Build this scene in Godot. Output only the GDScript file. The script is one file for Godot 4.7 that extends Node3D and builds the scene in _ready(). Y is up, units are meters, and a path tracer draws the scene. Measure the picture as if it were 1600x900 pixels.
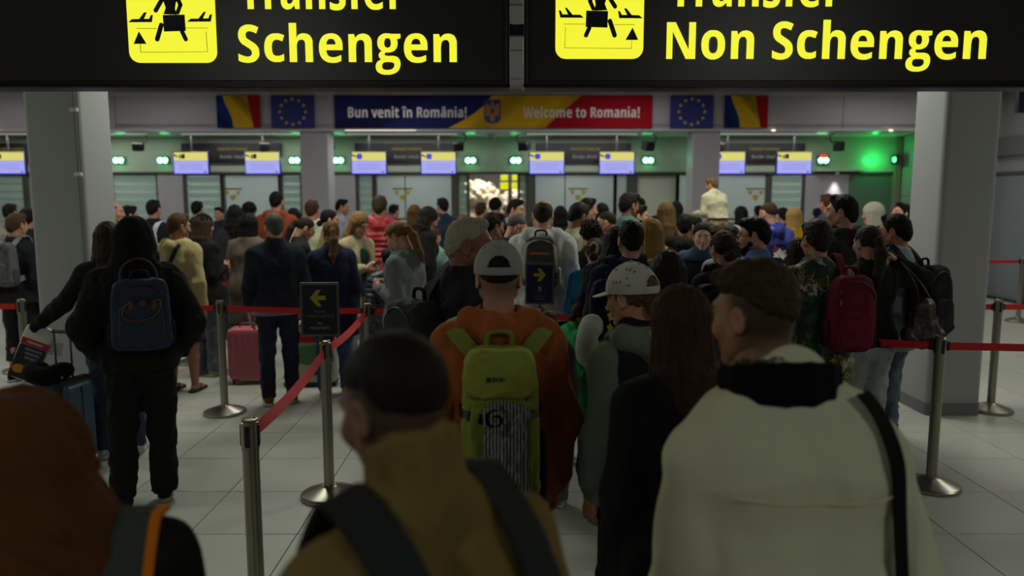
extends Node3D

const PANEL := 3.55      # strength of one ceiling panel
const OFFICE := 1.9
const PASSAGE := 20.0
const SCREEN := 0.85
const SLOT := 0.75
const SIGNAL := 0.012
const SIGN := 0.06

var people := {}

func _ready() -> void:
	# camera, sky and exposure
	var cam := Camera3D.new()
	cam.name = "camera"
	cam.fov = 42.74
	cam.near = 0.05
	cam.far = 100.0
	cam.transform = Transform3D(Basis(Vector3.RIGHT, deg_to_rad(-6.7)), Vector3(0, 1.82, 0))
	var ca := CameraAttributesPhysical.new()
	ca.frustum_focal_length = 30.67
	ca.exposure_aperture = 1.95
	ca.frustum_focus_distance = 3.6
	ca.exposure_multiplier = 1.0
	cam.attributes = ca
	add_child(cam)
	var we := WorldEnvironment.new()
	we.name = "environment"
	var e := Environment.new()
	e.background_mode = Environment.BG_COLOR
	e.background_color = Color(0, 0, 0)
	e.tonemap_mode = Environment.TONE_MAPPER_LINEAR
	e.tonemap_exposure = 1.0
	e.sdfgi_enabled = true
	e.ssao_enabled = true
	e.ssil_enabled = true
	we.environment = e
	add_child(we)
	make_textures()
	# ceiling panels: the hall is lit most over its far half
	var cool := Color(1.0, 0.97, 0.96)
	var warm := Color(0.97, 1.0, 0.92)
	var k := 0
	for z in [-13.2, -10.0, -7.2]:
		for x in [-9.6, -6.6, -2.2, 2.2, 6.6]:
			light_panel(x, z, PANEL * [0.14, 0.6, 1.0][k] * (1.6 if absf(x) < 3.0 else 0.8), cool if z < -9.0 else warm, "ceiling panel light, %s row from the booths, %s" % [["first", "second", "third"][k], {-9.6: "far beyond the left pillar", -6.6: "left aisle", -2.2: "left of the middle", 2.2: "right of the middle", 6.6: "right aisle"}[x]])
		k += 1
	for q in [[-6.6, -3.6, 1.65, "ceiling panel light over the left aisle, level with the hanging signs"], [6.6, -3.6, 1.35, "ceiling panel light over the right aisle, level with the hanging signs"], [8.0, -12.4, 0.5, "ceiling panel light near the grey side door"], [-3.0, 1.6, 1.05, "ceiling panel light behind the viewer, left"], [3.0, 1.6, 1.05, "ceiling panel light behind the viewer, right"]]:
		light_panel(q[0], q[1], PANEL * q[2], warm, q[3])
	# the place
	make_shell()
	make_booths()
	make_booth_fittings()
	make_banners()
	make_signs()
	make_barriers()
	# people and what they carry
	var flo := NoiseTexture2D.new()
	var fn := FastNoiseLite.new()
	fn.seed = 21
	fn.noise_type = FastNoiseLite.TYPE_CELLULAR
	fn.cellular_return_type = FastNoiseLite.RETURN_CELL_VALUE
	fn.frequency = 0.035
	fn.domain_warp_enabled = true
	fn.domain_warp_amplitude = 30.0
	fn.domain_warp_frequency = 0.02
	flo.width = 256
	flo.height = 256
	flo.seamless = true
	flo.noise = fn
	var gr := Gradient.new()
	gr.interpolation_mode = Gradient.GRADIENT_INTERPOLATE_CONSTANT
	gr.offsets = PackedFloat32Array([0.0, 0.3, 0.5, 0.6, 0.64, 0.7, 0.8])
	gr.colors = PackedColorArray([Color(0.1, 0.12, 0.1), Color(0.14, 0.28, 0.2), Color(0.1, 0.1, 0.09), Color(0.62, 0.56, 0.22), Color(0.12, 0.18, 0.13), Color(0.78, 0.68, 0.66), Color(0.4, 0.48, 0.32)])
	flo.color_ramp = gr
	var floral := StandardMaterial3D.new()
	floral.albedo_texture = flo
	floral.uv1_triplanar = true
	floral.uv1_scale = Vector3(0.75, 0.55, 0.75)
	floral.roughness = 0.9
	looks["floral"] = floral
	var list := crowd()
	for s in list:
		if s.get("id", "") == "floral":
			s.tops[0].col = floral
	var child := {"x": 2.255, "z": -8.12, "h": 1.06, "y": 1.02, "label": "small child in cream sweater carried high on someone's shoulders", "sex": "m", "yaw": 25, "lod": 1, "hy": 20.0, "lean": 14.0, "w": 1.15, "hair": "short", "hcol": Color(0.42, 0.3, 0.16), "skin": Color(0.8, 0.58, 0.48), "arms": ["carry", "carry"], "feet": [Vector3(-0.22, 0.42, -0.22), Vector3(0.22, 0.42, -0.22)], "tops": [{"name": "sweater", "col": Color(0.78, 0.75, 0.64), "t": 0.035, "hem": 1.02, "st": 0.03}], "legs": {"col": Color(0.55, 0.48, 0.38), "t": 0.03, "end": 0.36}, "shoes": [Color(0.3, 0.3, 0.3), Color(0.7, 0.7, 0.7)], "id": "carried"}
	var green := {"x": 0.44, "z": -5.0, "h": 1.12, "label": "small child in ruffled green top beside the orange hoodie", "sex": "f", "yaw": -40, "lod": 1, "hp": 16.0, "w": 1.2, "hair": "lowbun", "hcol": Color(0.24, 0.16, 0.1), "skin": Color(0.72, 0.5, 0.4), "arms": ["phone", "phone"], "feet": [Vector3(-0.1, 0, 0.05), Vector3(0.13, 0, -0.3)], "tops": [{"name": "dress", "col": Color(0.22, 0.6, 0.36), "t": 0.05, "hem": 0.55, "st": 0.045, "folds": 0.035, "flare": 0.05}], "legs": {"col": Color(0.2, 0.55, 0.32), "end": 0.2, "t": 0.03}, "shoes": [Color(0.72, 0.72, 0.75), Color(0.8, 0.8, 0.8)], "id": "green"}
	var jeans := {"x": 0.21, "z": -4.25, "h": 1.18, "label": "child in grey jeans almost wholly hidden by the orange hoodie", "sex": "f", "yaw": 0, "lod": 1, "w": 1.15, "hair": "pony", "hcol": Color(0.26, 0.17, 0.11), "skin": Color(0.72, 0.5, 0.4), "tops": [{"name": "jacket", "col": Color(0.3, 0.3, 0.34), "t": 0.025, "hem": 0.84}], "legs": {"col": Color(0.36, 0.39, 0.45), "t": 0.035}, "shoes": [Color(0.62, 0.52, 0.52), Color(0.75, 0.72, 0.7)], "id": "jeans"}
	list.append_array([child, green, jeans])
	need_basics()
	for s in list:
		need(s)
	run_jobs()
	for s in list:
		person(s)
		if s.has("id"):
			people[s.id] = s
	belongings()


func height_at(d: Dictionary, x: float, y: float, r := 0.02) -> float:  # how far out the back of a garment lies
	var best := -9.0
	for p in d.v:
		if absf(p.x - x) < r and absf(p.y - y) < r:
			best = maxf(best, p.z)
	return best


func garment(s: Dictionary, n: int) -> Dictionary:
	return shapes["top" + pose_key(s) + str(shape_of(s.tops[n]))]


func back_strap(s: Dictionary, pts: Array, w: float, th: float, m: Material, parent: Node, called := "strap", gap := 0.004) -> void:  # a strap lying on the back, through (x, y)
	var g := garment(s, s.tops.size() - 1)
	var p3 := []
	for q in pts:
		p3.append(Vector3(q[0], q[1], height_at(g, q[0], q[1], 0.022) + th + gap))
	var path := smooth_path(p3, 6)
	var ns := PackedVector3Array()
	for p in path:
		ns.append(Vector3(p.x * 0.6, maxf(0.0, p.y - 1.38) * 6.0, 0.25).normalized())
	part(called, ribbon(path, ns, w, th), m, parent)


func over_strap(s: Dictionary, x: float, w: float, th: float, m: Material, parent: Node, called: String, gap: float) -> void:  # a strap over the shoulder and down the back
	var g := garment(s, s.tops.size() - 1)
	var p3 := []
	for z in [-0.05, -0.01, 0.03]:
		var best := -9.0
		for p in g.v:
			if absf(p.x - x) < 0.025 and absf(p.z - z) < 0.02:
				best = maxf(best, p.y)
		if best > 0.0:
			p3.append(Vector3(x, best + gap, z))
	for y in [1.38, 1.32, 1.22, 1.1]:
		var h := height_at(g, x, y, 0.025)
		if h > -1.0:
			p3.append(Vector3(x, y, h + gap))
	var path := smooth_path(p3, 6)
	var ns := PackedVector3Array()
	for p in path:
		ns.append(Vector3(0.1, maxf(0.0, p.y - 1.34) * 8.0, 0.25).normalized())
	part(called, ribbon(path, ns, w, th), m, parent)


func phone(s: Dictionary, label: String, c := Color(0.03, 0.03, 0.035)) -> void:
	var j: Dictionary = s.j
	var mid: Vector3 = j.wr[0].lerp(j.wr[1], 0.5) if s.get("grip", 0) == 3 else j.wr[1]
	var o := thing("phone", label, "phone", s.node.transform * Transform3D(Basis(Vector3.RIGHT, -0.7), mid + Vector3(0, 0.02, -0.085)), "phones held in the queue")
	part("body", plate(rounded(0.075, 0.15, 0.012), 0.009), plain(c, 0.3), o)
	part("display", plate(rounded(0.069, 0.142, 0.01), 0.001), plain(Color(0.08, 0.1, 0.14), 0.12), o, at(Vector3(0, 0, 0.005)))


func field_part(called: String, prims: Array, cell: float, m: Material, parent: Node, where := Transform3D()) -> MeshInstance3D:
	return part(called, run_shape(prims, cell), m, parent, where)


func belongings() -> void:
	# ---- green backpack with the rolled striped cloth
	var s: Dictionary = people.orange
	var lime := Color(0.5, 0.53, 0.22)
	var o := backpack(s, {"label": "lime green backpack on the orange hoodie", "col": lime, "w": 0.27, "bh": 0.56, "d": 0.17, "y": 0.85, "t": 0.02, "dz": 0.012, "pocket": 0.01, "e": 0.36, "taper": 0.06, "strap": Color(0.44, 0.48, 0.2), "trim": Color(0.05, 0.05, 0.05), "sx": 0.15, "sw": 0.06, "group": ""})
	part("lid", crumpled(pillow(0.24, 0.17, 0.08, 0.45, 0.08, 26, 36), 0.007, 12.0, 2), cloth(Color(0.52, 0.55, 0.23), "pack"), o, at(Vector3(0, 0.475, 0.155)))
	part("lower_panel", crumpled(pillow(0.22, 0.36, 0.05, 0.4, 0.03, 26, 36), 0.006, 12.0, 3), cloth(Color(0.46, 0.49, 0.2), "pack"), o, at(Vector3(0, 0.22, 0.165)))
	for sg in [-1.0, 1.0]:
		part("compression_strap", ribbon(smooth_path([Vector3(sg * 0.135, 0.33, 0.03), Vector3(sg * 0.138, 0.335, 0.12), Vector3(sg * 0.08, 0.33, 0.185), Vector3(sg * 0.02, 0.33, 0.2)], 4), strap_normals(smooth_path([Vector3(sg * 0.4, 1.2, 0.1), Vector3(sg * 0.4, 1.2, 0.3), Vector3(sg * 0.2, 1.2, 0.6), Vector3(sg * 0.05, 1.2, 0.6)], 4)), 0.034, 0.004), cloth(Color(0.06, 0.065, 0.1), "pack"), o)
		part("buckle", block(Vector3(0.035, 0.03, 0.012), 0.003), plain(Color(0.05, 0.05, 0.06), 0.4), o, at(Vector3(sg * 0.115, 0.335, 0.155), Vector3(0, sg * 0.9, 0)))
		part("mesh_pocket", pillow(0.06, 0.26, 0.13, 0.5), cloth(Color(0.045, 0.045, 0.045), "pack"), o, at(Vector3(sg * 0.135, 0.13, 0.07)))
	part("hip_belt", ribbon(smooth_path([Vector3(-0.2, 0.05, -0.09), Vector3(-0.15, 0.03, 0.04), Vector3(-0.06, 0.03, 0.19), Vector3(0.06, 0.03, 0.19), Vector3(0.15, 0.03, 0.04), Vector3(0.2, 0.05, -0.09)], 4), strap_normals(smooth_path([Vector3(-0.6, 1.2, 0), Vector3(-0.5, 1.2, 0.4), Vector3(-0.1, 1.2, 0.6), Vector3(0.1, 1.2, 0.6), Vector3(0.5, 1.2, 0.4), Vector3(0.6, 1.2, 0)], 4)), 0.045, 0.006), cloth(Color(0.04, 0.04, 0.04), "pack"), o)
	for q in [0, 1]:
		var lid := []
		for k in 13:
			var a := PI * k / 12.0
			lid.append(Vector3(cos(a) * (0.118 - 0.02 * q), 0.415 + sin(a) * (0.125 - 0.045 * q), 0.155 + 0.022 * sin(a) + 0.01 * q))
		part("seam", tube(smooth_path(lid, 2), 0.003, 6), cloth(Color(0.3, 0.36, 0.1), "pack"), o)
	part("brand_mark", plate(poly([-0.008, -0.008, 0.008, -0.008, 0.008, 0.008, -0.008, 0.008]), 0.002), plain(Color(0.1, 0.12, 0.04), 0.6), o, at(Vector3(-0.04, 0.462, 0.196)))
	lettering("BURTON", -0.028, 0.05, 0.456, 0.1958, plain(Color(0.1, 0.12, 0.04), 0.6), o, 0.002, true)
	var stripes := print_texture(128, 16, func(u: float, _v: float) -> Color:
		var q := fposmod(u * 8.0, 1.0)
		return Color(0.66, 0.66, 0.66) if q < 0.22 else Color(0.23, 0.23, 0.24))
	stripes.texture_repeat = true
	stripes.uv1_triplanar = true
	stripes.uv1_scale = Vector3(11, 11, 11)
	stripes.roughness = 0.95
	var r := thing("rolled_cloth", "grey striped cloth rolled and strapped to the green backpack", "cloth", o.transform * at(Vector3(0.012, 0.0, 0.205)))
	field_part("hanging_panel", [["b", Vector3(-0.05, 0.03, 0.0), Vector3(-0.035, 0.3, 0.005), 0.032, 0.032, 0.03], ["b", Vector3(0.045, 0.03, 0.0), Vector3(0.035, 0.3, 0.005), 0.036, 0.034, 0.03], ["b", Vector3(0.0, 0.06, 0.0), Vector3(0.0, 0.3, 0.0), 0.026, 0.032, 0.02], ["n", 0.012, Vector3(24, 9, 24), 3]], 0.007, stripes, r)
	for lay in 4:   # the roll, wound round itself, its end turned to us
		var sp := []
		for k in 15:
			var a := lay * TAU * 0.5 + k * 0.32
			var rr := 0.045 - 0.0038 * (lay * 3.0 + k * 0.2)
			sp.append(Vector3(cos(a + 1.2) * rr - 0.03, 0.345 + sin(a + 1.2) * rr * 0.95, 0.03 - 0.003 * lay))
		var path := smooth_path(sp, 2)
		var ns := PackedVector3Array()
		for p in path:
			ns.append(Vector3(p.x + 0.03, p.y - 0.345, 0.0).normalized())
		part("coil", ribbon(path, ns, 0.075, 0.009), stripes, r)
	field_part("rolled_end", [["b", Vector3(-0.01, 0.36, 0.0), Vector3(0.06, 0.345, 0.0), 0.034, 0.03, 0.02], ["b", Vector3(0.0, 0.33, 0.01), Vector3(0.045, 0.29, 0.01), 0.03, 0.035, 0.02], ["n", 0.008, Vector3(30, 12, 30), 4]], 0.007, stripes, r)
	cap_hat(s, "plain light grey cap, its strap and opening turned to the viewer", Color(0.58, 0.58, 0.58), false, false)
	cap_hat(people.vest, "white cap with small dark motifs, its visor to the left", Color(0.7, 0.69, 0.67), false, true)
	# ---- other backpacks
	var h := backpack(people.hooded, {"label": "dark navy backpack with a brown cord on the hooded person", "col": Color(0.19, 0.23, 0.3), "w": 0.31, "bh": 0.41, "d": 0.14, "y": 1.0, "dx": 0.02, "t": 0.035, "pocket": 0.62, "e": 0.3, "taper": 0.08, "strap": Color(0.1, 0.12, 0.17), "trim": Color(0.09, 0.11, 0.15)})
	var tan := plain(Color(0.33, 0.2, 0.09), 0.6)
	part("leather_patch", lathe([Vector2(0.0, 0.003), Vector2(0.02, 0.003), Vector2(0.021, 0.0)].slice(0) if false else [Vector2(0.021, -0.002), Vector2(0.02, 0.003), Vector2(0.0, 0.003)], 16), tan, h, Transform3D(Basis(Vector3.RIGHT, PI / 2), Vector3(0.01, 0.275, 0.166)))
	for x in [-0.05, 0.07]:
		part("leather_tab", block(Vector3(0.024, 0.055, 0.004), 0.001), tan, h, at(Vector3(x, 0.265, 0.159)))
	part("cord", tube(smooth_path([Vector3(-0.05, 0.29, 0.163), Vector3(-0.085, 0.25, 0.163), Vector3(-0.09, 0.2, 0.164), Vector3(-0.03, 0.175, 0.165), Vector3(0.05, 0.19, 0.165), Vector3(0.095, 0.235, 0.163), Vector3(0.1, 0.285, 0.16), Vector3(0.075, 0.292, 0.161)]), 0.0038, 6), plain(Color(0.42, 0.29, 0.14), 0.7), h)
	part("cord_loop", tube(smooth_path([Vector3(-0.1, 0.41, 0.1), Vector3(-0.085, 0.48, 0.08), Vector3(-0.02, 0.525, 0.06), Vector3(0.05, 0.51, 0.06), Vector3(0.09, 0.45, 0.08), Vector3(0.09, 0.41, 0.1)]), 0.005, 6), plain(Color(0.26, 0.17, 0.09), 0.7), h)
	backpack(people.near, {"label": "charcoal backpack on the olive brown turtleneck", "col": Color(0.1, 0.1, 0.105), "w": 0.36, "bh": 0.52, "d": 0.19, "y": 0.8, "t": 0.028, "strap": Color(0.16, 0.17, 0.18), "sx": 0.125, "sw": 0.075, "taper": 0.02})
	backpack(people.grey, {"label": "slate grey backpack on the grey haired man's navy jacket", "col": Color(0.2, 0.2, 0.21), "w": 0.3, "bh": 0.42, "d": 0.18, "y": 0.98, "t": 0.04, "strap": Color(0.05, 0.05, 0.06), "only": -1.0, "dx": -0.04})
	backpack(people.leftpack, {"label": "light grey backpack at the left edge beside the pillar", "col": Color(0.36, 0.36, 0.37), "w": 0.33, "bh": 0.44, "d": 0.14, "y": 1.02, "t": 0.03, "e": 0.28, "strap": Color(0.5, 0.5, 0.5)})
	var wj := backpack(people.whitejacket, {"label": "grey backpack with white piping and an orange stripe on the white jacket", "col": Color(0.3, 0.3, 0.31), "w": 0.27, "bh": 0.4, "d": 0.14, "y": 1.06, "t": 0.04, "pcol": Color(0.33, 0.33, 0.34), "trim": Color(0.7, 0.68, 0.62), "strap": Color(0.24, 0.24, 0.25)})
	part("stripe", block(Vector3(0.15, 0.018, 0.012), 0.004), plain(Color(0.75, 0.42, 0.1), 0.6), wj, at(Vector3(0, 0.27, 0.14)))
	part("piping", tube(smooth_path([Vector3(-0.115, 0.06, 0.12), Vector3(-0.115, 0.25, 0.125), Vector3(-0.09, 0.34, 0.12), Vector3(0.0, 0.365, 0.115), Vector3(0.09, 0.34, 0.12), Vector3(0.115, 0.25, 0.125), Vector3(0.115, 0.06, 0.12)]), 0.014, 8), plain(Color(0.75, 0.73, 0.68), 0.7), wj)
	var nv := backpack(people.navytee, {"label": "navy backpack with a cream crest on the navy tee", "col": Color(0.1, 0.1, 0.19), "w": 0.33, "bh": 0.46, "d": 0.15, "y": 0.94, "t": 0.022, "strap": Color(0.12, 0.12, 0.22), "dx": -0.12, "roll": 0.06, "pocket": 0.7})
	for q in [[0.0, 0.02, 0.05, 0.07], [-0.012, -0.05, 0.04, 0.05], [0.018, 0.085, 0.04, 0.045], [-0.02, 0.07, 0.03, 0.04], [0.03, -0.02, 0.025, 0.06]]:
		var sp := PackedVector2Array()
		for k in 9:
			var a := TAU * k / 9.0
			sp.append(Vector2(cos(a) * q[2] * 0.55, sin(a) * q[3] * 0.55) * (1.0 if k % 2 == 0 else 0.62))
		part("crest_piece", plate(sp, 0.003), plain(Color(0.72, 0.68, 0.42), 0.7), nv, at(Vector3(-0.045 + q[0], 0.22 + q[1], 0.172)))
	var fl := backpack(people.floral, {"label": "maroon backpack hanging from the floral shirt's right shoulder", "col": Color(0.38, 0.09, 0.16), "w": 0.27, "bh": 0.46, "d": 0.17, "y": 0.97, "t": 0.035, "strap": Color(0.36, 0.05, 0.11), "trim": Color(0.2, 0.04, 0.07), "dx": 0.09, "only": 1.0, "roll": -0.05, "e": 0.5})
	part("zip_pull", tube(PackedVector3Array([Vector3(-0.09, 0.36, 0.15), Vector3(-0.1, 0.28, 0.16)]), 0.003, 5), plain(Color(0.5, 0.5, 0.5), 0.4, 0.6), fl)
	var pd := backpack(people.paledenim, {"label": "black backpack with a red side stripe by the right pillar", "col": Color(0.05, 0.05, 0.055), "w": 0.32, "bh": 0.5, "d": 0.2, "y": 0.9, "t": 0.03, "strap": Color(0.04, 0.04, 0.04), "pcol": Color(0.09, 0.09, 0.11)})
	part("stripe", ribbon(smooth_path([Vector3(-0.15, 0.4, 0.1), Vector3(-0.125, 0.38, 0.17), Vector3(-0.13, 0.25, 0.18), Vector3(-0.13, 0.15, 0.17)], 4), strap_normals(smooth_path([Vector3(-0.3, 1.2, 0.5), Vector3(-0.3, 1.2, 0.6), Vector3(-0.3, 1.2, 0.6), Vector3(-0.3, 1.2, 0.6)], 4)), 0.014, 0.006), plain(Color(0.6, 0.08, 0.05), 0.5), pd)
	var bj := backpack(people.bluejacket, {"label": "navy backpack with white flower shapes on the bright blue jacket", "col": Color(0.1, 0.12, 0.35), "w": 0.3, "bh": 0.42, "d": 0.15, "y": 0.92, "t": 0.04, "strap": Color(0.06, 0.07, 0.12)})
	var rng := RandomNumberGenerator.new()
	rng.seed = 6
	for k in 13:
		var petals := PackedVector2Array()
		for q in 16:
			var a := TAU * q / 16.0
			petals.append(Vector2(cos(a), sin(a)) * (0.03 + 0.012 * cos(a * 4.0)) * rng.randf_range(0.9, 1.1))
		part("flower_patch", plate(petals, 0.003), plain(Color(0.8, 0.78, 0.74) if k % 3 else Color(0.5, 0.1, 0.14), 0.7), bj, at(Vector3(rng.randf_range(-0.1, 0.1), rng.randf_range(0.05, 0.38), 0.182), Vector3(0, 0, rng.randf() * 3.0)))
	backpack(people.bun, {"label": "small black backpack on the woman with the low bun", "col": Color(0.07, 0.07, 0.065), "w": 0.34, "bh": 0.38, "d": 0.16, "y": 1.03, "t": 0.025, "dx": -0.13})
	backpack(people.longhair, {"label": "black shoulder bag under the very long brown hair", "col": Color(0.045, 0.04, 0.05), "w": 0.28, "bh": 0.36, "d": 0.14, "y": 0.78, "t": 0.03, "only": 1.0, "cloth": "shell", "dx": 0.02})
	# white straps of smaller bags
	var ws: Dictionary = people.whitestraps
	var b2 := backpack(ws, {"label": "white backpack on the dark shirt left of the beige hoodie", "col": Color(0.8, 0.78, 0.84), "w": 0.24, "bh": 0.36, "d": 0.1, "y": 1.02, "t": 0.02, "strap": Color(0.85, 0.83, 0.88)})
	b2.scale *= 1.0
	var db := backpack(people.denimblonde, {"label": "cream backpack on the blonde woman's denim jacket", "col": Color(0.6, 0.6, 0.6), "w": 0.3, "bh": 0.4, "d": 0.13, "y": 1.0, "t": 0.03, "strap": Color(0.72, 0.68, 0.5)})
	db.set_meta("group", "")
	# slings
	var be: Dictionary = people.beige
	var sl := thing("sling_bag", "dark strap bag worn across the beige hoodie", "bag", be.node.transform)
	back_strap(be, [[0.12, 1.47], [0.085, 1.4], [0.0, 1.25], [-0.1, 1.08], [-0.15, 0.98]], 0.04, 0.008, cloth(Color(0.13, 0.15, 0.18), "pack"), sl)
	part("pouch", pillow(0.2, 0.16, 0.08, 0.4), cloth(Color(0.09, 0.1, 0.12), "pack"), sl, at(Vector3(-0.2, 0.93, 0.08)))
	var sh: Dictionary = people.shirt
	var sb := thing("shoulder_bag", "black strap bag over the pale shirt's right shoulder", "bag", sh.node.transform)
	back_strap(sh, [[0.128, 1.475], [0.15, 1.43], [0.172, 1.34], [0.186, 1.22], [0.19, 1.08], [0.195, 0.92], [0.2, 0.84]], 0.042, 0.004, cloth(Color(0.035, 0.033, 0.035), "pack"), sb)
	part("pouch", pillow(0.26, 0.2, 0.09, 0.4), cloth(Color(0.04, 0.04, 0.042), "pack"), sb, at(Vector3(0.26, 0.72, 0.12)))
	# the pale shirt: black stand collar, printed neckerchief, yoke seam
	var ju: Transform3D = sh.j.up
	var snk: Vector3 = sh.get("nk", Vector3.ZERO) * 0.6
	var ring := []
	for k in 14:
		var a := TAU * k / 14.0
		var a2 := TAU * (k + 1) / 14.0
		for y in [1.434, 1.452, 1.47, 1.488, 1.506]:
			ring.append(["b", ju * (snk * 0.6 + Vector3(cos(a) * 0.126, y + 0.015 * sin(a), 0.02 + sin(a) * 0.108)), ju * (snk * 0.6 + Vector3(cos(a2) * 0.126, y + 0.015 * sin(a2), 0.02 + sin(a2) * 0.108)), 0.013, 0.013, 0.01])
	field_part("collar", ring, 0.006, cloth(Color(0.035, 0.033, 0.045)), sh.node)
	var ker := []
	for k in 14:
		var a := TAU * k / 14.0
		var a2 := TAU * (k + 1) / 14.0
		ker.append(["b", ju * (snk + Vector3(cos(a) * 0.078, 1.515 + 0.012 * sin(a), 0.012 + sin(a) * 0.076)), ju * (snk + Vector3(cos(a2) * 0.078, 1.515 + 0.012 * sin(a2), 0.012 + sin(a2) * 0.076)), 0.012, 0.012, 0.01])
	field_part("neckerchief", ker + [["n", 0.006, Vector3(40, 40, 40), 4]], 0.006, looks["floral"], sh.node)
	var g := garment(sh, 0)
	var seam := []
	for k in 15:
		var x := lerpf(-0.17, 0.17, k / 14.0)
		var y := 1.27 - 0.012 * cos(x * 9.0)
		seam.append(Vector3(x, y, height_at(g, x, y, 0.016) + 0.0005))
	part("yoke_seam", tube(smooth_path(seam, 4), 0.0022, 6), cloth(Color(0.8, 0.78, 0.66)), sh.node)
	# ---- headscarf
	var sc: Dictionary = people.scarf
	var hj: Transform3D = sc.j.head
	var hu: Transform3D = sc.j.up
	var scarf := [["e", hj * Vector3(0, 0.028, 0.016), Vector3(0.1, 0.112, 0.122), hj.basis, 0.03]]
	for sg in [-1.0, 1.0]:
		scarf.append(["b", hj * Vector3(sg * 0.01, 0.0, 0.03), hu * Vector3(sg * 0.05, 1.46, 0.05), 0.094, 0.1, 0.1])
		scarf.append(["b", hu * Vector3(sg * 0.05, 1.46, 0.05), hu * Vector3(sg * 0.1, 1.3, 0.07), 0.1, 0.125, 0.1])
		scarf.append(["b", hu * Vector3(sg * 0.05, 1.46, -0.04), hu * Vector3(sg * 0.08, 1.3, -0.07), 0.11, 0.11, 0.06])
	scarf.append(["b", hj * Vector3(0.04, -0.04, 0.03), hu * Vector3(0.19, 1.34, 0.05), 0.07, 0.07, 0.1])
	scarf.append_array([["x", hj * Vector3(0, -0.02, -0.13), Vector3(0.068, 0.105, 0.085), hj.basis, 0.012], ["f", 0.02, Vector3(9, 1.6, 9), 51, 0.9], ["f", 0.008, Vector3(16, 3, 16), 52, 0.7], ["p", hu * Vector3(0, 1.29, 0.0), Vector3(0.35, -1, 0).normalized()]])
	field_part("headscarf", scarf, 0.009, cloth(Color(0.35, 0.21, 0.11)), sc.node)
	var sp2 := thing("shoulder_strap", "grey bag strap with an orange edge beside the brown headscarf", "bag", sc.node.transform)
	over_strap(sc, 0.235, 0.085, 0.01, cloth(Color(0.24, 0.26, 0.25), "pack"), sp2, "strap", 0.01)
	over_strap(sc, 0.285, 0.02, 0.013, cloth(Color(0.8, 0.43, 0.08), "pack"), sp2, "edging", 0.012)
	part("pouch", pillow(0.3, 0.24, 0.1, 0.4), cloth(Color(0.1, 0.11, 0.11), "pack"), sp2, at(Vector3(0.1, 0.84, 0.24)))
	# ---- printed pouch held out on the left
	var po: Dictionary = people.pouch
	var hand: Vector3 = po.node.transform * ((po.j.wr as Array)[0] as Vector3)
	var pc := thing("printed_pouch", "white and navy printed pouch with a red stripe dangling from the hand", "pouch", at(hand + Vector3(-0.1, -0.36, 0.03), Vector3(0, 0.2, -0.42)))
	part("body", pillow(0.19, 0.4, 0.05, 0.3, -0.06), plain(Color(0.8, 0.79, 0.76), 0.4), pc, at(Vector3(0, 0.2, 0)))
	part("navy_print", plate(rounded(0.175, 0.24, 0.01), 0.004), plain(Color(0.05, 0.05, 0.13), 0.35), pc, at(Vector3(0, 0.13, 0.0245)))
	part("red_stripe", block(Vector3(0.178, 0.045, 0.004)), plain(Color(0.66, 0.07, 0.06), 0.35), pc, at(Vector3(0, 0.275, 0.0245)))
	part("text_line", block(Vector3(0.1, 0.014, 0.002)), plain(Color(0.7, 0.66, 0.64), 0.4), pc, at(Vector3(0, 0.275, 0.0275)))
	for k in 3:
		part("text_line", block(Vector3(0.11 - 0.015 * k, 0.016, 0.002)), plain(Color(0.42, 0.42, 0.52), 0.4), pc, at(Vector3(0.01, 0.225 - 0.03 * k, 0.0275)))
	for q in [[-0.04, 0.075, Color(0.75, 0.5, 0.04)], [0.045, 0.055, Color(0.65, 0.16, 0.06)]]:
		part("fruit_print", plate(stroke(Vector2(-0.008, 0), Vector2(0.008, 0.004), 0.03), 0.002), plain(q[2], 0.4), pc, at(Vector3(q[0], q[1], 0.0275)))
	part("flap", plate(poly([0.0, 0.0, 0.09, 0.02, 0.11, -0.07, 0.02, -0.09]), 0.004), plain(Color(0.75, 0.74, 0.72), 0.4), pc, at(Vector3(0.07, 0.32, 0.01)))
	# ---- luggage
	suitcase("suitcase", Vector3(-2.66, 0, -7.3), 0.12, 0.36, 0.52, 0.24, Color(0.72, 0.36, 0.42), "pink ribbed suitcase on the floor beside the long grey brown coat")
	var bs := suitcase("suitcase", Vector3(-3.08, 0, -4.85), -0.15, 0.4, 0.58, 0.26, Color(0.2, 0.3, 0.38), "blue suitcase with a black neck pillow on it, beside the left pillar")
	part("luggage_strap", block(Vector3(0.06, 0.6, 0.275), 0.01), plain(Color(0.05, 0.05, 0.06), 0.7), bs, at(Vector3(0.13, 0.345, 0)))
	var np := thing("neck_pillow", "black neck pillow resting on the blue suitcase", "pillow", at(Vector3(-3.08, 0.645, -4.8), Vector3(0, -0.15, 0)))
	var horse := []
	for k in 8:
		var a := PI * 0.85 + PI * 1.3 * k / 8.0
		var a2 := PI * 0.85 + PI * 1.3 * (k + 1) / 8.0
		horse.append(["b", Vector3(cos(a) * 0.105, 0.05 + 0.012 * cos(a * 2.0), -sin(a) * 0.085), Vector3(cos(a2) * 0.105, 0.05 + 0.012 * cos(a2 * 2.0), -sin(a2) * 0.085), 0.05, 0.05, 0.03])
	field_part("cushion", horse, 0.012, cloth(Color(0.04, 0.035, 0.035)), np)
	part("tag", block(Vector3(0.035, 0.014, 0.004)), plain(Color(0.7, 0.62, 0.15), 0.5), np, at(Vector3(0.13, 0.03, 0.06)))
	var bag := thing("shopping_bag", "big white, red and green shopping bag behind the passport sign", "bag", at(Vector3(-2.0, 0, -7.2), Vector3(0, 0.1, 0)))
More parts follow.
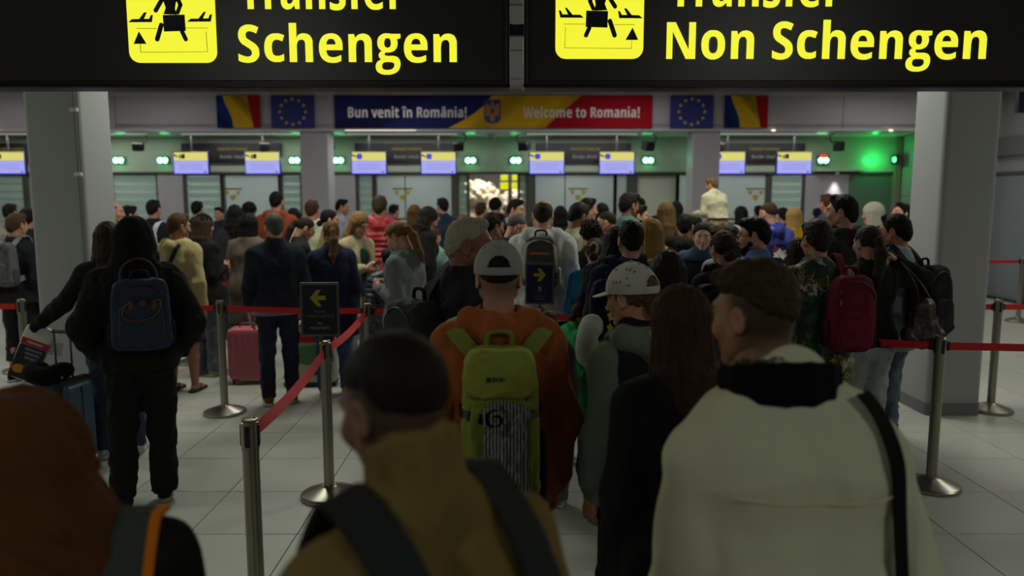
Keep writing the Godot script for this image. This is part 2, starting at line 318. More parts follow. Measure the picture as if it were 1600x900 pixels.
	part("body", block(Vector3(0.5, 0.62, 0.22), 0.02), plain(Color(0.62, 0.64, 0.58), 0.5), bag, at(Vector3(0, 0.33, 0)))
	part("red_band", block(Vector3(0.5, 0.1, 0.004)), plain(Color(0.66, 0.08, 0.1), 0.5), bag, at(Vector3(0, 0.5, 0.112)))
	part("green_print", plate(poly([-0.2, 0.2, 0.22, 0.24, 0.24, 0.06, 0.0, 0.02, -0.22, 0.08]), 0.004), plain(Color(0.3, 0.46, 0.3), 0.5), bag, at(Vector3(0, 0.2, 0.113)))
	part("dark_print", plate(poly([0.0, 0.0, 0.16, 0.05, 0.17, 0.1, 0.02, 0.06]), 0.004), plain(Color(0.08, 0.08, 0.08), 0.5), bag, at(Vector3(0.04, 0.12, 0.116)))
	part("base_band", block(Vector3(0.505, 0.05, 0.225), 0.01), plain(Color(0.12, 0.12, 0.12), 0.6), bag, at(Vector3(0, 0.035, 0)))
	for sg in [-1.0, 1.0]:
		part("handle", tube(smooth_path([Vector3(-0.12, 0.6, sg * 0.1), Vector3(-0.09, 0.78, sg * 0.05), Vector3(0.09, 0.78, sg * 0.05), Vector3(0.12, 0.6, sg * 0.1)]), 0.012, 6), plain(Color(0.6, 0.1, 0.1), 0.6), bag)
	var hb: Dictionary = people.ponytail
	var hp: Vector3 = hb.node.transform * ((hb.j.wr as Array)[1] as Vector3)
	var hbag := thing("handbag", "brown slouchy handbag hanging from the ponytail woman's hand", "handbag", at(hp + Vector3(0.1, -0.55, 0.17)))
	field_part("body", [["b", Vector3(-0.06, 0.06, 0), Vector3(0.08, 0.06, 0), 0.06, 0.06, 0.05], ["b", Vector3(0.01, 0.08, 0), Vector3(0.0, 0.28, 0), 0.06, 0.035, 0.05], ["b", Vector3(-0.05, 0.08, 0), Vector3(-0.03, 0.28, 0), 0.05, 0.03, 0.05], ["b", Vector3(0.07, 0.08, 0), Vector3(0.03, 0.28, 0), 0.055, 0.03, 0.05], ["n", 0.014, Vector3(14, 8, 14), 3]], 0.009, cloth(Color(0.2, 0.14, 0.12), "leather"), hbag)
	for sg in [-1.0, 1.0]:
		part("strap", tube(smooth_path([Vector3(0.02 + sg * 0.035, 0.28, sg * 0.015), Vector3(-0.03 + sg * 0.02, 0.42, -0.03), Vector3(-0.1, 0.545, -0.12)]), 0.007, 6), cloth(Color(0.13, 0.09, 0.08), "leather"), hbag)
	# ---- odds and ends
	phone(people.glasses, "phone held by the dark haired woman with glasses")
	phone(people.creamcoat, "phone read by the blonde woman in the cream coat")
	phone(people.greyhoodie, "phone held low by the girl in the grey hoodie")
	phone(people.bearded, "phone held by the bearded man in white")
	var gd: Dictionary = people.denim
	var gl := thing("glasses", "dark framed glasses on the bearded man in blue denim", "glasses", gd.node.transform * (gd.j.head as Transform3D))
	spectacles(gl)
	var gg: Dictionary = people.glasses
	spectacles(thing("glasses", "thin glasses on the dark haired woman reading her phone", "glasses", gg.node.transform * (gg.j.head as Transform3D)))
	var hd: Dictionary = people.greyhoodie
	part("headband", lathe([Vector2(0.094, -0.008), Vector2(0.096, 0.0), Vector2(0.094, 0.008)], 28), cloth(Color(0.45, 0.38, 0.28)), hd.node, (hd.j.head as Transform3D) * Transform3D(Basis(Vector3.RIGHT, 0.12).scaled(Vector3(0.98, 1, 1.18)), Vector3(0, 0.06, 0.014)))
	part("face_mask", pillow(0.09, 0.08, 0.05, 0.6), cloth(Color(0.55, 0.56, 0.58)), hd.node, (hd.j.head as Transform3D) * at(Vector3(0, -0.07, -0.085)))
	var bt: Dictionary = people.bluetop
	var cc := part("claw_clip", tube(smooth_path([Vector3(-0.03, 0.05, 0.115), Vector3(0.0, 0.075, 0.14), Vector3(0.035, 0.04, 0.14), Vector3(0.03, -0.02, 0.15)]), 0.012, 8), plain(Color(0.62, 0.55, 0.42), 0.3), bt.node, bt.j.head)
	cc.name = "claw_clip"
	var flip: Dictionary = people.beige
	for q in 2:
		var tf := Transform3D(Basis(Vector3.UP, 0.1), (flip.j.an as Array)[q] - Vector3(0, 0.085, 0))
		var sd := part("sandal", mesh_of("shoe_sole"), plain(Color(0.07, 0.05, 0.045), 0.7), flip.node, tf)
		part("thong", tube(smooth_path([Vector3(-0.036, 0.03, -0.03), Vector3(-0.02, 0.06, -0.06), Vector3(0.005, 0.055, -0.1), Vector3(0.025, 0.06, -0.06), Vector3(0.038, 0.03, -0.03)]), 0.007, 6), plain(Color(0.06, 0.045, 0.04), 0.6), sd)
	var wp := thing("neck_pillow", "pale grey neck pillow hanging beside the navy backpack", "pillow", at(Vector3(0.44, 1.04, -4.1), Vector3(0.1, 1.25, 0.2)))
	var u := []
	for k in 9:
		var a := PI * 0.15 + PI * 1.6 * k / 9.0
		var a2 := PI * 0.15 + PI * 1.6 * (k + 1) / 9.0
		u.append(["b", Vector3(cos(a) * 0.085, sin(a) * 0.095, 0), Vector3(cos(a2) * 0.085, sin(a2) * 0.095, 0), 0.055, 0.055, 0.02])
	field_part("cushion", u, 0.01, cloth(Color(0.62, 0.64, 0.6)), wp)


func spectacles(o: Node3D) -> void:
	var m := plain(Color(0.04, 0.035, 0.03), 0.4)
	for sg in [-1.0, 1.0]:
		var rim := []
		for k in 13:
			var a := TAU * k / 12.0
			rim.append(Vector3(sg * 0.033 + cos(a) * 0.024, 0.004 + sin(a) * 0.018, -0.106 + absf(cos(a) * 0.5 + 0.5 * sg * 1.0) * 0.008))
		part("rim", tube(smooth_path(rim, 2), 0.0022, 6), m, o)
		part("temple", tube(PackedVector3Array([Vector3(sg * 0.058, 0.01, -0.098), Vector3(sg * 0.08, 0.01, -0.02), Vector3(sg * 0.082, 0.0, 0.02)]), 0.0022, 6), m, o)
	part("bridge", tube(smooth_path([Vector3(-0.01, 0.008, -0.108), Vector3(0, 0.012, -0.112), Vector3(0.01, 0.008, -0.108)], 4), 0.0022, 6), m, o)

# ---------------------------------------------------------------- lettering
func lettering(words: String, x0: float, x1: float, base: float, z: float, m: Material, parent: Node, depth := 0.004, bold := true, cap := 0.0, called := "lettering") -> MeshInstance3D:
	var f := SystemFont.new()
	f.font_names = PackedStringArray(["Droid Sans"])
	f.font_weight = 700 if bold else 400
	var t := TextMesh.new()
	t.font = f
	t.font_size = 64
	t.pixel_size = 0.01
	t.curve_step = 1.5
	t.text = words
	t.depth = 0.01
	t.horizontal_alignment = HORIZONTAL_ALIGNMENT_LEFT
	var h: TextMesh = t.duplicate()
	h.text = "H"
	var bb := t.get_aabb()
	var hb := h.get_aabb()
	var sx := (x1 - x0) / bb.size.x
	var sy := cap / hb.size.y if cap > 0.0 else sx
	var o := part(called, t, m, parent)
	o.transform = Transform3D(Basis.from_scale(Vector3(sx, sy, depth / 0.01)), Vector3(x0 - bb.position.x * sx, base - hb.position.y * sy, z))
	return o


# ---------------------------------------------------------------- the hall
const TILE := 0.6

func make_floor() -> void:
	var fl := struct("floor", block(Vector3(22.0, 0.2, 32.0)), plain(Color(0.2, 0.2, 0.19), 0.9), at(Vector3(-1.6, -0.112, -11.5)))
	var rng := RandomNumberGenerator.new()
	rng.seed = 4
	var kinds := []
	for k in 4:
		var m := StandardMaterial3D.new()
		m.albedo_color = [Color(0.675, 0.67, 0.645), Color(0.69, 0.685, 0.66), Color(0.66, 0.655, 0.63), Color(0.68, 0.67, 0.65)][k]
		m.roughness = 0.42
		m.metallic_specular = 0.5
		m.uv1_triplanar = true
		m.uv1_world_triplanar = true
		m.uv1_scale = Vector3.ONE * 0.7
		m.uv1_offset = Vector3(0.13 * k, 0, 0.29 * k)
		kinds.append(m)
	var one := to_mesh(block(Vector3(TILE - 0.005, 0.012, TILE - 0.005), 0.0012))
	var rest := {"v": PackedVector3Array(), "n": PackedVector3Array(), "i": PackedInt32Array()}
	var top := PackedVector3Array()
	for iz in range(-7, 45):
		for ix in range(-18, 19):
			var p := Vector3(-1.785 + TILE * (ix + 0.5), -0.0062, -4.47 + TILE * (0.5 - iz))
			var px: float = p.x / maxf(-p.z, 0.1)
			var near: bool = p.z < -2.6 and p.z > -9.4 and px > -0.74 and px < 0.76
			if p.x < -12.4 or p.x > 9.2 or p.z < -26.9:
				continue
			if near:
				part("tile", one, kinds[rng.randi() % 4], fl, at(p - fl.position))
			else:
				join(rest, block(Vector3(TILE - 0.005, 0.012, TILE - 0.005)), at(p - fl.position))
	var r := part("tile_rest", rest, kinds[0], fl)
	r.name = "far_tiles"
	r.set_meta("kind", "stuff")


func light_panel(x: float, z: float, e: float, c: Color, label: String, shine := 1.0) -> void:
	var t := thing("ceiling_light", label, "ceiling light", at(Vector3(x, 3.9, z)), "flat panel lights in the hall ceiling")
	part("frame", both([placed(block(Vector3(1.26, 0.03, 0.03)), at(Vector3(0, -0.005, 0.315))), placed(block(Vector3(1.26, 0.03, 0.03)), at(Vector3(0, -0.005, -0.315))), placed(block(Vector3(0.03, 0.03, 0.6)), at(Vector3(-0.615, -0.005, 0))), placed(block(Vector3(0.03, 0.03, 0.6)), at(Vector3(0.615, -0.005, 0)))]), plain(Color(0.7, 0.7, 0.7), 0.5), t)
	part("diffuser", block(Vector3(1.2, 0.01, 0.6)), glow(c, shine, Color(0.8, 0.8, 0.8)), t, at(Vector3(0, -0.006, 0)))
	var l := AreaLight3D.new()
	l.name = "panel_lamp"
	l.area_size = Vector2(1.2, 0.6)
	l.light_color = c
	l.light_energy = e
	l.shadow_enabled = true
	l.set("area_range", 40.0)
	l.transform = Transform3D(Basis(Vector3.RIGHT, -PI / 2), Vector3(0, -0.03, 0))
	t.add_child(l, true)


func make_shell() -> void:
	var paint := plain(Color(0.6, 0.59, 0.6), 0.6)
	var grey := plain(Color(0.57, 0.57, 0.58), 0.7)
	make_floor()
	var ce := struct("ceiling", block(Vector3(22.0, 0.2, 20.0)), plain(Color(0.62, 0.62, 0.6), 0.8), at(Vector3(-1.6, 4.02, -5.5)))
	for k in 6:   # metal strips between the ceiling boards
		part("joint", block(Vector3(22.0, 0.012, 0.03)), plain(Color(0.35, 0.35, 0.34), 0.6), ce, at(Vector3(0, -0.104, -7.5 + 2.4 * k)))
	struct("wall_left", block(Vector3(0.2, 4.2, 32.0)), paint, at(Vector3(-12.6, 1.9, -11.5)))
	struct("wall_rear", block(Vector3(22.2, 4.2, 0.2)), paint, at(Vector3(-1.6, 1.9, 4.4)))
	var wr := struct("wall_right", block(Vector3(0.2, 4.2, 32.0)), paint, at(Vector3(9.45, 1.9, -11.5)))
	part("ledge", block(Vector3(0.12, 0.35, 5.6)), plain(Color(0.42, 0.42, 0.42), 0.6), wr, at(Vector3(-0.15, 0.95, -0.4)))
	var d := struct("door_1", block(Vector3(0.05, 2.3, 1.2), 0.005), plain(Color(0.5, 0.53, 0.56), 0.35), at(Vector3(9.32, 1.15, -13.9)))
	part("frame", both([placed(block(Vector3(0.07, 2.38, 0.07)), at(Vector3(0, 0.04, 0.63))), placed(block(Vector3(0.07, 2.38, 0.07)), at(Vector3(0, 0.04, -0.63))), placed(block(Vector3(0.07, 0.07, 1.33)), at(Vector3(0, 1.19, 0)))]), plain(Color(0.3, 0.32, 0.32), 0.4), d)
	part("handle", both([placed(block(Vector3(0.02, 0.2, 0.04), 0.004), at(Vector3(-0.032, -0.1, -0.48))), placed(block(Vector3(0.02, 0.025, 0.13), 0.004), at(Vector3(-0.06, -0.06, -0.43)))]), plain(Color(0.6, 0.6, 0.6), 0.3, 1.0), d)
	var board := thing("hanging_sign", "dark navy sign board high beside the right-hand grey pillar", "sign", at(Vector3(8.36, 3.4, -11.5)))
	part("panel", block(Vector3(1.3, 0.46, 0.08), 0.006), plain(Color(0.1, 0.11, 0.16), 0.4), board)
	for x in [-0.5, 0.5]:
		part("rod", tube(PackedVector3Array([Vector3(x, 0.2, 0), Vector3(x, 0.53, 0)]), 0.012), plain(Color(0.3, 0.3, 0.3), 0.4, 1.0), board)
	# square pillars with rounded corners
	for k in 2:
		var xx: float = [-3.76, 3.77][k]
		var b := rounded(0.46, 0.5, 0.05)
		var pl := plate(b, 3.92)
		var o := struct("pillar_%d" % (k + 1), pl, grey, Transform3D(Basis(Vector3.RIGHT, -PI / 2), Vector3(xx, 1.96, -6.37)))
		part("plinth", plate(rounded(0.47, 0.51, 0.05), 0.1), plain(Color(0.4, 0.4, 0.41), 0.6), o, at(Vector3(0, 0, -1.9)))
		if k == 0:
			part("conduit", tube(PackedVector3Array([Vector3(0.2, -0.252, -1.7), Vector3(0.2, -0.252, 1.95)]), 0.008), plain(Color(0.42, 0.42, 0.44), 0.5), o, at(Vector3(0.0, -0.0, 0.0)))
			for h in [0.6, 0.08]:
				part("bracket", block(Vector3(0.06, 0.03, 0.03), 0.004), plain(Color(0.8, 0.8, 0.75), 0.4), o, at(Vector3(0.2, -0.262, h)))
	# bulkhead over the booths, its soffit and the two piers
	var white := plain(Color(0.64, 0.62, 0.65), 0.45)
	var fas := struct("wall_bulkhead", block(Vector3(20.7, 0.66, 0.12)), white, at(Vector3(-2.2, 3.505, -14.36)))
	part("top_trim", block(Vector3(20.7, 0.1, 0.13), 0.01), plain(Color(0.7, 0.7, 0.66), 0.4), fas, at(Vector3(0, 0.365, 0.01)))
	part("bottom_trim", block(Vector3(20.7, 0.03, 0.13), 0.006), plain(Color(0.75, 0.75, 0.76), 0.25), fas, at(Vector3(0, -0.33, 0.01)))
	for x in [-7.55, 1.2, 6.3]:
		part("joint", block(Vector3(0.012, 0.62, 0.004)), plain(Color(0.35, 0.34, 0.36), 0.6), fas, at(Vector3(x + 2.2, 0, 0.0605)))
	var sof := struct("ceiling_soffit", block(Vector3(20.7, 0.06, 1.6)), plain(Color(0.68, 0.68, 0.68), 0.3), at(Vector3(-2.2, 3.26, -15.1)))
	var bow := PackedVector2Array()   # long glossy metal strips, bowed downward
	for k in 9:
		var a := lerpf(-0.085, 0.085, k / 8.0)
		bow.append(Vector2(a, -0.032 * (1.0 - pow(a / 0.085, 2.0))))
	bow.append(Vector2(0.085, 0.02))
	bow.append(Vector2(-0.085, 0.02))
	var strip := to_mesh(plate(bow, 20.6))
	for k in 8:
		part("strip", strip, plain(Color(0.7, 0.7, 0.7), 0.16), sof, Transform3D(Basis(Vector3.UP, PI / 2), Vector3(0, -0.055, 0.62 - 0.178 * k)))
	struct("ceiling_upper", block(Vector3(22.0, 0.2, 12.0)), plain(Color(0.7, 0.7, 0.7), 0.6), at(Vector3(-1.6, 4.02, -21.4)))
	for x in [-3.81, 3.74]:
		var o := struct("pillar_3" if x < 0 else "pillar_4", plate(rounded(0.53, 0.5, 0.02), 3.18), plain(Color(0.66, 0.65, 0.67), 0.45), Transform3D(Basis(Vector3.RIGHT, -PI / 2), Vector3(x, 1.59, -14.62)))
		part("plinth", plate(rounded(0.545, 0.515, 0.02), 0.12), plain(Color(0.4, 0.4, 0.4), 0.6), o, at(Vector3(0, 0, -1.53)))


func make_booths() -> void:
	var frame_m := plain(Color(0.24, 0.24, 0.22), 0.5)
	var wall_m := plain(Color(0.62, 0.65, 0.61), 0.3)
	var z := -15.85
	var hd := struct("wall_header", block(Vector3(20.7, 0.78, 0.14)), wall_m, at(Vector3(-2.2, 2.81, z)))
	part("lower_trim", block(Vector3(20.7, 0.05, 0.17), 0.006), frame_m, hd, at(Vector3(0, -0.39, 0.01)))
	var glass := StandardMaterial3D.new()
	glass.albedo_color = Color(0.82, 0.9, 0.88, 0.16)
	glass.transparency = BaseMaterial3D.TRANSPARENCY_ALPHA
	glass.roughness = 0.06
	var n := 0
	var panes := [[-11.6, -10.4, 1], [-10.3, -9.0, 0], [-8.52, -7.56, 1], [-6.95, -6.2, 1], [-6.13, -4.97, 0], [-4.9, -4.5, 1], [-3.27, -2.97, 1], [-2.888, -1.281, 0], [-1.144, -0.954, 1], [0.163, 0.3, 1], [0.49, 2.18, 0], [2.215, 2.45, 3], [2.66, 3.5, 2], [3.55, 3.83, 3], [4.36, 5.42, 0], [5.52, 6.2, 1]]
	for p in panes:
		n += 1
		var w: float = p[1] - p[0]
		var low := 1.42 if p[2] == 0 else 0.1
		var h := 2.42 - low
		var o := struct("window_%d" % n, both([placed(block(Vector3(0.06, h, 0.1)), at(Vector3(-w / 2 - 0.02, 0, 0))), placed(block(Vector3(0.06, h, 0.1)), at(Vector3(w / 2 + 0.02, 0, 0))), placed(block(Vector3(w, 0.05, 0.1)), at(Vector3(0, h / 2 - 0.025, 0))), placed(block(Vector3(w, 0.05, 0.1)), at(Vector3(0, -h / 2 + 0.025, 0)))]), frame_m, at(Vector3((p[0] + p[1]) / 2, low + h / 2, z)))
		if p[2] == 2:
			part("panel", block(Vector3(w, h, 0.02)), plain(Color(0.7, 0.7, 0.66), 0.4), o, at(Vector3(0, 0, -0.02)))
			continue
		part("pane", block(Vector3(w, h - 0.06, 0.012)), glass, o)
		if p[2] == 0 and w > 1.5:
			part("mullion", block(Vector3(0.018, h, 0.03)), frame_m, o, at(Vector3(-w * 0.12, 0, 0.012)))
		if p[2] == 1:   # wide translucent slats behind the pane
			var sl := StandardMaterial3D.new()
			sl.albedo_color = Color(0.66, 0.75, 0.7)
			sl.roughness = 0.4
			sl.backlight_enabled = true
			sl.backlight = Color(0.7, 0.8, 0.75)
			if looks.has("slat"):
				sl = looks["slat"]
			looks["slat"] = sl
			for k in 12:
				part("slat", block(Vector3(w - 0.02, 0.125, 0.006)), sl, o, Transform3D(Basis(Vector3.RIGHT, 0.5), Vector3(0, h / 2 - 0.14 - k * 0.165, -0.08)))
	# solid wall pieces between the openings
	n = 0
	for p in [[-12.5, -11.64], [-9.0, -8.56], [-7.53, -7.0], [-4.46, -3.33], [-2.93, -2.92], [-1.25, -1.18], [0.34, 0.45], [2.49, 2.62], [3.87, 4.32], [6.24, 7.15]]:
		n += 1
		var w: float = p[1] - p[0]
		if w < 0.05:
			continue
		var m: Material = frame_m if w < 0.2 else plain(Color(0.62, 0.6, 0.64), 0.4)
		struct("wall_panel_%d" % n, block(Vector3(w, 2.42, 0.12)), m, at(Vector3((p[0] + p[1]) / 2, 1.21, z)))
	n = 0
	for p in [[-10.3, -9.0], [-6.17, -4.93], [-2.92, -1.25], [0.45, 2.215], [4.32, 5.46]]:   # desks under the wide panes
		n += 1
		var w: float = p[1] - p[0]
		var o := thing("booth_counter", ["pale passport desk behind the left-hand pillar", "pale passport desk left of the left white pier", "pale passport desk right of the left white pier", "pale passport desk right of the open doorway", "pale passport desk right of the right white pier"][n - 1], "counter", at(Vector3((p[0] + p[1]) / 2, 0, z)), "passport desks of the border booths")
		part("body", block(Vector3(w, 1.36, 0.14), 0.005), plain(Color(0.12, 0.12, 0.2), 0.5), o, at(Vector3(0, 0.68, 0)))
		part("upper_panel", block(Vector3(w, 0.3, 0.03), 0.004), plain(Color(0.66, 0.66, 0.62), 0.4), o, at(Vector3(0, 1.22, 0.09)))
		part("top", block(Vector3(w + 0.02, 0.05, 0.5), 0.01), plain(Color(0.7, 0.7, 0.66), 0.35), o, at(Vector3(0, 1.395, 0.1)))
		# little pennant garland stuck on the glass: a bar with three shields
		if n > 1:
			var gx: float = [0, 0, 0.0, 0.0, 0.0, 0.0][n]
			var px: float = [0, 0, -5.96, -2.34, 1.41, 5.2][n]
			var e := thing("window_emblem", ["", "", "yellow emblem sticker on the glass left of the left white pier", "yellow emblem sticker on the glass right of the left white pier", "yellow emblem sticker on the glass right of the doorway", "yellow emblem sticker on the glass beside the right white pier"][n], "emblem", at(Vector3(px + gx, 1.96, z + 0.012)), "yellow emblem stickers on booth glass")
			var ye := plain(Color(0.6, 0.55, 0.12), 0.5)
			part("bar", block(Vector3(0.42, 0.035, 0.004)), plain(Color(0.42, 0.42, 0.16), 0.5), e, at(Vector3(0, 0.13, 0)))
			part("shield", plate(poly([-0.06, 0.0, 0.06, 0.0, 0.06, -0.07, 0.0, -0.13, -0.06, -0.07]), 0.004), ye, e)
			for sx in [-1.0, 1.0]:
				part("wing", plate(poly([-0.055, 0.06, 0.05, 0.07, 0.02, -0.03, -0.02, 0.0]) if sx < 0 else poly([-0.05, 0.07, 0.055, 0.06, 0.02, 0.0, -0.02, -0.03]), 0.004), ye, e, at(Vector3(sx * 0.12, 0.02, 0)))
	# dark end of the booth line: plain wall, glazed panel, post and side wall
	struct("wall_green_bay", block(Vector3(0.92, 3.1, 0.1)), plain(Color(0.33, 0.42, 0.38), 0.16), at(Vector3(7.61, 1.55, z)))
	struct("trim_1", block(Vector3(0.14, 3.18, 0.2), 0.01), plain(Color(0.5, 0.47, 0.42), 0.4), at(Vector3(8.14, 1.59, z + 0.05)))
	var ws := struct("wall_booth_end", block(Vector3(0.14, 3.18, 1.5)), plain(Color(0.6, 0.62, 0.64), 0.2), at(Vector3(8.3, 1.59, -15.05)))
	for y in [-0.35, 0.35, 0.95]:
		part("joint", block(Vector3(0.004, 0.012, 1.5)), plain(Color(0.3, 0.3, 0.3), 0.6), ws, at(Vector3(-0.071, y, 0)))
	struct("wall_block", block(Vector3(1.1, 3.9, 0.14)), plain(Color(0.6, 0.59, 0.6), 0.6), at(Vector3(8.85, 1.95, -14.36)))
	# rooms behind: staff room wall, bright passage
	var off := plain(Color(0.66, 0.67, 0.67), 0.6)
	struct("wall_office_left", block(Vector3(11.2, 3.1, 0.1)), off, at(Vector3(-6.85, 1.55, -18.4)))
	struct("wall_office_right", block(Vector3(7.8, 3.1, 0.1)), off, at(Vector3(4.3, 1.55, -18.4)))
	struct("wall_passage_left", block(Vector3(0.06, 3.1, 2.3)), off, at(Vector3(-1.19, 1.55, -17.2)))
	struct("wall_passage_right", block(Vector3(0.06, 3.1, 2.3)), off, at(Vector3(0.4, 1.55, -17.2)))
	for q in [[-9.0, 3.4, "left end of the booths"], [-5.4, 2.4, "booth left of the left white pier"], [-2.2, 2.2, "booth right of the left white pier"], [1.4, 2.2, "booth right of the doorway"], [5.2, 2.2, "booth right of the right white pier"]]:
		var sl := thing("slot_light", "slim slot light in the soffit over the " + q[2], "ceiling light", at(Vector3(q[0], 3.155, -14.95)), "slot lights in the booth soffit")
		part("diffuser", block(Vector3(q[1], 0.012, 0.05), 0.003), glow(Color(1, 1, 0.95), 0.3, Color(0.8, 0.8, 0.8)), sl)
		var al := AreaLight3D.new()
		al.name = "slot_lamp"
		al.area_size = Vector2(q[1], 0.05)
		al.light_color = Color(1, 1, 0.95)
		al.light_energy = SLOT * q[1]
		al.shadow_enabled = true
		al.transform = Transform3D(Basis(Vector3.RIGHT, -PI / 2), Vector3(0, -0.012, 0))
		sl.add_child(al, true)
	struct("ceiling_office", block(Vector3(20.7, 0.08, 2.8)), plain(Color(0.7, 0.7, 0.7), 0.6), at(Vector3(-2.2, 3.14, -17.3)))
	struct("wall_passage", block(Vector3(22.0, 4.0, 0.2)), plain(Color(0.62, 0.6, 0.6), 0.6), at(Vector3(-1.6, 2.0, -26.9)))
	for x in [-10.2, -7.8, -5.5, -2.2, 1.4, 4.9, 7.2]:
		var t := thing("office_light", "strip light behind the booth glass at %s" % ["the far left end", "the wide left blind", "the pane left of the left pier", "the pane right of the left pier", "the pane right of the doorway", "the pane beside the right pier", "the green glazed bay"][[-10.2, -7.8, -5.5, -2.2, 1.4, 4.9, 7.2].find(x)], "ceiling light", at(Vector3(x, 3.08, -17.2)), "strip lights behind the booths")
		part("tube", block(Vector3(1.1, 0.03, 0.12), 0.005), glow(Color(0.95, 1.0, 0.97), 1.0, Color(0.8, 0.8, 0.8)), t)
		var l := AreaLight3D.new()
		l.name = "strip_lamp"
		l.area_size = Vector2(1.1, 0.12)
		l.light_color = Color(0.97, 1.0, 0.99)
		l.light_energy = OFFICE
		l.shadow_enabled = true
		l.transform = Transform3D(Basis(Vector3.RIGHT, -PI / 2), Vector3(0, -0.03, 0))
		t.add_child(l, true)
	var t2 := thing("passage_light", "bright light panel in the passage beyond the open doorway", "ceiling light", at(Vector3(-0.4, 3.88, -21.5)))
	part("diffuser", block(Vector3(2.4, 0.03, 1.2), 0.005), glow(Color(1, 0.97, 0.9), 1.5, Color(0.8, 0.8, 0.8)), t2)
	var l2 := AreaLight3D.new()
	l2.name = "passage_lamp"
	l2.area_size = Vector2(2.4, 1.2)
	l2.light_color = Color(1, 0.97, 0.9)
	l2.light_energy = PASSAGE
	l2.shadow_enabled = true
	l2.transform = Transform3D(Basis(Vector3.RIGHT, -PI / 2), Vector3(0, -0.03, 0))
	t2.add_child(l2, true)
	# downlight against the plain wall
	var dl := thing("downlight", "small spotlight washing the plain grey wall right of the booths", "spotlight", at(Vector3(6.85, 2.42, -15.69)))
	part("housing", lathe([Vector2(0.0, 0.03), Vector2(0.045, 0.03), Vector2(0.045, -0.03), Vector2(0.035, -0.03)], 16), plain(Color(0.7, 0.7, 0.7), 0.4), dl)
	part("lens", lathe([Vector2(0.034, -0.024), Vector2(0.0, -0.024)], 16), glow(Color(1, 0.96, 0.9), 3.0), dl)
	part("shelf", block(Vector3(1.0, 0.03, 0.3), 0.004), plain(Color(0.7, 0.7, 0.7), 0.4), dl, at(Vector3(0.05, 0.045, -0.06)))
	var sp := SpotLight3D.new()
	sp.name = "downlight_lamp"
	sp.spot_angle = 32.0
	sp.light_energy = 1.5
	sp.light_color = Color(1, 0.97, 0.93)
	sp.light_size = 0.03
	sp.spot_range = 12.0
	sp.shadow_enabled = true
	sp.transform = Transform3D(Basis(Vector3.RIGHT, -PI / 2), Vector3(0, -0.045, 0.0))
	dl.add_child(sp, true)
	# LED string along the bulkhead
	var ls := thing("light_string", "string of tiny warm lights under the welcome banner", "light string", at(Vector3(-2.5, 3.165, -14.26)))
	for k in 36:
		part("bulb", "bulb", glow(Color(1, 0.95, 0.85), 2.0), ls, at(Vector3(-0.66 + 0.0377 * k, 0, 0.0))) if false else part("bulb", bulb_mesh(), glow(Color(1, 0.95, 0.85), 1.6), ls, at(Vector3(-0.66 + 0.0377 * k, 0, 0.0)))
	var k2 := 0
	for x in [4.97, 7.2, -9.8]:
		var so := thing("soffit_spot", ["tiny warm spot under the bulkhead above the right pair of screens", "tiny warm spot under the bulkhead near the green bay", "small white lamp under the bulkhead left of the left pillar"][k2], "spotlight", at(Vector3(x, 3.165, -14.24)))
		k2 += 1
		part("lens", lathe([Vector2(0.0, -0.02), Vector2(0.03, -0.01), Vector2(0.035, 0.01), Vector2(0, 0.01)], 12), glow(Color(1, 0.9, 0.75), 2.5), so)


var bulb_cache: ArrayMesh

func bulb_mesh() -> ArrayMesh:
	if bulb_cache == null:
		bulb_cache = to_mesh(lathe([Vector2(0, -0.012), Vector2(0.011, -0.004), Vector2(0.011, 0.006), Vector2(0, 0.012)], 6))
	return bulb_cache


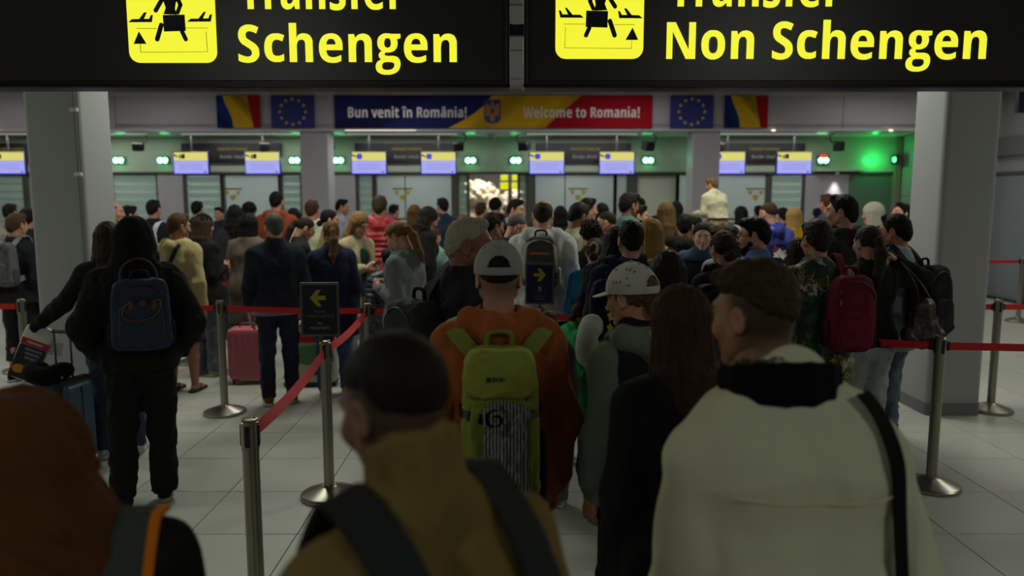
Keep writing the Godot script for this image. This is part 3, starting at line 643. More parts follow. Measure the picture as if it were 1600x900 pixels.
# ---------------------------------------------------------------- screens, signals, speakers and booth signs
func screen(x: float, eu: bool, label: String, w := 0.7) -> void:
	var o := thing("screen", label, "screen", at(Vector3(x, 2.592, -15.0)), "screens over the booths")
	part("casing", block(Vector3(w + 0.03, 0.46, 0.07), 0.01), plain(Color(0.06, 0.06, 0.08), 0.4), o, at(Vector3(0, 0, -0.04)))
	part("arm", tube(PackedVector3Array([Vector3(0, 0.2, -0.06), Vector3(0, 0.56, -0.06)]), 0.02), plain(Color(0.2, 0.2, 0.2), 0.4), o)
	part("blue_field", block(Vector3(w - 0.02, 0.25, 0.004)), glow(Color(0.7, 0.7, 1.0), SCREEN), o, at(Vector3(0, -0.083, 0.0)))
	part("blue_rim", both([placed(block(Vector3(0.012, 0.4, 0.004)), at(Vector3(-w / 2 + 0.004, -0.01, 0))), placed(block(Vector3(0.012, 0.4, 0.004)), at(Vector3(w / 2 - 0.004, -0.01, 0))), placed(block(Vector3(w, 0.016, 0.004)), at(Vector3(0, -0.214, 0)))]), glow(Color(0.08, 0.18, 0.85), SCREEN), o)
	part("yellow_field", block(Vector3(w - 0.02, 0.165, 0.004)), glow(Color(0.92, 0.89, 0.48), SCREEN), o, at(Vector3(0, 0.128, 0.0)))
	var ink := plain(Color(0.1, 0.1, 0.14), 0.5)
	for k in 3:
		part("text_line", block(Vector3(w * (0.72 - 0.08 * (k % 2)), 0.007, 0.003)), glow(Color(0.4, 0.4, 0.85), SCREEN), o, at(Vector3(0, -0.03 - 0.045 * k, 0.002)))
	part("corner_mark", block(Vector3(0.04, 0.035, 0.003)), glow(Color(0.4, 0.3, 0.8), SCREEN), o, at(Vector3(w / 2 - 0.07, -0.18, 0.002)))
	part("plane_symbol", plate(poly([-0.05, 0.02, -0.03, 0.0, 0.05, -0.02, 0.03, 0.015, 0.0, 0.015, -0.03, 0.05]), 0.003), ink, o, at(Vector3(-w / 2 + 0.06, 0.13, 0.002)))
	if eu:
		part("square_mark", plate(rounded(0.11, 0.11, 0.03), 0.004), glow(Color(0.32, 0.28, 0.85), SCREEN), o, at(Vector3(-w / 2 + 0.165, 0.128, 0.003)))
	else:
		part("square_mark", plate(rounded(0.07, 0.09, 0.01), 0.004), ink, o, at(Vector3(-w / 2 + 0.2, 0.13, 0.002)))
		part("figure_symbol", plate(rounded(0.03, 0.08, 0.012), 0.004), ink, o, at(Vector3(-w / 2 + 0.14, 0.12, 0.002)))
	var l := AreaLight3D.new()
	l.name = "screen_lamp"
	l.area_size = Vector2(w, 0.4)
	l.light_color = Color(0.66, 0.65, 0.9)
	l.light_energy = 0.12
	l.shadow_enabled = true
	l.transform = Transform3D(Basis(Vector3.UP, PI), Vector3(0, 0, 0.02))
	o.add_child(l, true)


func signal_light(x: float, label: String, red := false) -> void:
	var o := thing("signal_light", label, "signal light", at(Vector3(x, 2.69, -15.74)), "green signal lights on the booth wall")
	part("casing", block(Vector3(0.24, 0.13 if not red else 0.2, 0.06), 0.01), plain(Color(0.3, 0.32, 0.3), 0.5), o)
	for s in [-1.0, 1.0]:
		part("lamp", lathe([Vector2(0.0, -0.03), Vector2(0.05, -0.022), Vector2(0.056, 0.0)], 16), glow(Color(0.35, 1.0, 0.62), 16.0), o, Transform3D(Basis(Vector3.RIGHT, -PI / 2), Vector3(s * 0.052, -0.01, 0.03)))
		if red:
			part("lamp", lathe([Vector2(0.0, -0.03), Vector2(0.03, -0.022), Vector2(0.034, 0.0)], 12), glow(Color(1.0, 0.12, 0.08), 2.5), o, Transform3D(Basis(Vector3.RIGHT, -PI / 2), Vector3(s * 0.036, 0.07, 0.03)))
	var l := OmniLight3D.new()
	l.name = "signal_lamp"
	l.light_color = Color(0.1, 1.0, 0.4)
	l.light_energy = SIGNAL
	l.light_size = 0.05
	l.omni_range = 20.0
	l.omni_attenuation = 2.0
	l.shadow_enabled = true
	l.position = Vector3(0, -0.01, 0.12)
	o.add_child(l, true)


func speaker(x: float, side: float, label: String) -> void:
	var o := thing("speaker", label, "speaker", at(Vector3(x, 2.93, -15.1)), "black speakers hung from the soffit")
	part("body", block(Vector3(0.22, 0.17, 0.2), 0.02), plain(Color(0.03, 0.03, 0.03), 0.6), o, at(Vector3.ZERO, Vector3(0.25, side * 0.4, 0)))
	part("bracket", tube(smooth_path([Vector3(0, 0.05, -0.05), Vector3(side * 0.14, 0.1, -0.05), Vector3(side * 0.16, 0.2, -0.05), Vector3(side * 0.08, 0.25, -0.05)]), 0.012, 6), plain(Color(0.06, 0.06, 0.06), 0.5), o)
	part("grille", block(Vector3(0.18, 0.13, 0.01), 0.003), plain(Color(0.05, 0.05, 0.05), 0.8), o, Transform3D(Basis.from_euler(Vector3(0.25, side * 0.4, 0)), Basis.from_euler(Vector3(0.25, side * 0.4, 0)) * Vector3(0, 0, 0.102)))


func booth_sign(x0: float, x1: float, label: String) -> void:
	var w := x1 - x0
	var o := thing("booth_sign", label, "sign", at(Vector3((x0 + x1) / 2, 2.86, -15.72)), "dark border check signs over the booths")
	part("upper_panel", block(Vector3(w, 0.27, 0.06), 0.006), plain(Color(0.1, 0.105, 0.2), 0.35), o, at(Vector3(0, 0.04, 0)))
	part("lower_panel", block(Vector3(w * 0.62, 0.4, 0.065), 0.006), plain(Color(0.085, 0.085, 0.11), 0.35), o, at(Vector3(0.04, -0.03, 0)))
	lettering("Controlul Frontierei", -0.28, 0.34, 0.03, 0.035, plain(Color(0.62, 0.56, 0.12), 0.5), o, 0.004, true, 0.06)
	lettering("Border check", -0.23, 0.28, -0.14, 0.035, plain(Color(0.6, 0.6, 0.64), 0.5), o, 0.004, false, 0.075)


func make_booth_fittings() -> void:
	var s := [[-10.15, false, "lit screen beyond the left edge of the left pillar"], [-6.46, false, "first screen right of the left pillar, yellow over blue"], [-5.02, false, "screen just left of the left white pier, yellow over blue"], [-2.88, true, "first screen right of the left white pier, blue emblem at its left"], [-1.48, true, "screen under the left half of the welcome banner's crest"], [0.7, true, "screen under the word Welcome, just right of the doorway"], [2.11, true, "screen under the word Romania on the red part"], [4.34, true, "screen tucked behind the right white pier, blue emblem showing"], [5.68, false, "rightmost screen, beside the red and green signal"]]
	for q in s:
		screen(q[0], q[1], q[2])
	var g := [[-8.29, "first green signal right of the left pillar"], [-7.36, "second green signal right of the left pillar"], [-4.58, "green signal close by the left white pier, on its left"], [-3.66, "green signal close by the left white pier, on its right"], [-0.876, "green signal above the doorway's left side"], [0.081, "green signal above the doorway's right side"], [2.87, "green signal left of the right white pier"], [3.95, "green signal half hidden behind the right white pier"], [6.56, "signal with a red row over its green lamps, far right"]]
	for q in g:
		signal_light(q[0], q[1], q[0] > 6.0)
	var gb := thing("signal_light", "green signal on the post beside the green glazed bay", "signal light", at(Vector3(8.02, 2.69, -15.6)), "green signal lights on the booth wall")
	part("casing", block(Vector3(0.06, 0.2, 0.22), 0.01), plain(Color(0.05, 0.05, 0.05), 0.5), gb)
	part("lamp", lathe([Vector2(0.0, -0.03), Vector2(0.05, -0.022), Vector2(0.056, 0.0)], 16), glow(Color(0.25, 1.0, 0.5), 6.0), gb, Transform3D(Basis(Vector3.BACK, -PI / 2), Vector3(-0.03, 0, 0.02)))
	var l := OmniLight3D.new()
	l.name = "signal_lamp"
	l.light_color = Color(0.1, 1.0, 0.4)
	l.light_energy = SIGNAL * 16.0
	l.light_size = 0.05
	l.omni_range = 20.0
	l.omni_attenuation = 2.0
	l.shadow_enabled = true
	l.position = Vector3(-0.4, 0, 0.05)
	gb.add_child(l, true)
	var sp := [[-7.55, 1.0, "black speaker right of the first two green signals"], [-5.0, 1.0, "black speaker above the screen left of the left pier"], [-3.72, -1.0, "black speaker just right of the left white pier"], [-1.1, 1.0, "black speaker at the end of the second booth sign"], [0.25, -1.0, "black speaker left of the third booth sign"], [2.75, 1.0, "black speaker right of the third booth sign"], [4.15, 1.0, "black speaker right of the right white pier"], [6.6, -1.0, "black speaker above the red and green signal"]]
	for q in sp:
		speaker(q[0], q[1], q[2])
	booth_sign(-6.95, -4.85, "border check sign left of the left white pier")
	booth_sign(-3.3, -1.18, "border check sign right of the left white pier")
	booth_sign(0.51, 2.5, "border check sign right of the open doorway")
	booth_sign(4.38, 6.16, "border check sign right of the right white pier")
	booth_sign(-11.8, -9.4, "border check sign behind the left-hand grey pillar")
	var cam := thing("ceiling_camera", "white twin camera hanging above the doorway", "camera", at(Vector3(-0.42, 3.12, -15.0)))
	part("mount", block(Vector3(0.14, 0.06, 0.12), 0.01), plain(Color(0.7, 0.7, 0.7), 0.4), cam)
	for x in [-0.045, 0.045]:
		part("dome", lathe([Vector2(0, -0.04), Vector2(0.03, -0.03), Vector2(0.04, 0.0), Vector2(0.03, 0.03), Vector2(0, 0.035)], 12), plain(Color(0.5, 0.6, 0.55), 0.2), cam, at(Vector3(x, -0.06, 0.02)))
	# what shows through the doorway
	var rock := to_mesh(run_shape([["e", Vector3(0, 0, 0), Vector3(0.62, 0.42, 0.45), Basis(Vector3.BACK, -0.4), 0.05], ["e", Vector3(0.3, -0.5, 0.1), Vector3(0.36, 0.5, 0.4), Basis(), 0.08], ["e", Vector3(-0.25, -0.75, 0.0), Vector3(0.3, 0.7, 0.3), Basis(), 0.08], ["n", 0.1, Vector3(5, 5, 5), 2], ["n", 0.05, Vector3(13, 13, 13), 3]], 0.05))
	var dec := thing("decoration", "pale lumpy rock-like display seen through the open doorway", "decoration", at(Vector3(-0.95, 2.0, -22.6)))
	part("boulder", rock, plain(Color(0.72, 0.68, 0.6), 0.8), dec)
	part("boulder", rock, plain(Color(0.75, 0.72, 0.68), 0.8), dec, Transform3D(Basis(Vector3.UP, 2.0).scaled(Vector3.ONE * 0.8), Vector3(0.95, -0.2, -0.3)))
	part("stand", block(Vector3(2.4, 1.0, 0.8), 0.02), plain(Color(0.4, 0.38, 0.4), 0.5), dec, at(Vector3(0.4, -1.5, 0)))
	var ys := thing("shop_sign", "bright yellow lit panels seen through the open doorway", "sign", at(Vector3(-0.06, 2.28, -22.0)))
	for q in [[-0.17, 0.0, 0.24, 0.2], [0.17, 0.0, 0.24, 0.2], [-0.17, 0.24, 0.22, 0.16], [0.17, 0.24, 0.22, 0.16], [-1.72, 0.08, 0.4, 0.13]]:
		part("panel", block(Vector3(q[2], q[3], 0.05), 0.01), glow(Color(0.85, 0.86, 0.03), 1.0), ys, at(Vector3(q[0], q[1], 0)))
	part("post", block(Vector3(0.12, 2.6, 0.06)), plain(Color(0.2, 0.2, 0.2), 0.5), ys, at(Vector3(0, -1.0, -0.05)))
	# self-service tablets
	for q in [[-2.05, -12.2, "tablet kiosk with a glowing blue screen right of the red puffer jacket"], [1.29, -12.4, "tablet kiosk with a glowing blue screen right of the bearded man in white"]]:
		var t := thing("kiosk", q[2], "kiosk", at(Vector3(q[0], 0, q[1])), "tablet kiosks in the crowd")
		part("pole", tube(PackedVector3Array([Vector3(0, 0.02, 0), Vector3(0, 1.4, 0)]), 0.03, 12), plain(Color(0.1, 0.1, 0.1), 0.4), t)
		part("base", lathe([Vector2(0.0, 0.0), Vector2(0.2, 0.0), Vector2(0.2, 0.02), Vector2(0.0, 0.03)], 24), plain(Color(0.1, 0.1, 0.1), 0.4), t)
		var tb := part("tablet", plate(rounded(0.17, 0.27, 0.03), 0.03), plain(Color(0.02, 0.02, 0.02), 0.3), t, at(Vector3(0, 1.5, 0.03), Vector3(-0.2, 0.15, -0.06)))
		part("display", block(Vector3(0.11, 0.18, 0.004)), glow(Color(0.12, 0.16, 0.95), 0.9), tb, at(Vector3(0, 0.0, 0.017)))


# ---------------------------------------------------------------- flags and the welcome banner
func print_texture(w: int, h: int, f: Callable) -> StandardMaterial3D:
	var im := Image.create(w, h, false, Image.FORMAT_RGB8)
	for y in h:
		for x in w:
			im.set_pixel(x, y, f.call((x + 0.5) / w, 1.0 - (y + 0.5) / h))
	var m := StandardMaterial3D.new()
	m.albedo_texture = ImageTexture.create_from_image(im)
	m.texture_repeat = false
	m.roughness = 0.75
	m.metallic_specular = 0.2
	return m


func face(w: float, h: float) -> QuadMesh:
	var q := QuadMesh.new()
	q.size = Vector2(w, h)
	return q


func star(r: float) -> PackedVector2Array:
	var out := PackedVector2Array()
	for k in 10:
		var a := PI / 2 + TAU * k / 10.0
		out.append(Vector2(cos(a), sin(a)) * (r if k % 2 == 0 else r * 0.42))
	return out


const BLUE := Color(0.13, 0.145, 0.35)
const YELLOW := Color(0.82, 0.65, 0.15)
const RED := Color(0.6, 0.08, 0.13)

func make_banners() -> void:
	var z := -14.262
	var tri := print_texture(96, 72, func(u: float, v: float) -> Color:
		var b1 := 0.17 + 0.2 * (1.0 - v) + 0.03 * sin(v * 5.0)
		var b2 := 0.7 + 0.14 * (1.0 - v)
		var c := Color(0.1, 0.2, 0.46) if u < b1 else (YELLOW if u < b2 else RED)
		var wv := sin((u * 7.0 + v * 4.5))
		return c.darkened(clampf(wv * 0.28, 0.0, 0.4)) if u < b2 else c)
	var flags := [[-5.187, "r", "flag panel of blue, yellow and red at the left end of the bulkhead"], [-4.16, "e", "blue flag panel with a ring of stars left of the welcome banner"], [3.41, "e", "blue flag panel with a ring of stars right of the welcome banner"], [4.44, "r", "flag panel of blue, yellow and red at the right end of the bulkhead"]]
	for f in flags:
		var o := thing("flag_panel", f[2], "flag", at(Vector3(f[0], 3.51, z)), "flag panels on the bulkhead")
		if f[1] == "r":
			part("board", block(Vector3(0.83, 0.6, 0.02)), plain(Color(0.6, 0.6, 0.6), 0.5), o)
			part("print", face(0.83, 0.6), tri, o, at(Vector3(0, 0, 0.0105)))
		else:
			part("board", block(Vector3(0.82, 0.6, 0.02)), plain(Color(0.1, 0.15, 0.46), 0.5), o)
			for k in 12:
				var a := TAU * k / 12.0
				part("star", plate(star(0.042), 0.004), plain(Color(0.78, 0.64, 0.32), 0.5), o, at(Vector3(cos(a) * 0.245, sin(a) * 0.235, 0.012)))
	var o := thing("welcome_banner", "long welcome banner in blue, yellow and red on the bulkhead", "banner", at(Vector3(-0.352, 3.51, z)))
	part("board", block(Vector3(6.03, 0.61, 0.02)), plain(Color(0.5, 0.5, 0.5), 0.5), o)
	var y0 := -0.305
	var y1 := 0.305
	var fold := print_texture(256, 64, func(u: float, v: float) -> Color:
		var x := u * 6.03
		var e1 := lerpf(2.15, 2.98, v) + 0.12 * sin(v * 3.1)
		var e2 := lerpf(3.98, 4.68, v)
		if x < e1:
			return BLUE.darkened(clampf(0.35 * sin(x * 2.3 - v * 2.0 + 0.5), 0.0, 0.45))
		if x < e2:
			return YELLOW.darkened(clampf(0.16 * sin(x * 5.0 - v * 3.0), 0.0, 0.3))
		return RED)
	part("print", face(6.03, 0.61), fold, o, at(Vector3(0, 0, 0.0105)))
	var white := plain(Color(0.85, 0.85, 0.85), 0.5)
	lettering("Bun venit în România!", -3.11 + 0.352, -0.86 + 0.352, -0.105, 0.0125, white, o, 0.004, true, 0.19)
	lettering("Welcome to Romania!", 0.21 + 0.352, 2.42 + 0.352, -0.105, 0.0125, white, o, 0.004, true, 0.19)
	# crest: blue shield, golden eagle, small quartered shield on its breast
	var c := Node3D.new()
	c.name = "crest"
	c.position = Vector3(-0.02, 0.005, 0.012)
	o.add_child(c, true)
	part("field", plate(poly([-0.155, 0.22, 0.155, 0.22, 0.155, -0.14, 0.1, -0.2, 0.0, -0.23, -0.1, -0.2, -0.155, -0.14]), 0.004), plain(Color(0.08, 0.2, 0.5), 0.5), c)
	var gold := plain(Color(0.66, 0.42, 0.14), 0.5)
	for sx in [-1.0, 1.0]:
		var w := PackedVector2Array()
		for p in [Vector2(0.03, 0.06), Vector2(0.07, 0.13), Vector2(0.12, 0.15), Vector2(0.135, 0.08), Vector2(0.13, -0.02), Vector2(0.115, -0.1), Vector2(0.085, -0.06), Vector2(0.06, -0.1), Vector2(0.03, -0.04)]:
			w.append(Vector2(p.x * sx, p.y))
		part("wing", plate(w, 0.004), gold, c, at(Vector3(0, 0, 0.003)))
	part("body", plate(poly([-0.03, 0.1, -0.02, 0.17, 0.0, 0.2, 0.025, 0.17, 0.03, 0.1, 0.035, -0.05, 0.05, -0.15, 0.0, -0.2, -0.05, -0.15, -0.035, -0.05]), 0.004), gold, c, at(Vector3(0, 0, 0.004)))
	for q in [[-0.02, 0.03, Color(0.1, 0.2, 0.5)], [0.02, 0.03, Color(0.55, 0.1, 0.12)], [-0.02, -0.02, Color(0.55, 0.1, 0.12)], [0.02, -0.02, Color(0.1, 0.2, 0.5)]]:
		part("quarter", block(Vector3(0.04, 0.05, 0.004)), plain(q[2], 0.5), c, at(Vector3(q[0], q[1], 0.007)))


# ---------------------------------------------------------------- the two hanging light boxes
func icon_point(u: float, v: float, flip: bool) -> Vector2:
	var s := 0.00338
	var p := Vector2((180.0 + u / 8.0 - 271.5) * s, (98.0 - v / 8.0) * s)
	return Vector2(-p.x, p.y) if flip else p


func icon_poly(c: Array, flip: bool) -> PackedVector2Array:
	var out := PackedVector2Array()
	for k in range(0, c.size(), 2):
		out.append(icon_point(c[k], c[k + 1], flip))
	return out


func stroke(a: Vector2, b: Vector2, w: float) -> PackedVector2Array:  # a round-ended bar
	var out := PackedVector2Array()
	var d := (b - a).normalized()
	var n := Vector2(-d.y, d.x)
	for k in 9:
		var t := -PI / 2 + PI * k / 8.0
		out.append(b + (d * cos(t) + n * sin(t)) * w)
	for k in 9:
		var t := PI / 2 + PI * k / 8.0
		out.append(a + (d * cos(t) + n * sin(t)) * w)
	return out


func hanging_sign(x0: float, x1: float, label: String, icon_x: float, icon_y: float, lines: Array, flip: bool) -> void:
	var w := x1 - x0
	var h := 0.86
	var o := thing("hanging_sign", label, "sign", at(Vector3((x0 + x1) / 2, 2.42 + h / 2, -4.08)))
	var ox := (x0 + x1) / 2
	var oy := 2.42 + h / 2
	var black := plain(Color(0.2, 0.18, 0.17), 0.32)
	part("casing", block(Vector3(w, h, 0.14), 0.006), plain(Color(0.12, 0.12, 0.12), 0.4), o)
	part("face", block(Vector3(w - 0.07, h - 0.07, 0.01), 0.003), black, o, at(Vector3(0, 0, 0.072)))
	part("rim", both([placed(block(Vector3(w + 0.004, 0.018, 0.02), 0.003), at(Vector3(0, -h / 2 + 0.01, 0.072))), placed(block(Vector3(0.018, h, 0.02), 0.003), at(Vector3(-w / 2 + 0.01, 0, 0.072))), placed(block(Vector3(0.018, h, 0.02), 0.003), at(Vector3(w / 2 - 0.01, 0, 0.072)))]), plain(Color(0.14, 0.14, 0.14), 0.35, 0.6), o)
	for s in [-1.0, 1.0]:
		part("hanger", block(Vector3(0.05, 0.66, 0.05), 0.004), plain(Color(0.15, 0.15, 0.15), 0.4), o, at(Vector3(s * (w / 2 - 0.5), h / 2 + 0.31, 0)))
	var yl := glow(Color(0.97, 0.97, 0.22), 0.96, Color(0.5, 0.48, 0.05))
	for q in lines:
		lettering(q[0], q[1] - ox, q[2] - ox, q[3] - oy, 0.0785, yl, o, 0.004, true, 0.187)
	var ic := part("pictogram", plate(rounded(0.463, 0.5, 0.055), 0.004), yl, o, at(Vector3(icon_x - ox, icon_y - oy + 0.25, 0.079)))
	var dk := plain(Color(0.03, 0.03, 0.02), 0.5)
	var t := at(Vector3(0, -0.25, 0.003))
	for q in [[630, 210, 900, 205, 905, 400, 635, 408], [250, 556, 322, 408, 408, 556], [200, 296, 245, 260, 335, 258, 400, 180, 432, 178, 392, 256, 460, 256, 482, 212, 506, 210, 490, 294], [930, 290, 975, 254, 1070, 254, 1140, 172, 1165, 170, 1125, 250, 1195, 250, 1215, 205, 1240, 202, 1222, 288], [640, 0, 840, 0, 800, 60, 785, 130, 800, 205, 640, 200, 672, 125, 655, 70]]:
		part("figure_piece", plate(icon_poly(q, flip), 0.003), dk, ic, t)
	for q in [[640, 10, 545, 155, 26], [830, 20, 855, 90, 26], [855, 90, 815, 180, 24], [605, 330, 545, 500, 28], [860, 410, 900, 500, 26]]:
		part("figure_piece", plate(stroke(icon_point(q[0], q[1], flip), icon_point(q[2], q[3], flip), q[4] / 8.0 * 0.00338), 0.003), dk, ic, t)
	for q in [[725, 165, 790, 165, 4], [725, 165, 725, 205, 4], [790, 165, 790, 205, 4], [297, 371, 550, 371, 2], [910, 366, 1180, 366, 2], [330, 556, 332, 658, 2], [332, 658, 1165, 652, 2], [1156, 405, 1165, 652, 2]]:
		part("line", plate(stroke(icon_point(q[0], q[1], flip), icon_point(q[2], q[3], flip), q[4] / 8.0 * 0.00338), 0.003), dk, ic, t)
	var head := PackedVector2Array()
	for k in 20:
		head.append(icon_point(740, -90, flip) + Vector2(cos(TAU * k / 20.0), sin(TAU * k / 20.0)) * 0.03)
	part("figure_piece", plate(head, 0.003), dk, ic, t)
	var l := AreaLight3D.new()
	l.name = "sign_lamp"
	l.area_size = Vector2(1.6, 0.5)
	l.light_color = Color(0.97, 0.95, 0.3)
	l.light_energy = SIGN
	l.shadow_enabled = true
	l.transform = Transform3D(Basis(Vector3.UP, PI), Vector3((icon_x + lines[1][2]) / 2 - ox, 0.05, 0.1))
	o.add_child(l, true)


func make_signs() -> void:
	hanging_sign(-3.1, -0.012, "hanging sign that reads Transfer Schengen in yellow on black", -1.787, 2.548, [["Transfer", -1.422, -0.57, 2.822], ["Schengen", -1.443, -0.291, 2.552]], false)
	hanging_sign(0.061, 3.15, "hanging sign that reads Transfer Non Schengen in yellow on black", 0.46, 2.568, [["Transfer", 0.828, 1.716, 2.835], ["Non Schengen", 0.814, 2.5, 2.568]], true)
	var b := thing("sign_bracket", "black bar joining the two hanging signs in the gap", "bracket", at(Vector3(0.025, 2.73, -4.08)))
	part("bar", block(Vector3(0.1, 0.055, 0.05), 0.004), plain(Color(0.03, 0.03, 0.04), 0.4), b)
	part("collar", both([placed(block(Vector3(0.012, 0.06, 0.056)), at(Vector3(-0.034, 0, 0))), placed(block(Vector3(0.012, 0.06, 0.056)), at(Vector3(0.034, 0, 0)))]), plain(Color(0.15, 0.14, 0.4), 0.3, 0.5), b)


# ---------------------------------------------------------------- queue barriers
func stanchion(x: float, z: float, label: String) -> Node3D:
	var o := thing("barrier_post", label, "barrier post", at(Vector3(x, 0, z)), "steel queue barrier posts")
	var steel := looks["steel"] as Material
	part("base", lathe([Vector2(0.0, 0.0), Vector2(0.172, 0.0), Vector2(0.175, 0.006), Vector2(0.175, 0.02), Vector2(0.165, 0.028), Vector2(0.16, 0.03), Vector2(0.05, 0.068), Vector2(0.04, 0.075), Vector2(0.0, 0.075)], 40), steel, o)
	part("pole", lathe([Vector2(0.032, 0.07), Vector2(0.032, 0.86)], 28), steel, o)
	part("cassette", lathe([Vector2(0.0, 0.86), Vector2(0.034, 0.86), Vector2(0.0345, 0.97), Vector2(0.031, 0.975)], 28), steel, o)
	part("cap", lathe([Vector2(0.032, 0.974), Vector2(0.031, 0.982), Vector2(0.024, 0.984), Vector2(0.022, 0.98), Vector2(0.0, 0.981)], 28), plain(Color(0.55, 0.53, 0.4), 0.3, 0.8), o)
	for k in 4:
		part("belt_slot", block(Vector3(0.02, 0.085, 0.012), 0.002), plain(Color(0.02, 0.02, 0.02), 0.5), o, Transform3D(Basis(Vector3.UP, PI / 2 * k), Basis(Vector3.UP, PI / 2 * k) * Vector3(0, 0.918, 0.031)))
	return o


func belt(a: Vector3, b: Vector3, sag: float, twist: float, label: String) -> void:
	var o := thing("barrier_belt", label, "barrier belt", at(a), "red queue barrier belts")
	var pts := PackedVector3Array()
	var ns := PackedVector3Array()
	var d := (b - a).normalized()
	var side := d.cross(Vector3.UP).normalized()
	for k in 41:
		var t := k / 40.0
		pts.append((b - a) * t - Vector3(0, sag * 4.0 * t * (1.0 - t), 0))
		ns.append(side.rotated(d, twist * sqrt(sin(PI * t))))
	part("webbing", ribbon(pts, ns, 0.048, 0.0016), looks["belt"], o)
	for p in [Vector3.ZERO, b - a]:
		part("end_clip", block(Vector3(0.03, 0.056, 0.012), 0.003), plain(Color(0.03, 0.03, 0.03), 0.5), o, Transform3D(Basis(side.cross(Vector3.UP), Vector3.UP, side), p))


func post_sign(x: float, y: float, z: float, turn: float, first: bool, label: String) -> void:
	var o := thing("queue_sign", label, "sign", Transform3D(Basis(Vector3.UP, turn), Vector3(x, y, z)), "framed signs on barrier posts")
	var met := plain(Color(0.42, 0.42, 0.4), 0.35, 0.9)
	part("back", block(Vector3(0.218, 0.302, 0.008)), plain(Color(0.1, 0.1, 0.1), 0.5), o, at(Vector3(0, 0.165, 0)))
	part("frame", both([placed(block(Vector3(0.228, 0.016, 0.02), 0.003), at(Vector3(0, 0.32, 0.004))), placed(block(Vector3(0.228, 0.016, 0.02), 0.003), at(Vector3(0, 0.01, 0.004))), placed(block(Vector3(0.014, 0.31, 0.02), 0.003), at(Vector3(-0.108, 0.165, 0.004))), placed(block(Vector3(0.014, 0.31, 0.02), 0.003), at(Vector3(0.108, 0.165, 0.004)))]), met, o)
	part("sheet", block(Vector3(0.2, 0.295, 0.003)), plain(Color(0.1, 0.1, 0.17) if first else Color(0.13, 0.1, 0.26), 0.25), o, at(Vector3(0, 0.165, 0.006)))
	part("stem", tube(PackedVector3Array([Vector3(0, -0.03, 0), Vector3(0, 0.01, 0)]), 0.012, 12), met, o)
	var ye := plain(Color(0.62, 0.57, 0.1) if first else Color(0.68, 0.6, 0.08), 0.5)
	var s := 1.0 if first else -1.0
	var ar := PackedVector2Array()
	for p in [Vector2(-0.052, 0.0), Vector2(-0.012, 0.05), Vector2(0.014, 0.05), Vector2(-0.008, 0.014), Vector2(0.042, 0.014), Vector2(0.042, -0.012), Vector2(-0.008, -0.012), Vector2(0.018, -0.05), Vector2(-0.008, -0.05)]:
		ar.append(Vector2(p.x * s, p.y))
	part("arrow", plate(ar, 0.002), ye, o, at(Vector3(-0.005, 0.235, 0.0085)))
	if first:
		var dim := plain(Color(0.5, 0.45, 0.16), 0.5)
		var wh := plain(Color(0.6, 0.6, 0.62), 0.5)
		lettering("TOATE", -0.035, 0.033, 0.145, 0.0085, dim, o, 0.001, false, 0.0155)
		lettering("PAȘAPOARTELE", -0.083, 0.083, 0.117, 0.0085, dim, o, 0.001, false, 0.0165)
		lettering("ALL", -0.018, 0.018, 0.075, 0.0085, wh, o, 0.001, false, 0.0155)
		lettering("PASSPORTS", -0.06, 0.06, 0.045, 0.0085, wh, o, 0.001, false, 0.0165)
	else:
		for k in 12:
			part("star", plate(star(0.007), 0.002), plain(Color(0.4, 0.25, 0.35), 0.5), o, at(Vector3(0.038 * cos(TAU * k / 12.0), 0.125 + 0.038 * sin(TAU * k / 12.0), 0.0085)))
		part("figure_mark", plate(rounded(0.026, 0.04, 0.01), 0.002), plain(Color(0.45, 0.45, 0.6), 0.5), o, at(Vector3(0, 0.125, 0.0085)))
		part("text_line", block(Vector3(0.08, 0.009, 0.002)), plain(Color(0.34, 0.3, 0.14), 0.5), o, at(Vector3(0, 0.067, 0.0085)))
		part("text_line", block(Vector3(0.075, 0.009, 0.002)), plain(Color(0.38, 0.34, 0.45), 0.5), o, at(Vector3(0, 0.044, 0.0085)))


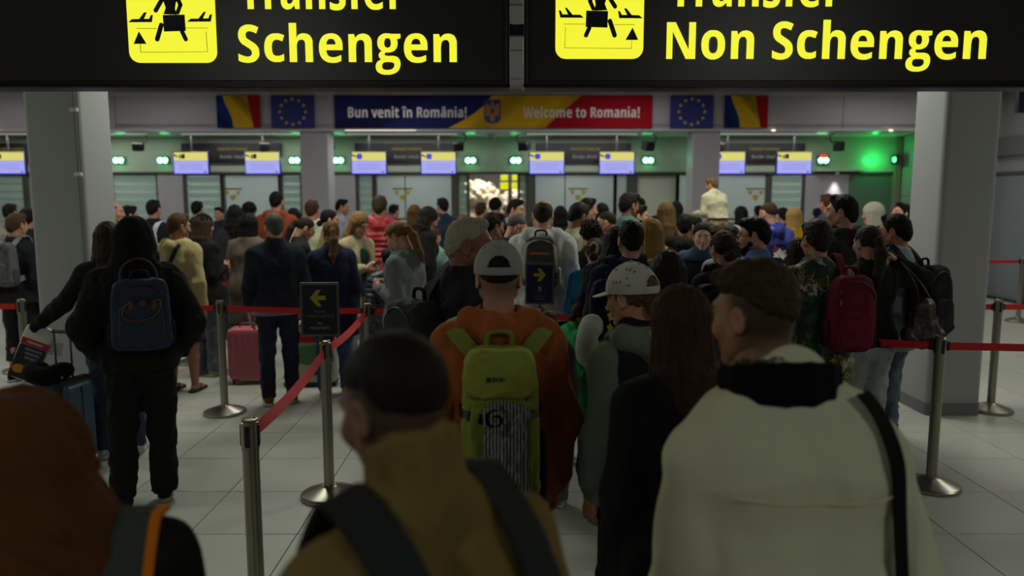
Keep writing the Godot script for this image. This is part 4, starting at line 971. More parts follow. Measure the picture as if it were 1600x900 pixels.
func make_barriers() -> void:
	var st := StandardMaterial3D.new()
	st.albedo_color = Color(0.62, 0.6, 0.56)
	st.metallic = 1.0
	st.roughness = 0.3
	looks["steel"] = st
	var be := StandardMaterial3D.new()
	be.albedo_color = Color(0.74, 0.03, 0.07)
	be.roughness = 0.7
	be.normal_enabled = true
	be.normal_texture = weave
	be.normal_scale = 0.3
	be.uv1_triplanar = true
	be.uv1_scale = Vector3.ONE * 20.0
	looks["belt"] = be
	var P := {"a": Vector2(-2.487, -6.21), "b": Vector2(-1.135, -4.4), "c": Vector2(-1.02, -2.78), "d": Vector2(-1.2, -6.05), "e": Vector2(2.69, -4.55), "f": Vector2(4.19, -6.28), "g": Vector2(7.72, -11.1), "h": Vector2(-4.24, -6.3), "i": Vector2(-5.3, -7.79), "k": Vector2(0.24, -5.8), "l": Vector2(-3.62, -8.2), "m": Vector2(-0.45, -7.7), "n": Vector2(-4.3, -10.0), "p": Vector2(-2.6, -10.0)}
	var L := {"a": "steel barrier post between the beige hoodie and the pink suitcase", "b": "steel barrier post carrying the All Passports sign", "c": "nearest steel barrier post with a yellowish round cap", "d": "steel barrier post behind the twisted belt near the ponytail woman", "e": "steel barrier post beside the shoulder of the white shirt", "f": "steel barrier post standing right of the right-hand pillar", "g": "far steel barrier post by the grey side door", "h": "steel barrier post at the left edge of the left pillar", "i": "steel barrier post at the far left, beyond the grey backpack", "k": "steel barrier post under the purple arrow sign", "l": "steel barrier post hidden behind the beige hoodie", "m": "steel barrier post hidden behind the grey hooded girl", "n": "steel barrier post deep in the crowd behind the dark hat", "p": "steel barrier post deep in the crowd behind the navy coat"}
	for q in P:
		stanchion(P[q].x, P[q].y, L[q])
	var V := func(q: String) -> Vector3:
		return Vector3(P[q].x, 0.918, P[q].y)
	var B := func(a: String, b: String, sag: float, tw: float, label: String) -> void:
		var p: Vector3 = V.call(a)
		var q: Vector3 = V.call(b)
		var d := (q - p).normalized() * 0.045
		belt(p + d, q - d, sag, tw, label)
	B.call("a", "d", 0.01, 0.0, "red belt passing behind the All Passports sign")
	belt(Vector3(-2.53, 0.918, -6.21), Vector3(-3.52, 0.918, -6.35), 0.005, 0.0, "red belt running left to the pillar behind the hooded person")
	B.call("d", "b", 0.03, 0.8, "twisted red belt just right of the All Passports sign")
	B.call("b", "c", 0.03, 0.82, "twisted red belt running down to the nearest post")
	belt(Vector3(-4.285, 0.918, -6.31), Vector3(-7.4, 0.918, -6.5), 0.01, 0.0, "red belt at the left edge of the picture by the grey backpack")
	belt(Vector3(-1.155, 0.918, -6.05), Vector3(0.2, 0.918, -5.84), 0.02, 0.0, "red belt behind the grey haired man's backpack")
	belt(Vector3(-3.57, 0.918, -8.2), Vector3(-0.5, 0.918, -7.71), 0.02, 0.0, "red belt in the second row behind the navy coat")
	belt(Vector3(-4.25, 0.918, -10.0), Vector3(-2.65, 0.918, -10.0), 0.01, 0.0, "short stretch of red belt behind the dark coated couple")
	belt(Vector3(0.285, 0.918, -5.78), Vector3(2.645, 0.918, -4.57), 0.02, 0.0, "red belt across the middle behind the white shirt's head")
	belt(Vector3(2.735, 0.918, -4.55), Vector3(5.6, 0.9, -4.5), 0.01, 0.0, "red belt leaving the picture at the right edge")
	belt(Vector3(4.145, 0.918, -6.28), Vector3(4.01, 0.918, -6.3), 0.0, 0.0, "short red belt between the right-hand pillar and its post")
	belt(Vector3(4.235, 0.918, -6.28), Vector3(7.0, 0.8, -7.6), 0.02, 0.0, "red belt slanting down right of the right-hand pillar")
	belt(Vector3(7.67, 0.918, -11.1), Vector3(5.4, 0.918, -11.2), 0.01, 0.0, "far red belt in front of the grey side door")
	post_sign(-1.155, 1.01, -4.385, 0.03, true, "framed sign with a left arrow that reads All Passports")
	post_sign(0.22, 1.01, -5.78, -0.08, false, "purple framed sign with a right arrow before the white backpack")

# ---------------------------------------------------------------- implicit surfaces, meshed as surface nets
class Field:
	var v := PackedFloat32Array()
	var o := Vector3.ZERO
	var c := 0.02
	var nx := 0
	var ny := 0
	var nz := 0

	func _init(box: AABB, cell: float) -> void:
		c = cell
		o = box.position - Vector3.ONE * 2.5 * c
		nx = int(ceil(box.size.x / c)) + 6
		ny = int(ceil(box.size.y / c)) + 6
		nz = int(ceil(box.size.z / c)) + 6
		v.resize(nx * ny * nz)
		v.fill(1.0)

	func span(lo: Vector3, hi: Vector3) -> PackedInt32Array:
		var a := ((lo - o) / c).floor()
		var b := ((hi - o) / c).ceil()
		return PackedInt32Array([maxi(0, int(a.x)), maxi(0, int(a.y)), maxi(0, int(a.z)), mini(nx - 1, int(b.x)), mini(ny - 1, int(b.y)), mini(nz - 1, int(b.z))])

	func bone(a: Vector3, b: Vector3, ra: float, rb: float, k: float) -> void:
		var m := maxf(ra, rb) + k + 2.0 * c
		var lo := Vector3(minf(a.x, b.x) - m, minf(a.y, b.y) - m, minf(a.z, b.z) - m)
		var hi := Vector3(maxf(a.x, b.x) + m, maxf(a.y, b.y) + m, maxf(a.z, b.z) + m)
		var s := span(lo, hi)
		var ab := b - a
		var inv := 1.0 / maxf(ab.length_squared(), 1e-9)
		var dr := rb - ra
		var w := v
		var ik := 0.25 / k
		for z in range(s[2], s[5] + 1):
			var pz := o.z + z * c - a.z
			for y in range(s[1], s[4] + 1):
				var py := o.y + y * c - a.y
				var base := (py * ab.y + pz * ab.z)
				var i := (z * ny + y) * nx + s[0]
				var px := o.x + s[0] * c - a.x
				for x in range(s[0], s[3] + 1):
					var t := clampf((px * ab.x + base) * inv, 0.0, 1.0)
					var dx := px - t * ab.x
					var dy := py - t * ab.y
					var dz := pz - t * ab.z
					var d := sqrt(dx * dx + dy * dy + dz * dz) - ra - dr * t
					var old := w[i]
					var h := k - absf(d - old)
					if h > 0.0:
						w[i] = minf(d, old) - h * h * ik
					elif d < old:
						w[i] = d
					i += 1
					px += c

	func ball(q: Vector3, r: Vector3, turn: Basis, k: float, carve: bool) -> void:
		var m := maxf(r.x, maxf(r.y, r.z)) + k + 2.0 * c
		var s := span(q - Vector3.ONE * m, q + Vector3.ONE * m)
		var inv := turn.transposed()
		var w := v
		for z in range(s[2], s[5] + 1):
			for y in range(s[1], s[4] + 1):
				var i := (z * ny + y) * nx + s[0]
				for x in range(s[0], s[3] + 1):
					var p: Vector3 = inv * (o + Vector3(x, y, z) * c - q)
					var e := p / r
					var k0 := e.length()
					var d := -minf(r.x, minf(r.y, r.z)) if k0 < 1e-4 else k0 * (k0 - 1.0) / (e / r).length()
					var old := w[i]
					if carve:
						var h2 := k - absf(-d - old)
						w[i] = maxf(-d, old) + (h2 * h2 * 0.25 / k if h2 > 0.0 else 0.0)
					else:
						var h := k - absf(d - old)
						w[i] = minf(d, old) - (h * h * 0.25 / k if h > 0.0 else 0.0)
					i += 1

	func plane(q: Vector3, n: Vector3) -> void:
		var w := v
		var i := 0
		for z in nz:
			for y in ny:
				var b := (o.y + y * c - q.y) * n.y + (o.z + z * c - q.z) * n.z
				for x in nx:
					var d := b + (o.x + x * c - q.x) * n.x
					if d > w[i]:
						w[i] = d
					i += 1

	func hairline(pts: Array) -> void:  # keeps what is above a line that runs from the brow back to the nape (z, y)
		var w := v
		var i := 0
		for z in nz:
			var pz := o.z + z * c
			var hy: float = pts[0].y
			for j in range(1, pts.size()):
				var p0: Vector2 = pts[j - 1]
				var p1: Vector2 = pts[j]
				if pz >= p0.x:
					hy = lerpf(p0.y, p1.y, clampf((pz - p0.x) / (p1.x - p0.x), 0.0, 1.0))
			for y in ny:
				var d := (hy - (o.y + y * c)) * 0.75
				for x in nx:
					var old := w[i]
					var h := 0.026 - absf(d - old)
					w[i] = maxf(d, old) + (h * h * 9.6 if h > 0.0 else 0.0)
					i += 1

	func noise(amp: float, f: Vector3, sd: int) -> void:
		var n := FastNoiseLite.new()
		n.seed = sd
		n.frequency = 1.0
		n.noise_type = FastNoiseLite.TYPE_SIMPLEX
		n.fractal_type = FastNoiseLite.FRACTAL_NONE
		var w := v
		var i := 0
		for z in nz:
			for y in ny:
				for x in nx:
					if absf(w[i]) < 2.5 * c + amp:
						w[i] += amp * n.get_noise_3d((o.x + x * c) * f.x, (o.y + y * c) * f.y, (o.z + z * c) * f.z)
					i += 1

	func creases(amp: float, f: Vector3, sd: int, turn: float) -> void:  # rounded folds parted by sharper valleys
		var n := FastNoiseLite.new()
		n.seed = sd
		n.frequency = 1.0
		n.noise_type = FastNoiseLite.TYPE_SIMPLEX
		n.fractal_type = FastNoiseLite.FRACTAL_NONE
		var w := v
		var cs := cos(turn)
		var sn := sin(turn)
		var i := 0
		for z in nz:
			for y in ny:
				for x in nx:
					if absf(w[i]) < 2.5 * c + amp:
						var px := o.x + x * c
						var py := o.y + y * c
						w[i] -= amp * (absf(n.get_noise_3d((px * cs + py * sn) * f.x, (py * cs - px * sn) * f.y, (o.z + z * c) * f.z)) - 0.3)
					i += 1

	func ridges(amp: float, period: float, y0: float, y1: float) -> void:
		var w := v
		for y in ny:
			var py := o.y + y * c
			if py < y0 or py > y1:
				continue
			var d := -amp * absf(sin(PI * (py - y0) / period)) + amp * 0.5
			for z in nz:
				var i := (z * ny + y) * nx
				for x in nx:
					if absf(w[i]) < 3.0 * c:
						w[i] += d
					i += 1

	func net() -> Dictionary:
		var verts := PackedVector3Array()
		var norms := PackedVector3Array()
		var index := PackedInt32Array()
		var ids := PackedInt32Array()
		ids.resize(nx * ny * nz)
		ids.fill(-1)
		var w := v
		var sx := 1
		var sy := nx
		var sz := nx * ny
		for z in nz - 1:
			for y in ny - 1:
				var i := (z * ny + y) * nx
				for x in nx - 1:
					var a := w[i]
					var n := int(a < 0.0) + int(w[i + 1] < 0.0) + int(w[i + sy] < 0.0) + int(w[i + sy + 1] < 0.0) + int(w[i + sz] < 0.0) + int(w[i + sz + 1] < 0.0) + int(w[i + sz + sy] < 0.0) + int(w[i + sz + sy + 1] < 0.0)
					if n != 0 and n != 8:
						var b := w[i + 1]
						var d := w[i + sy]
						var e := w[i + sy + 1]
						var f := w[i + sz]
						var g := w[i + sz + 1]
						var h := w[i + sz + sy]
						var k := w[i + sz + sy + 1]
						var p := Vector3.ZERO
						var m := 0
						if (a < 0.0) != (b < 0.0):
							p += Vector3(a / (a - b), 0, 0)
							m += 1
						if (d < 0.0) != (e < 0.0):
							p += Vector3(d / (d - e), 1, 0)
							m += 1
						if (f < 0.0) != (g < 0.0):
							p += Vector3(f / (f - g), 0, 1)
							m += 1
						if (h < 0.0) != (k < 0.0):
							p += Vector3(h / (h - k), 1, 1)
							m += 1
						if (a < 0.0) != (d < 0.0):
							p += Vector3(0, a / (a - d), 0)
							m += 1
						if (b < 0.0) != (e < 0.0):
							p += Vector3(1, b / (b - e), 0)
							m += 1
						if (f < 0.0) != (h < 0.0):
							p += Vector3(0, f / (f - h), 1)
							m += 1
						if (g < 0.0) != (k < 0.0):
							p += Vector3(1, g / (g - k), 1)
							m += 1
						if (a < 0.0) != (f < 0.0):
							p += Vector3(0, 0, a / (a - f))
							m += 1
						if (b < 0.0) != (g < 0.0):
							p += Vector3(1, 0, b / (b - g))
							m += 1
						if (d < 0.0) != (h < 0.0):
							p += Vector3(0, 1, d / (d - h))
							m += 1
						if (e < 0.0) != (k < 0.0):
							p += Vector3(1, 1, e / (e - k))
							m += 1
						ids[i] = verts.size()
						verts.append(o + (Vector3(x, y, z) + p / m) * c)
						norms.append(Vector3(b + e + g + k - a - d - f - h, d + e + h + k - a - b - f - g, f + g + h + k - a - b - d - e).normalized())
					i += 1
		for z in range(1, nz - 1):
			for y in range(1, ny - 1):
				var i := (z * ny + y) * nx + 1
				for x in range(1, nx - 1):
					var inside := w[i] < 0.0
					if inside != (w[i + sx] < 0.0):
						quad(index, ids[i - sy - sz], ids[i - sz], ids[i], ids[i - sy], inside)
					if inside != (w[i + sy] < 0.0):
						quad(index, ids[i - sx - sz], ids[i - sx], ids[i], ids[i - sz], inside)
					if inside != (w[i + sz] < 0.0):
						quad(index, ids[i - sx - sy], ids[i - sy], ids[i], ids[i - sx], inside)
					i += 1
		return {"v": verts, "n": norms, "i": index}

	func quad(index: PackedInt32Array, a: int, b: int, d: int, e: int, inside: bool) -> void:
		if a < 0 or b < 0 or d < 0 or e < 0:
			return
		if inside:
			index.append_array(PackedInt32Array([a, d, b, a, e, d]))
		else:
			index.append_array(PackedInt32Array([a, b, d, a, d, e]))


static func run_shape(prims: Array, cell: float) -> Dictionary:
	var box := AABB()
	var first := true
	for p in prims:
		var b := AABB()
		if p[0] == "b":
			var m := Vector3.ONE * maxf(p[3], p[4])
			b = AABB(p[1] - m, m * 2.0).merge(AABB(p[2] - m, m * 2.0))
		elif p[0] == "e":
			var m := Vector3.ONE * maxf(p[2].x, maxf(p[2].y, p[2].z)) if p[3] != Basis() else p[2] as Vector3
			b = AABB(p[1] - m, m * 2.0)
		else:
			continue
		box = b if first else box.merge(b)
		first = false
	var f := Field.new(box, cell)
	for p in prims:
		match p[0]:
			"b": f.bone(p[1], p[2], p[3], p[4], p[5])
			"e": f.ball(p[1], p[2], p[3], p[4], false)
			"x": f.ball(p[1], p[2], p[3], p[4], true)
			"p": f.plane(p[1], p[2])
			"h": f.hairline(p[1])
			"n": f.noise(p[1], p[2], p[3])
			"f": f.creases(p[1], p[2], p[3], p[4])
			"r": f.ridges(p[1], p[2], p[3], p[4])
	return f.net()


var jobs := []          # [key, prims, cell]
var shapes := {}        # key -> {v, n, i}
var meshes := {}        # key -> ArrayMesh

func want(key: String, prims: Array, cell: float) -> String:
	if not shapes.has(key):
		shapes[key] = {}
		jobs.append([key, prims, cell])
	return key


func run_job(n: int) -> void:
	jobs[n][3] = run_shape(jobs[n][1], jobs[n][2])


func run_jobs() -> void:
	for j in jobs:
		j.append(null)
	var t := WorkerThreadPool.add_group_task(run_job, jobs.size())
	WorkerThreadPool.wait_for_group_task_completion(t)
	for j in jobs:
		shapes[j[0]] = j[3]
	jobs.clear()


func to_mesh(d: Dictionary) -> ArrayMesh:
	var a := []
	a.resize(Mesh.ARRAY_MAX)
	a[Mesh.ARRAY_VERTEX] = d.v
	a[Mesh.ARRAY_NORMAL] = d.n
	if d.has("c"):
		a[Mesh.ARRAY_COLOR] = d.c
	a[Mesh.ARRAY_INDEX] = d.i
	var m := ArrayMesh.new()
	m.add_surface_from_arrays(Mesh.PRIMITIVE_TRIANGLES, a)
	return m


func mesh_of(key: String) -> ArrayMesh:
	if not meshes.has(key):
		meshes[key] = to_mesh(shapes[key])
	return meshes[key]


func join(into: Dictionary, d: Dictionary, t: Transform3D, mirror := false) -> void:
	var at: int = into.v.size()
	for j in d.v.size():
		var p: Vector3 = d.v[j]
		var n: Vector3 = d.n[j]
		if mirror:
			p.x = -p.x
			n.x = -n.x
		into.v.append(t * p)
		into.n.append((t.basis * n).normalized())
		if into.has("c"):
			into.c.append(d.c[j] if d.has("c") else Color.WHITE)
	for j in range(0, d.i.size(), 3):
		if mirror:
			into.i.append_array(PackedInt32Array([at + d.i[j], at + d.i[j + 2], at + d.i[j + 1]]))
		else:
			into.i.append_array(PackedInt32Array([at + d.i[j], at + d.i[j + 1], at + d.i[j + 2]]))


# ---------------------------------------------------------------- plain shapes (front faces clockwise)
func tube(path: PackedVector3Array, r: float, sides := 8, r2 := -1.0) -> Dictionary:
	var d := {"v": PackedVector3Array(), "n": PackedVector3Array(), "i": PackedInt32Array()}
	var n := path.size()
	var up := Vector3(0.123, 0.98, 0.157)
	for k in n:
		var t := (path[mini(k + 1, n - 1)] - path[maxi(k - 1, 0)]).normalized()
		if absf(t.dot(up)) > 0.95:
			up = Vector3(0.95, 0.1, 0.29)
		var s := t.cross(up).normalized()
		var u := s.cross(t).normalized()
		up = u
		var rr := r if r2 < 0.0 else lerpf(r, r2, float(k) / (n - 1))
		for j in sides:
			var a := TAU * j / sides
			var w := s * cos(a) + u * sin(a)
			d.v.append(path[k] + w * rr)
			d.n.append(w)
	for k in n - 1:
		for j in sides:
			var j2 := (j + 1) % sides
			var a := k * sides + j
			var b := k * sides + j2
			d.i.append_array(PackedInt32Array([a, b, a + sides, b, b + sides, a + sides]))
	for e in [0, n - 1]:
		var at: int = d.v.size()
		var t2 := (path[1] - path[0]).normalized() * (-1.0 if e == 0 else 1.0) if e == 0 else (path[n - 1] - path[n - 2]).normalized()
		d.v.append(path[e])
		d.n.append(t2)
		for j in sides:
			d.v.append(d.v[e * sides + j])
			d.n.append(t2)
		for j in sides:
			var j2 := (j + 1) % sides
			if e == 0:
				d.i.append_array(PackedInt32Array([at, at + 1 + j2, at + 1 + j]))
			else:
				d.i.append_array(PackedInt32Array([at, at + 1 + j, at + 1 + j2]))
	return d


func smooth_path(pts: Array, per := 6) -> PackedVector3Array:
	var cu := Curve3D.new()
	for k in pts.size():
		var a: Vector3 = pts[maxi(k - 1, 0)]
		var b: Vector3 = pts[mini(k + 1, pts.size() - 1)]
		cu.add_point(pts[k], (a - b) / 6.0, (b - a) / 6.0)
	var out := PackedVector3Array()
	for k in range(0, (pts.size() - 1) * per + 1):
		out.append(cu.sample(k / per, float(k % per) / per) if k < (pts.size() - 1) * per else pts[-1] as Vector3)
	return out


func ribbon(path: PackedVector3Array, normals: PackedVector3Array, w: float, th: float) -> Dictionary:  # a strap with thickness
	var d := {"v": PackedVector3Array(), "n": PackedVector3Array(), "i": PackedInt32Array()}
	var n := path.size()
	for k in n:
		var t := (path[mini(k + 1, n - 1)] - path[maxi(k - 1, 0)]).normalized()
		var s := t.cross(normals[k]).normalized()
		var u := s.cross(t).normalized()
		for q in [[-1, -1, Vector2(0, -1)], [1, -1, Vector2(0, -1)], [1, -1, Vector2(1, 0)], [1, 1, Vector2(1, 0)], [1, 1, Vector2(0, 1)], [-1, 1, Vector2(0, 1)], [-1, 1, Vector2(-1, 0)], [-1, -1, Vector2(-1, 0)]]:
			d.v.append(path[k] + s * (q[0] * w * 0.5) + u * (q[1] * th * 0.5))
			d.n.append(s * q[2].x + u * q[2].y)
	for k in n - 1:
		for j in [0, 2, 4, 6]:
			var a: int = k * 8 + j
			d.i.append_array(PackedInt32Array([a, a + 1, a + 8, a + 1, a + 9, a + 8]))
	for e in [0, n - 1]:
		var b: int = e * 8
		d.i.append_array(PackedInt32Array([b, b + 5, b + 1, b + 1, b + 5, b + 4] if e == 0 else [b, b + 1, b + 5, b + 1, b + 4, b + 5]))
	return d


func lathe(profile: Array, sides := 32) -> Dictionary:  # profile of (radius, y) from bottom to top; sharp corners doubled by the caller's points
	var d := {"v": PackedVector3Array(), "n": PackedVector3Array(), "i": PackedInt32Array()}
	for k in profile.size() - 1:
		var a: Vector2 = profile[k]
		var b: Vector2 = profile[k + 1]
		var t := (b - a).normalized()
		var at: int = d.v.size()
		for j in sides + 1:
			var an := TAU * j / sides
			var nn := Vector3(cos(an) * t.y, -t.x, sin(an) * t.y)
			d.v.append(Vector3(a.x * cos(an), a.y, a.x * sin(an)))
			d.v.append(Vector3(b.x * cos(an), b.y, b.x * sin(an)))
			d.n.append(nn)
			d.n.append(nn)
		for j in sides:
			var i: int = at + j * 2
			d.i.append_array(PackedInt32Array([i, i + 2, i + 1, i + 1, i + 2, i + 3]))
	return d


func pillow(w: float, h: float, dp: float, e := 0.4, taper := 0.0, nu := 20, nv := 28) -> Dictionary:  # a stuffed, rounded box about the origin
	var d := {"v": PackedVector3Array(), "n": PackedVector3Array(), "i": PackedInt32Array()}
	for a in nu + 1:
		var ph := -PI / 2 + PI * a / nu
		for b in nv + 1:
			var th := TAU * b / nv
			var cp := pow(absf(cos(ph)), e)
			var p := Vector3(cp * signf(cos(th)) * pow(absf(cos(th)), e), signf(sin(ph)) * pow(absf(sin(ph)), e), cp * signf(sin(th)) * pow(absf(sin(th)), e))
			var q := 2.0 - e
			var nn := Vector3(signf(cos(th)) * pow(absf(cos(ph)), q) * pow(absf(cos(th)), q) / w, signf(sin(ph)) * pow(absf(sin(ph)), q) / h, signf(sin(th)) * pow(absf(cos(ph)), q) * pow(absf(sin(th)), q) / dp)
			var s := 1.0 - taper * p.y
			d.v.append(Vector3(p.x * w * 0.5 * s, p.y * h * 0.5, p.z * dp * 0.5 * s))
			d.n.append(nn.normalized() if nn.length() > 1e-6 else Vector3(0, signf(ph), 0))
	for a in nu:
		for b in nv:
			var i := a * (nv + 1) + b
			d.i.append_array(PackedInt32Array([i, i + 1, i + nv + 1, i + 1, i + nv + 2, i + nv + 1]))
	return d


func crumpled(d: Dictionary, amp: float, f: float, sd: int) -> Dictionary:  # cloth bulges and creases pressed into a smooth shape
	var n := FastNoiseLite.new()
	n.seed = sd
	n.frequency = f
	n.fractal_octaves = 2
	var out := {"v": PackedVector3Array(), "n": d.n.duplicate(), "i": d.i}
	for k in d.v.size():
		out.v.append(d.v[k] + d.n[k] * amp * (absf(n.get_noise_3dv(d.v[k])) * 2.2 - 0.5))
	for k in d.v.size():
		var e := 0.006
		var g := Vector3.ZERO
		for ax in 3:
			var q := Vector3.ZERO
			q[ax] = e
			g[ax] = (absf(n.get_noise_3dv(d.v[k] + q)) - absf(n.get_noise_3dv(d.v[k] - q))) / (2.0 * e)
		g -= d.n[k] * g.dot(d.n[k])
		out.n[k] = (d.n[k] - g * amp * 2.2).normalized()
	return out


func block(size: Vector3, bev := 0.0) -> Dictionary:  # a box about the origin, its edges chamfered
	var d := {"v": PackedVector3Array(), "n": PackedVector3Array(), "i": PackedInt32Array()}
	var h := size * 0.5
	var axes := [Vector3.RIGHT, Vector3.UP, Vector3.BACK]
	var corner := func(sx: float, sy: float, sz: float, ax: int) -> Vector3:
		var p := Vector3(sx * (h.x - bev), sy * (h.y - bev), sz * (h.z - bev))
		p[ax] = [sx, sy, sz][ax] * h[ax]
		return p
	var face := func(pts: Array) -> void:
		var at: int = d.v.size()
		var n: Vector3 = (pts[1] - pts[0]).cross(pts[2] - pts[0]).normalized()
		var mid := Vector3.ZERO
		for p in pts:
			mid += p
		var flip: bool = n.dot(mid) < 0.0
		for p in pts:
			d.v.append(p)
			d.n.append(-n if flip else n)
		for k in range(1, pts.size() - 1):
			d.i.append_array(PackedInt32Array([at, at + k, at + k + 1] if flip else [at, at + k + 1, at + k]))
	for ax in 3:
		for s in [-1.0, 1.0]:
			var pts := []
			for q in [[-1, -1], [1, -1], [1, 1], [-1, 1]]:
				var sg := [0.0, 0.0, 0.0]
				sg[ax] = s
				sg[(ax + 1) % 3] = float(q[0])
				sg[(ax + 2) % 3] = float(q[1])
				pts.append(corner.call(sg[0], sg[1], sg[2], ax))
			face.call(pts)
	if bev > 0.0:
		for ax in 3:
			var b1 := (ax + 1) % 3
			var b2 := (ax + 2) % 3
			for s1 in [-1.0, 1.0]:
				for s2 in [-1.0, 1.0]:
					var pts := []
					for q in [[-1.0, b1], [1.0, b1], [1.0, b2], [-1.0, b2]]:
						var sg := [0.0, 0.0, 0.0]
						sg[ax] = q[0]
						sg[b1] = s1
						sg[b2] = s2
						pts.append(corner.call(sg[0], sg[1], sg[2], q[1]))
					face.call(pts)
		for sx in [-1.0, 1.0]:
			for sy in [-1.0, 1.0]:
				for sz in [-1.0, 1.0]:
					face.call([corner.call(sx, sy, sz, 0), corner.call(sx, sy, sz, 1), corner.call(sx, sy, sz, 2)])
	return d


func plate(outline: PackedVector2Array, th: float) -> Dictionary:  # a flat shape in the xy plane with thickness, its front at +z
	var d := {"v": PackedVector3Array(), "n": PackedVector3Array(), "i": PackedInt32Array()}
	var tri := Geometry2D.triangulate_polygon(outline)
	for s in [1.0, -1.0]:
		var at: int = d.v.size()
		for p in outline:
			d.v.append(Vector3(p.x, p.y, s * th * 0.5))
			d.n.append(Vector3(0, 0, s))
		for k in range(0, tri.size(), 3):
			var a := outline[tri[k]]
			var b := outline[tri[k + 1]]
			var e := outline[tri[k + 2]]
			var ccw := (b - a).cross(e - a) > 0.0
			if ccw == (s > 0.0):
				d.i.append_array(PackedInt32Array([at + tri[k], at + tri[k + 2], at + tri[k + 1]]))
			else:
				d.i.append_array(PackedInt32Array([at + tri[k], at + tri[k + 1], at + tri[k + 2]]))
	var area := 0.0
	for k in outline.size():
		area += outline[k].cross(outline[(k + 1) % outline.size()])
	for k in outline.size():
		var a := outline[k]
		var b := outline[(k + 1) % outline.size()]
		var n := Vector3((b - a).y, -(b - a).x, 0).normalized() * signf(area)
		var at: int = d.v.size()
		for p in [Vector3(a.x, a.y, th * 0.5), Vector3(b.x, b.y, th * 0.5), Vector3(b.x, b.y, -th * 0.5), Vector3(a.x, a.y, -th * 0.5)]:
			d.v.append(p)
			d.n.append(n)
		d.i.append_array(PackedInt32Array([at, at + 1, at + 2, at, at + 2, at + 3] if area > 0.0 else [at, at + 2, at + 1, at, at + 3, at + 2]))
	return d


func poly(c: Array) -> PackedVector2Array:
	var out := PackedVector2Array()
	for k in range(0, c.size(), 2):
		out.append(Vector2(c[k], c[k + 1]))
	return out


func rounded(w: float, h: float, r: float) -> PackedVector2Array:
	var out := PackedVector2Array()
	for q in [[1, 1, 0], [-1, 1, 1], [-1, -1, 2], [1, -1, 3]]:
		for k in 7:
			var a: float = PI / 2 * (q[2] + k / 6.0)
			out.append(Vector2(q[0] * (w / 2 - r), q[1] * (h / 2 - r)) + Vector2(cos(a), sin(a)) * r)
	return out


func placed(d: Dictionary, t: Transform3D) -> Dictionary:
	var out := {"v": PackedVector3Array(), "n": PackedVector3Array(), "i": PackedInt32Array()}
	join(out, d, t)
	return out


func at(p: Vector3, turn := Vector3.ZERO) -> Transform3D:
	return Transform3D(Basis.from_euler(turn), p)


func both(list: Array) -> Dictionary:
	var out := {"v": PackedVector3Array(), "n": PackedVector3Array(), "i": PackedInt32Array()}
	for d in list:
		join(out, d, Transform3D())
	return out


# ---------------------------------------------------------------- nodes
func part(called: String, shape, m: Material, parent: Node, where := Transform3D()) -> MeshInstance3D:
	var o := MeshInstance3D.new()
	o.name = called
	o.mesh = shape if shape is Mesh else to_mesh(shape)
	o.material_override = m
	o.transform = where
	parent.add_child(o, true)
	return o


var taken := {}

func numbered(called: String) -> String:
	taken[called] = taken.get(called, -1) + 1
	return called if taken[called] == 0 else "%s_%03d" % [called, taken[called]]


func tag(o: Node3D, label: String, category: String, group := "") -> Node3D:
	o.set_meta("label", label)
	o.set_meta("category", category)
	if group:
		o.set_meta("group", group)
	return o


func thing(called: String, label: String, category: String, where := Transform3D(), group := "") -> Node3D:
	var o := Node3D.new()
	o.name = numbered(called)
	o.transform = where
	add_child(o, true)
	return tag(o, label, category, group)


func struct(called: String, shape, m: Material, where := Transform3D()) -> MeshInstance3D:
	var o := part(called, shape, m, self, where)
	o.set_meta("kind", "structure")
	return o


# ---------------------------------------------------------------- materials
var looks := {}
var weave: Texture2D
var folds: Texture2D
var strands: Texture2D
var speckle: Texture2D

func noise_map(size: int, f: float, oct: int, kind: int, strength: float, sd: int) -> NoiseTexture2D:
	var n := FastNoiseLite.new()
	n.seed = sd
	n.frequency = f
	n.noise_type = kind
	n.fractal_octaves = oct
	var t := NoiseTexture2D.new()
	t.width = size
	t.height = size
	t.seamless = true
	t.noise = n
	if strength > 0.0:
		t.as_normal_map = true
		t.bump_strength = strength
	return t


func make_textures() -> void:
	weave = noise_map(256, 0.09, 2, FastNoiseLite.TYPE_CELLULAR, 3.0, 3)
	folds = noise_map(256, 0.012, 3, FastNoiseLite.TYPE_SIMPLEX, 9.0, 5)
	strands = noise_map(256, 0.05, 3, FastNoiseLite.TYPE_SIMPLEX, 7.0, 7)
	speckle = noise_map(256, 0.03, 4, FastNoiseLite.TYPE_SIMPLEX, 0.0, 9)


func plain(c: Color, rough := 0.6, metal := 0.0, spec := 0.5) -> StandardMaterial3D:
	var key := "p%s %s %s %s" % [c.to_html(), rough, metal, spec]
	if not looks.has(key):
		var m := StandardMaterial3D.new()
		m.albedo_color = c
		m.roughness = rough
		m.metallic = metal
		m.metallic_specular = spec
		looks[key] = m
	return looks[key]


func glow(c: Color, e: float, base := Color(0.05, 0.05, 0.05)) -> StandardMaterial3D:
	var key := "g%s %s" % [c.to_html(), e]
	if not looks.has(key):
		var m := StandardMaterial3D.new()
		m.albedo_color = base
		m.roughness = 0.4
		m.emission_enabled = true
		m.emission = c
		m.emission_energy_multiplier = e
		looks[key] = m
	return looks[key]


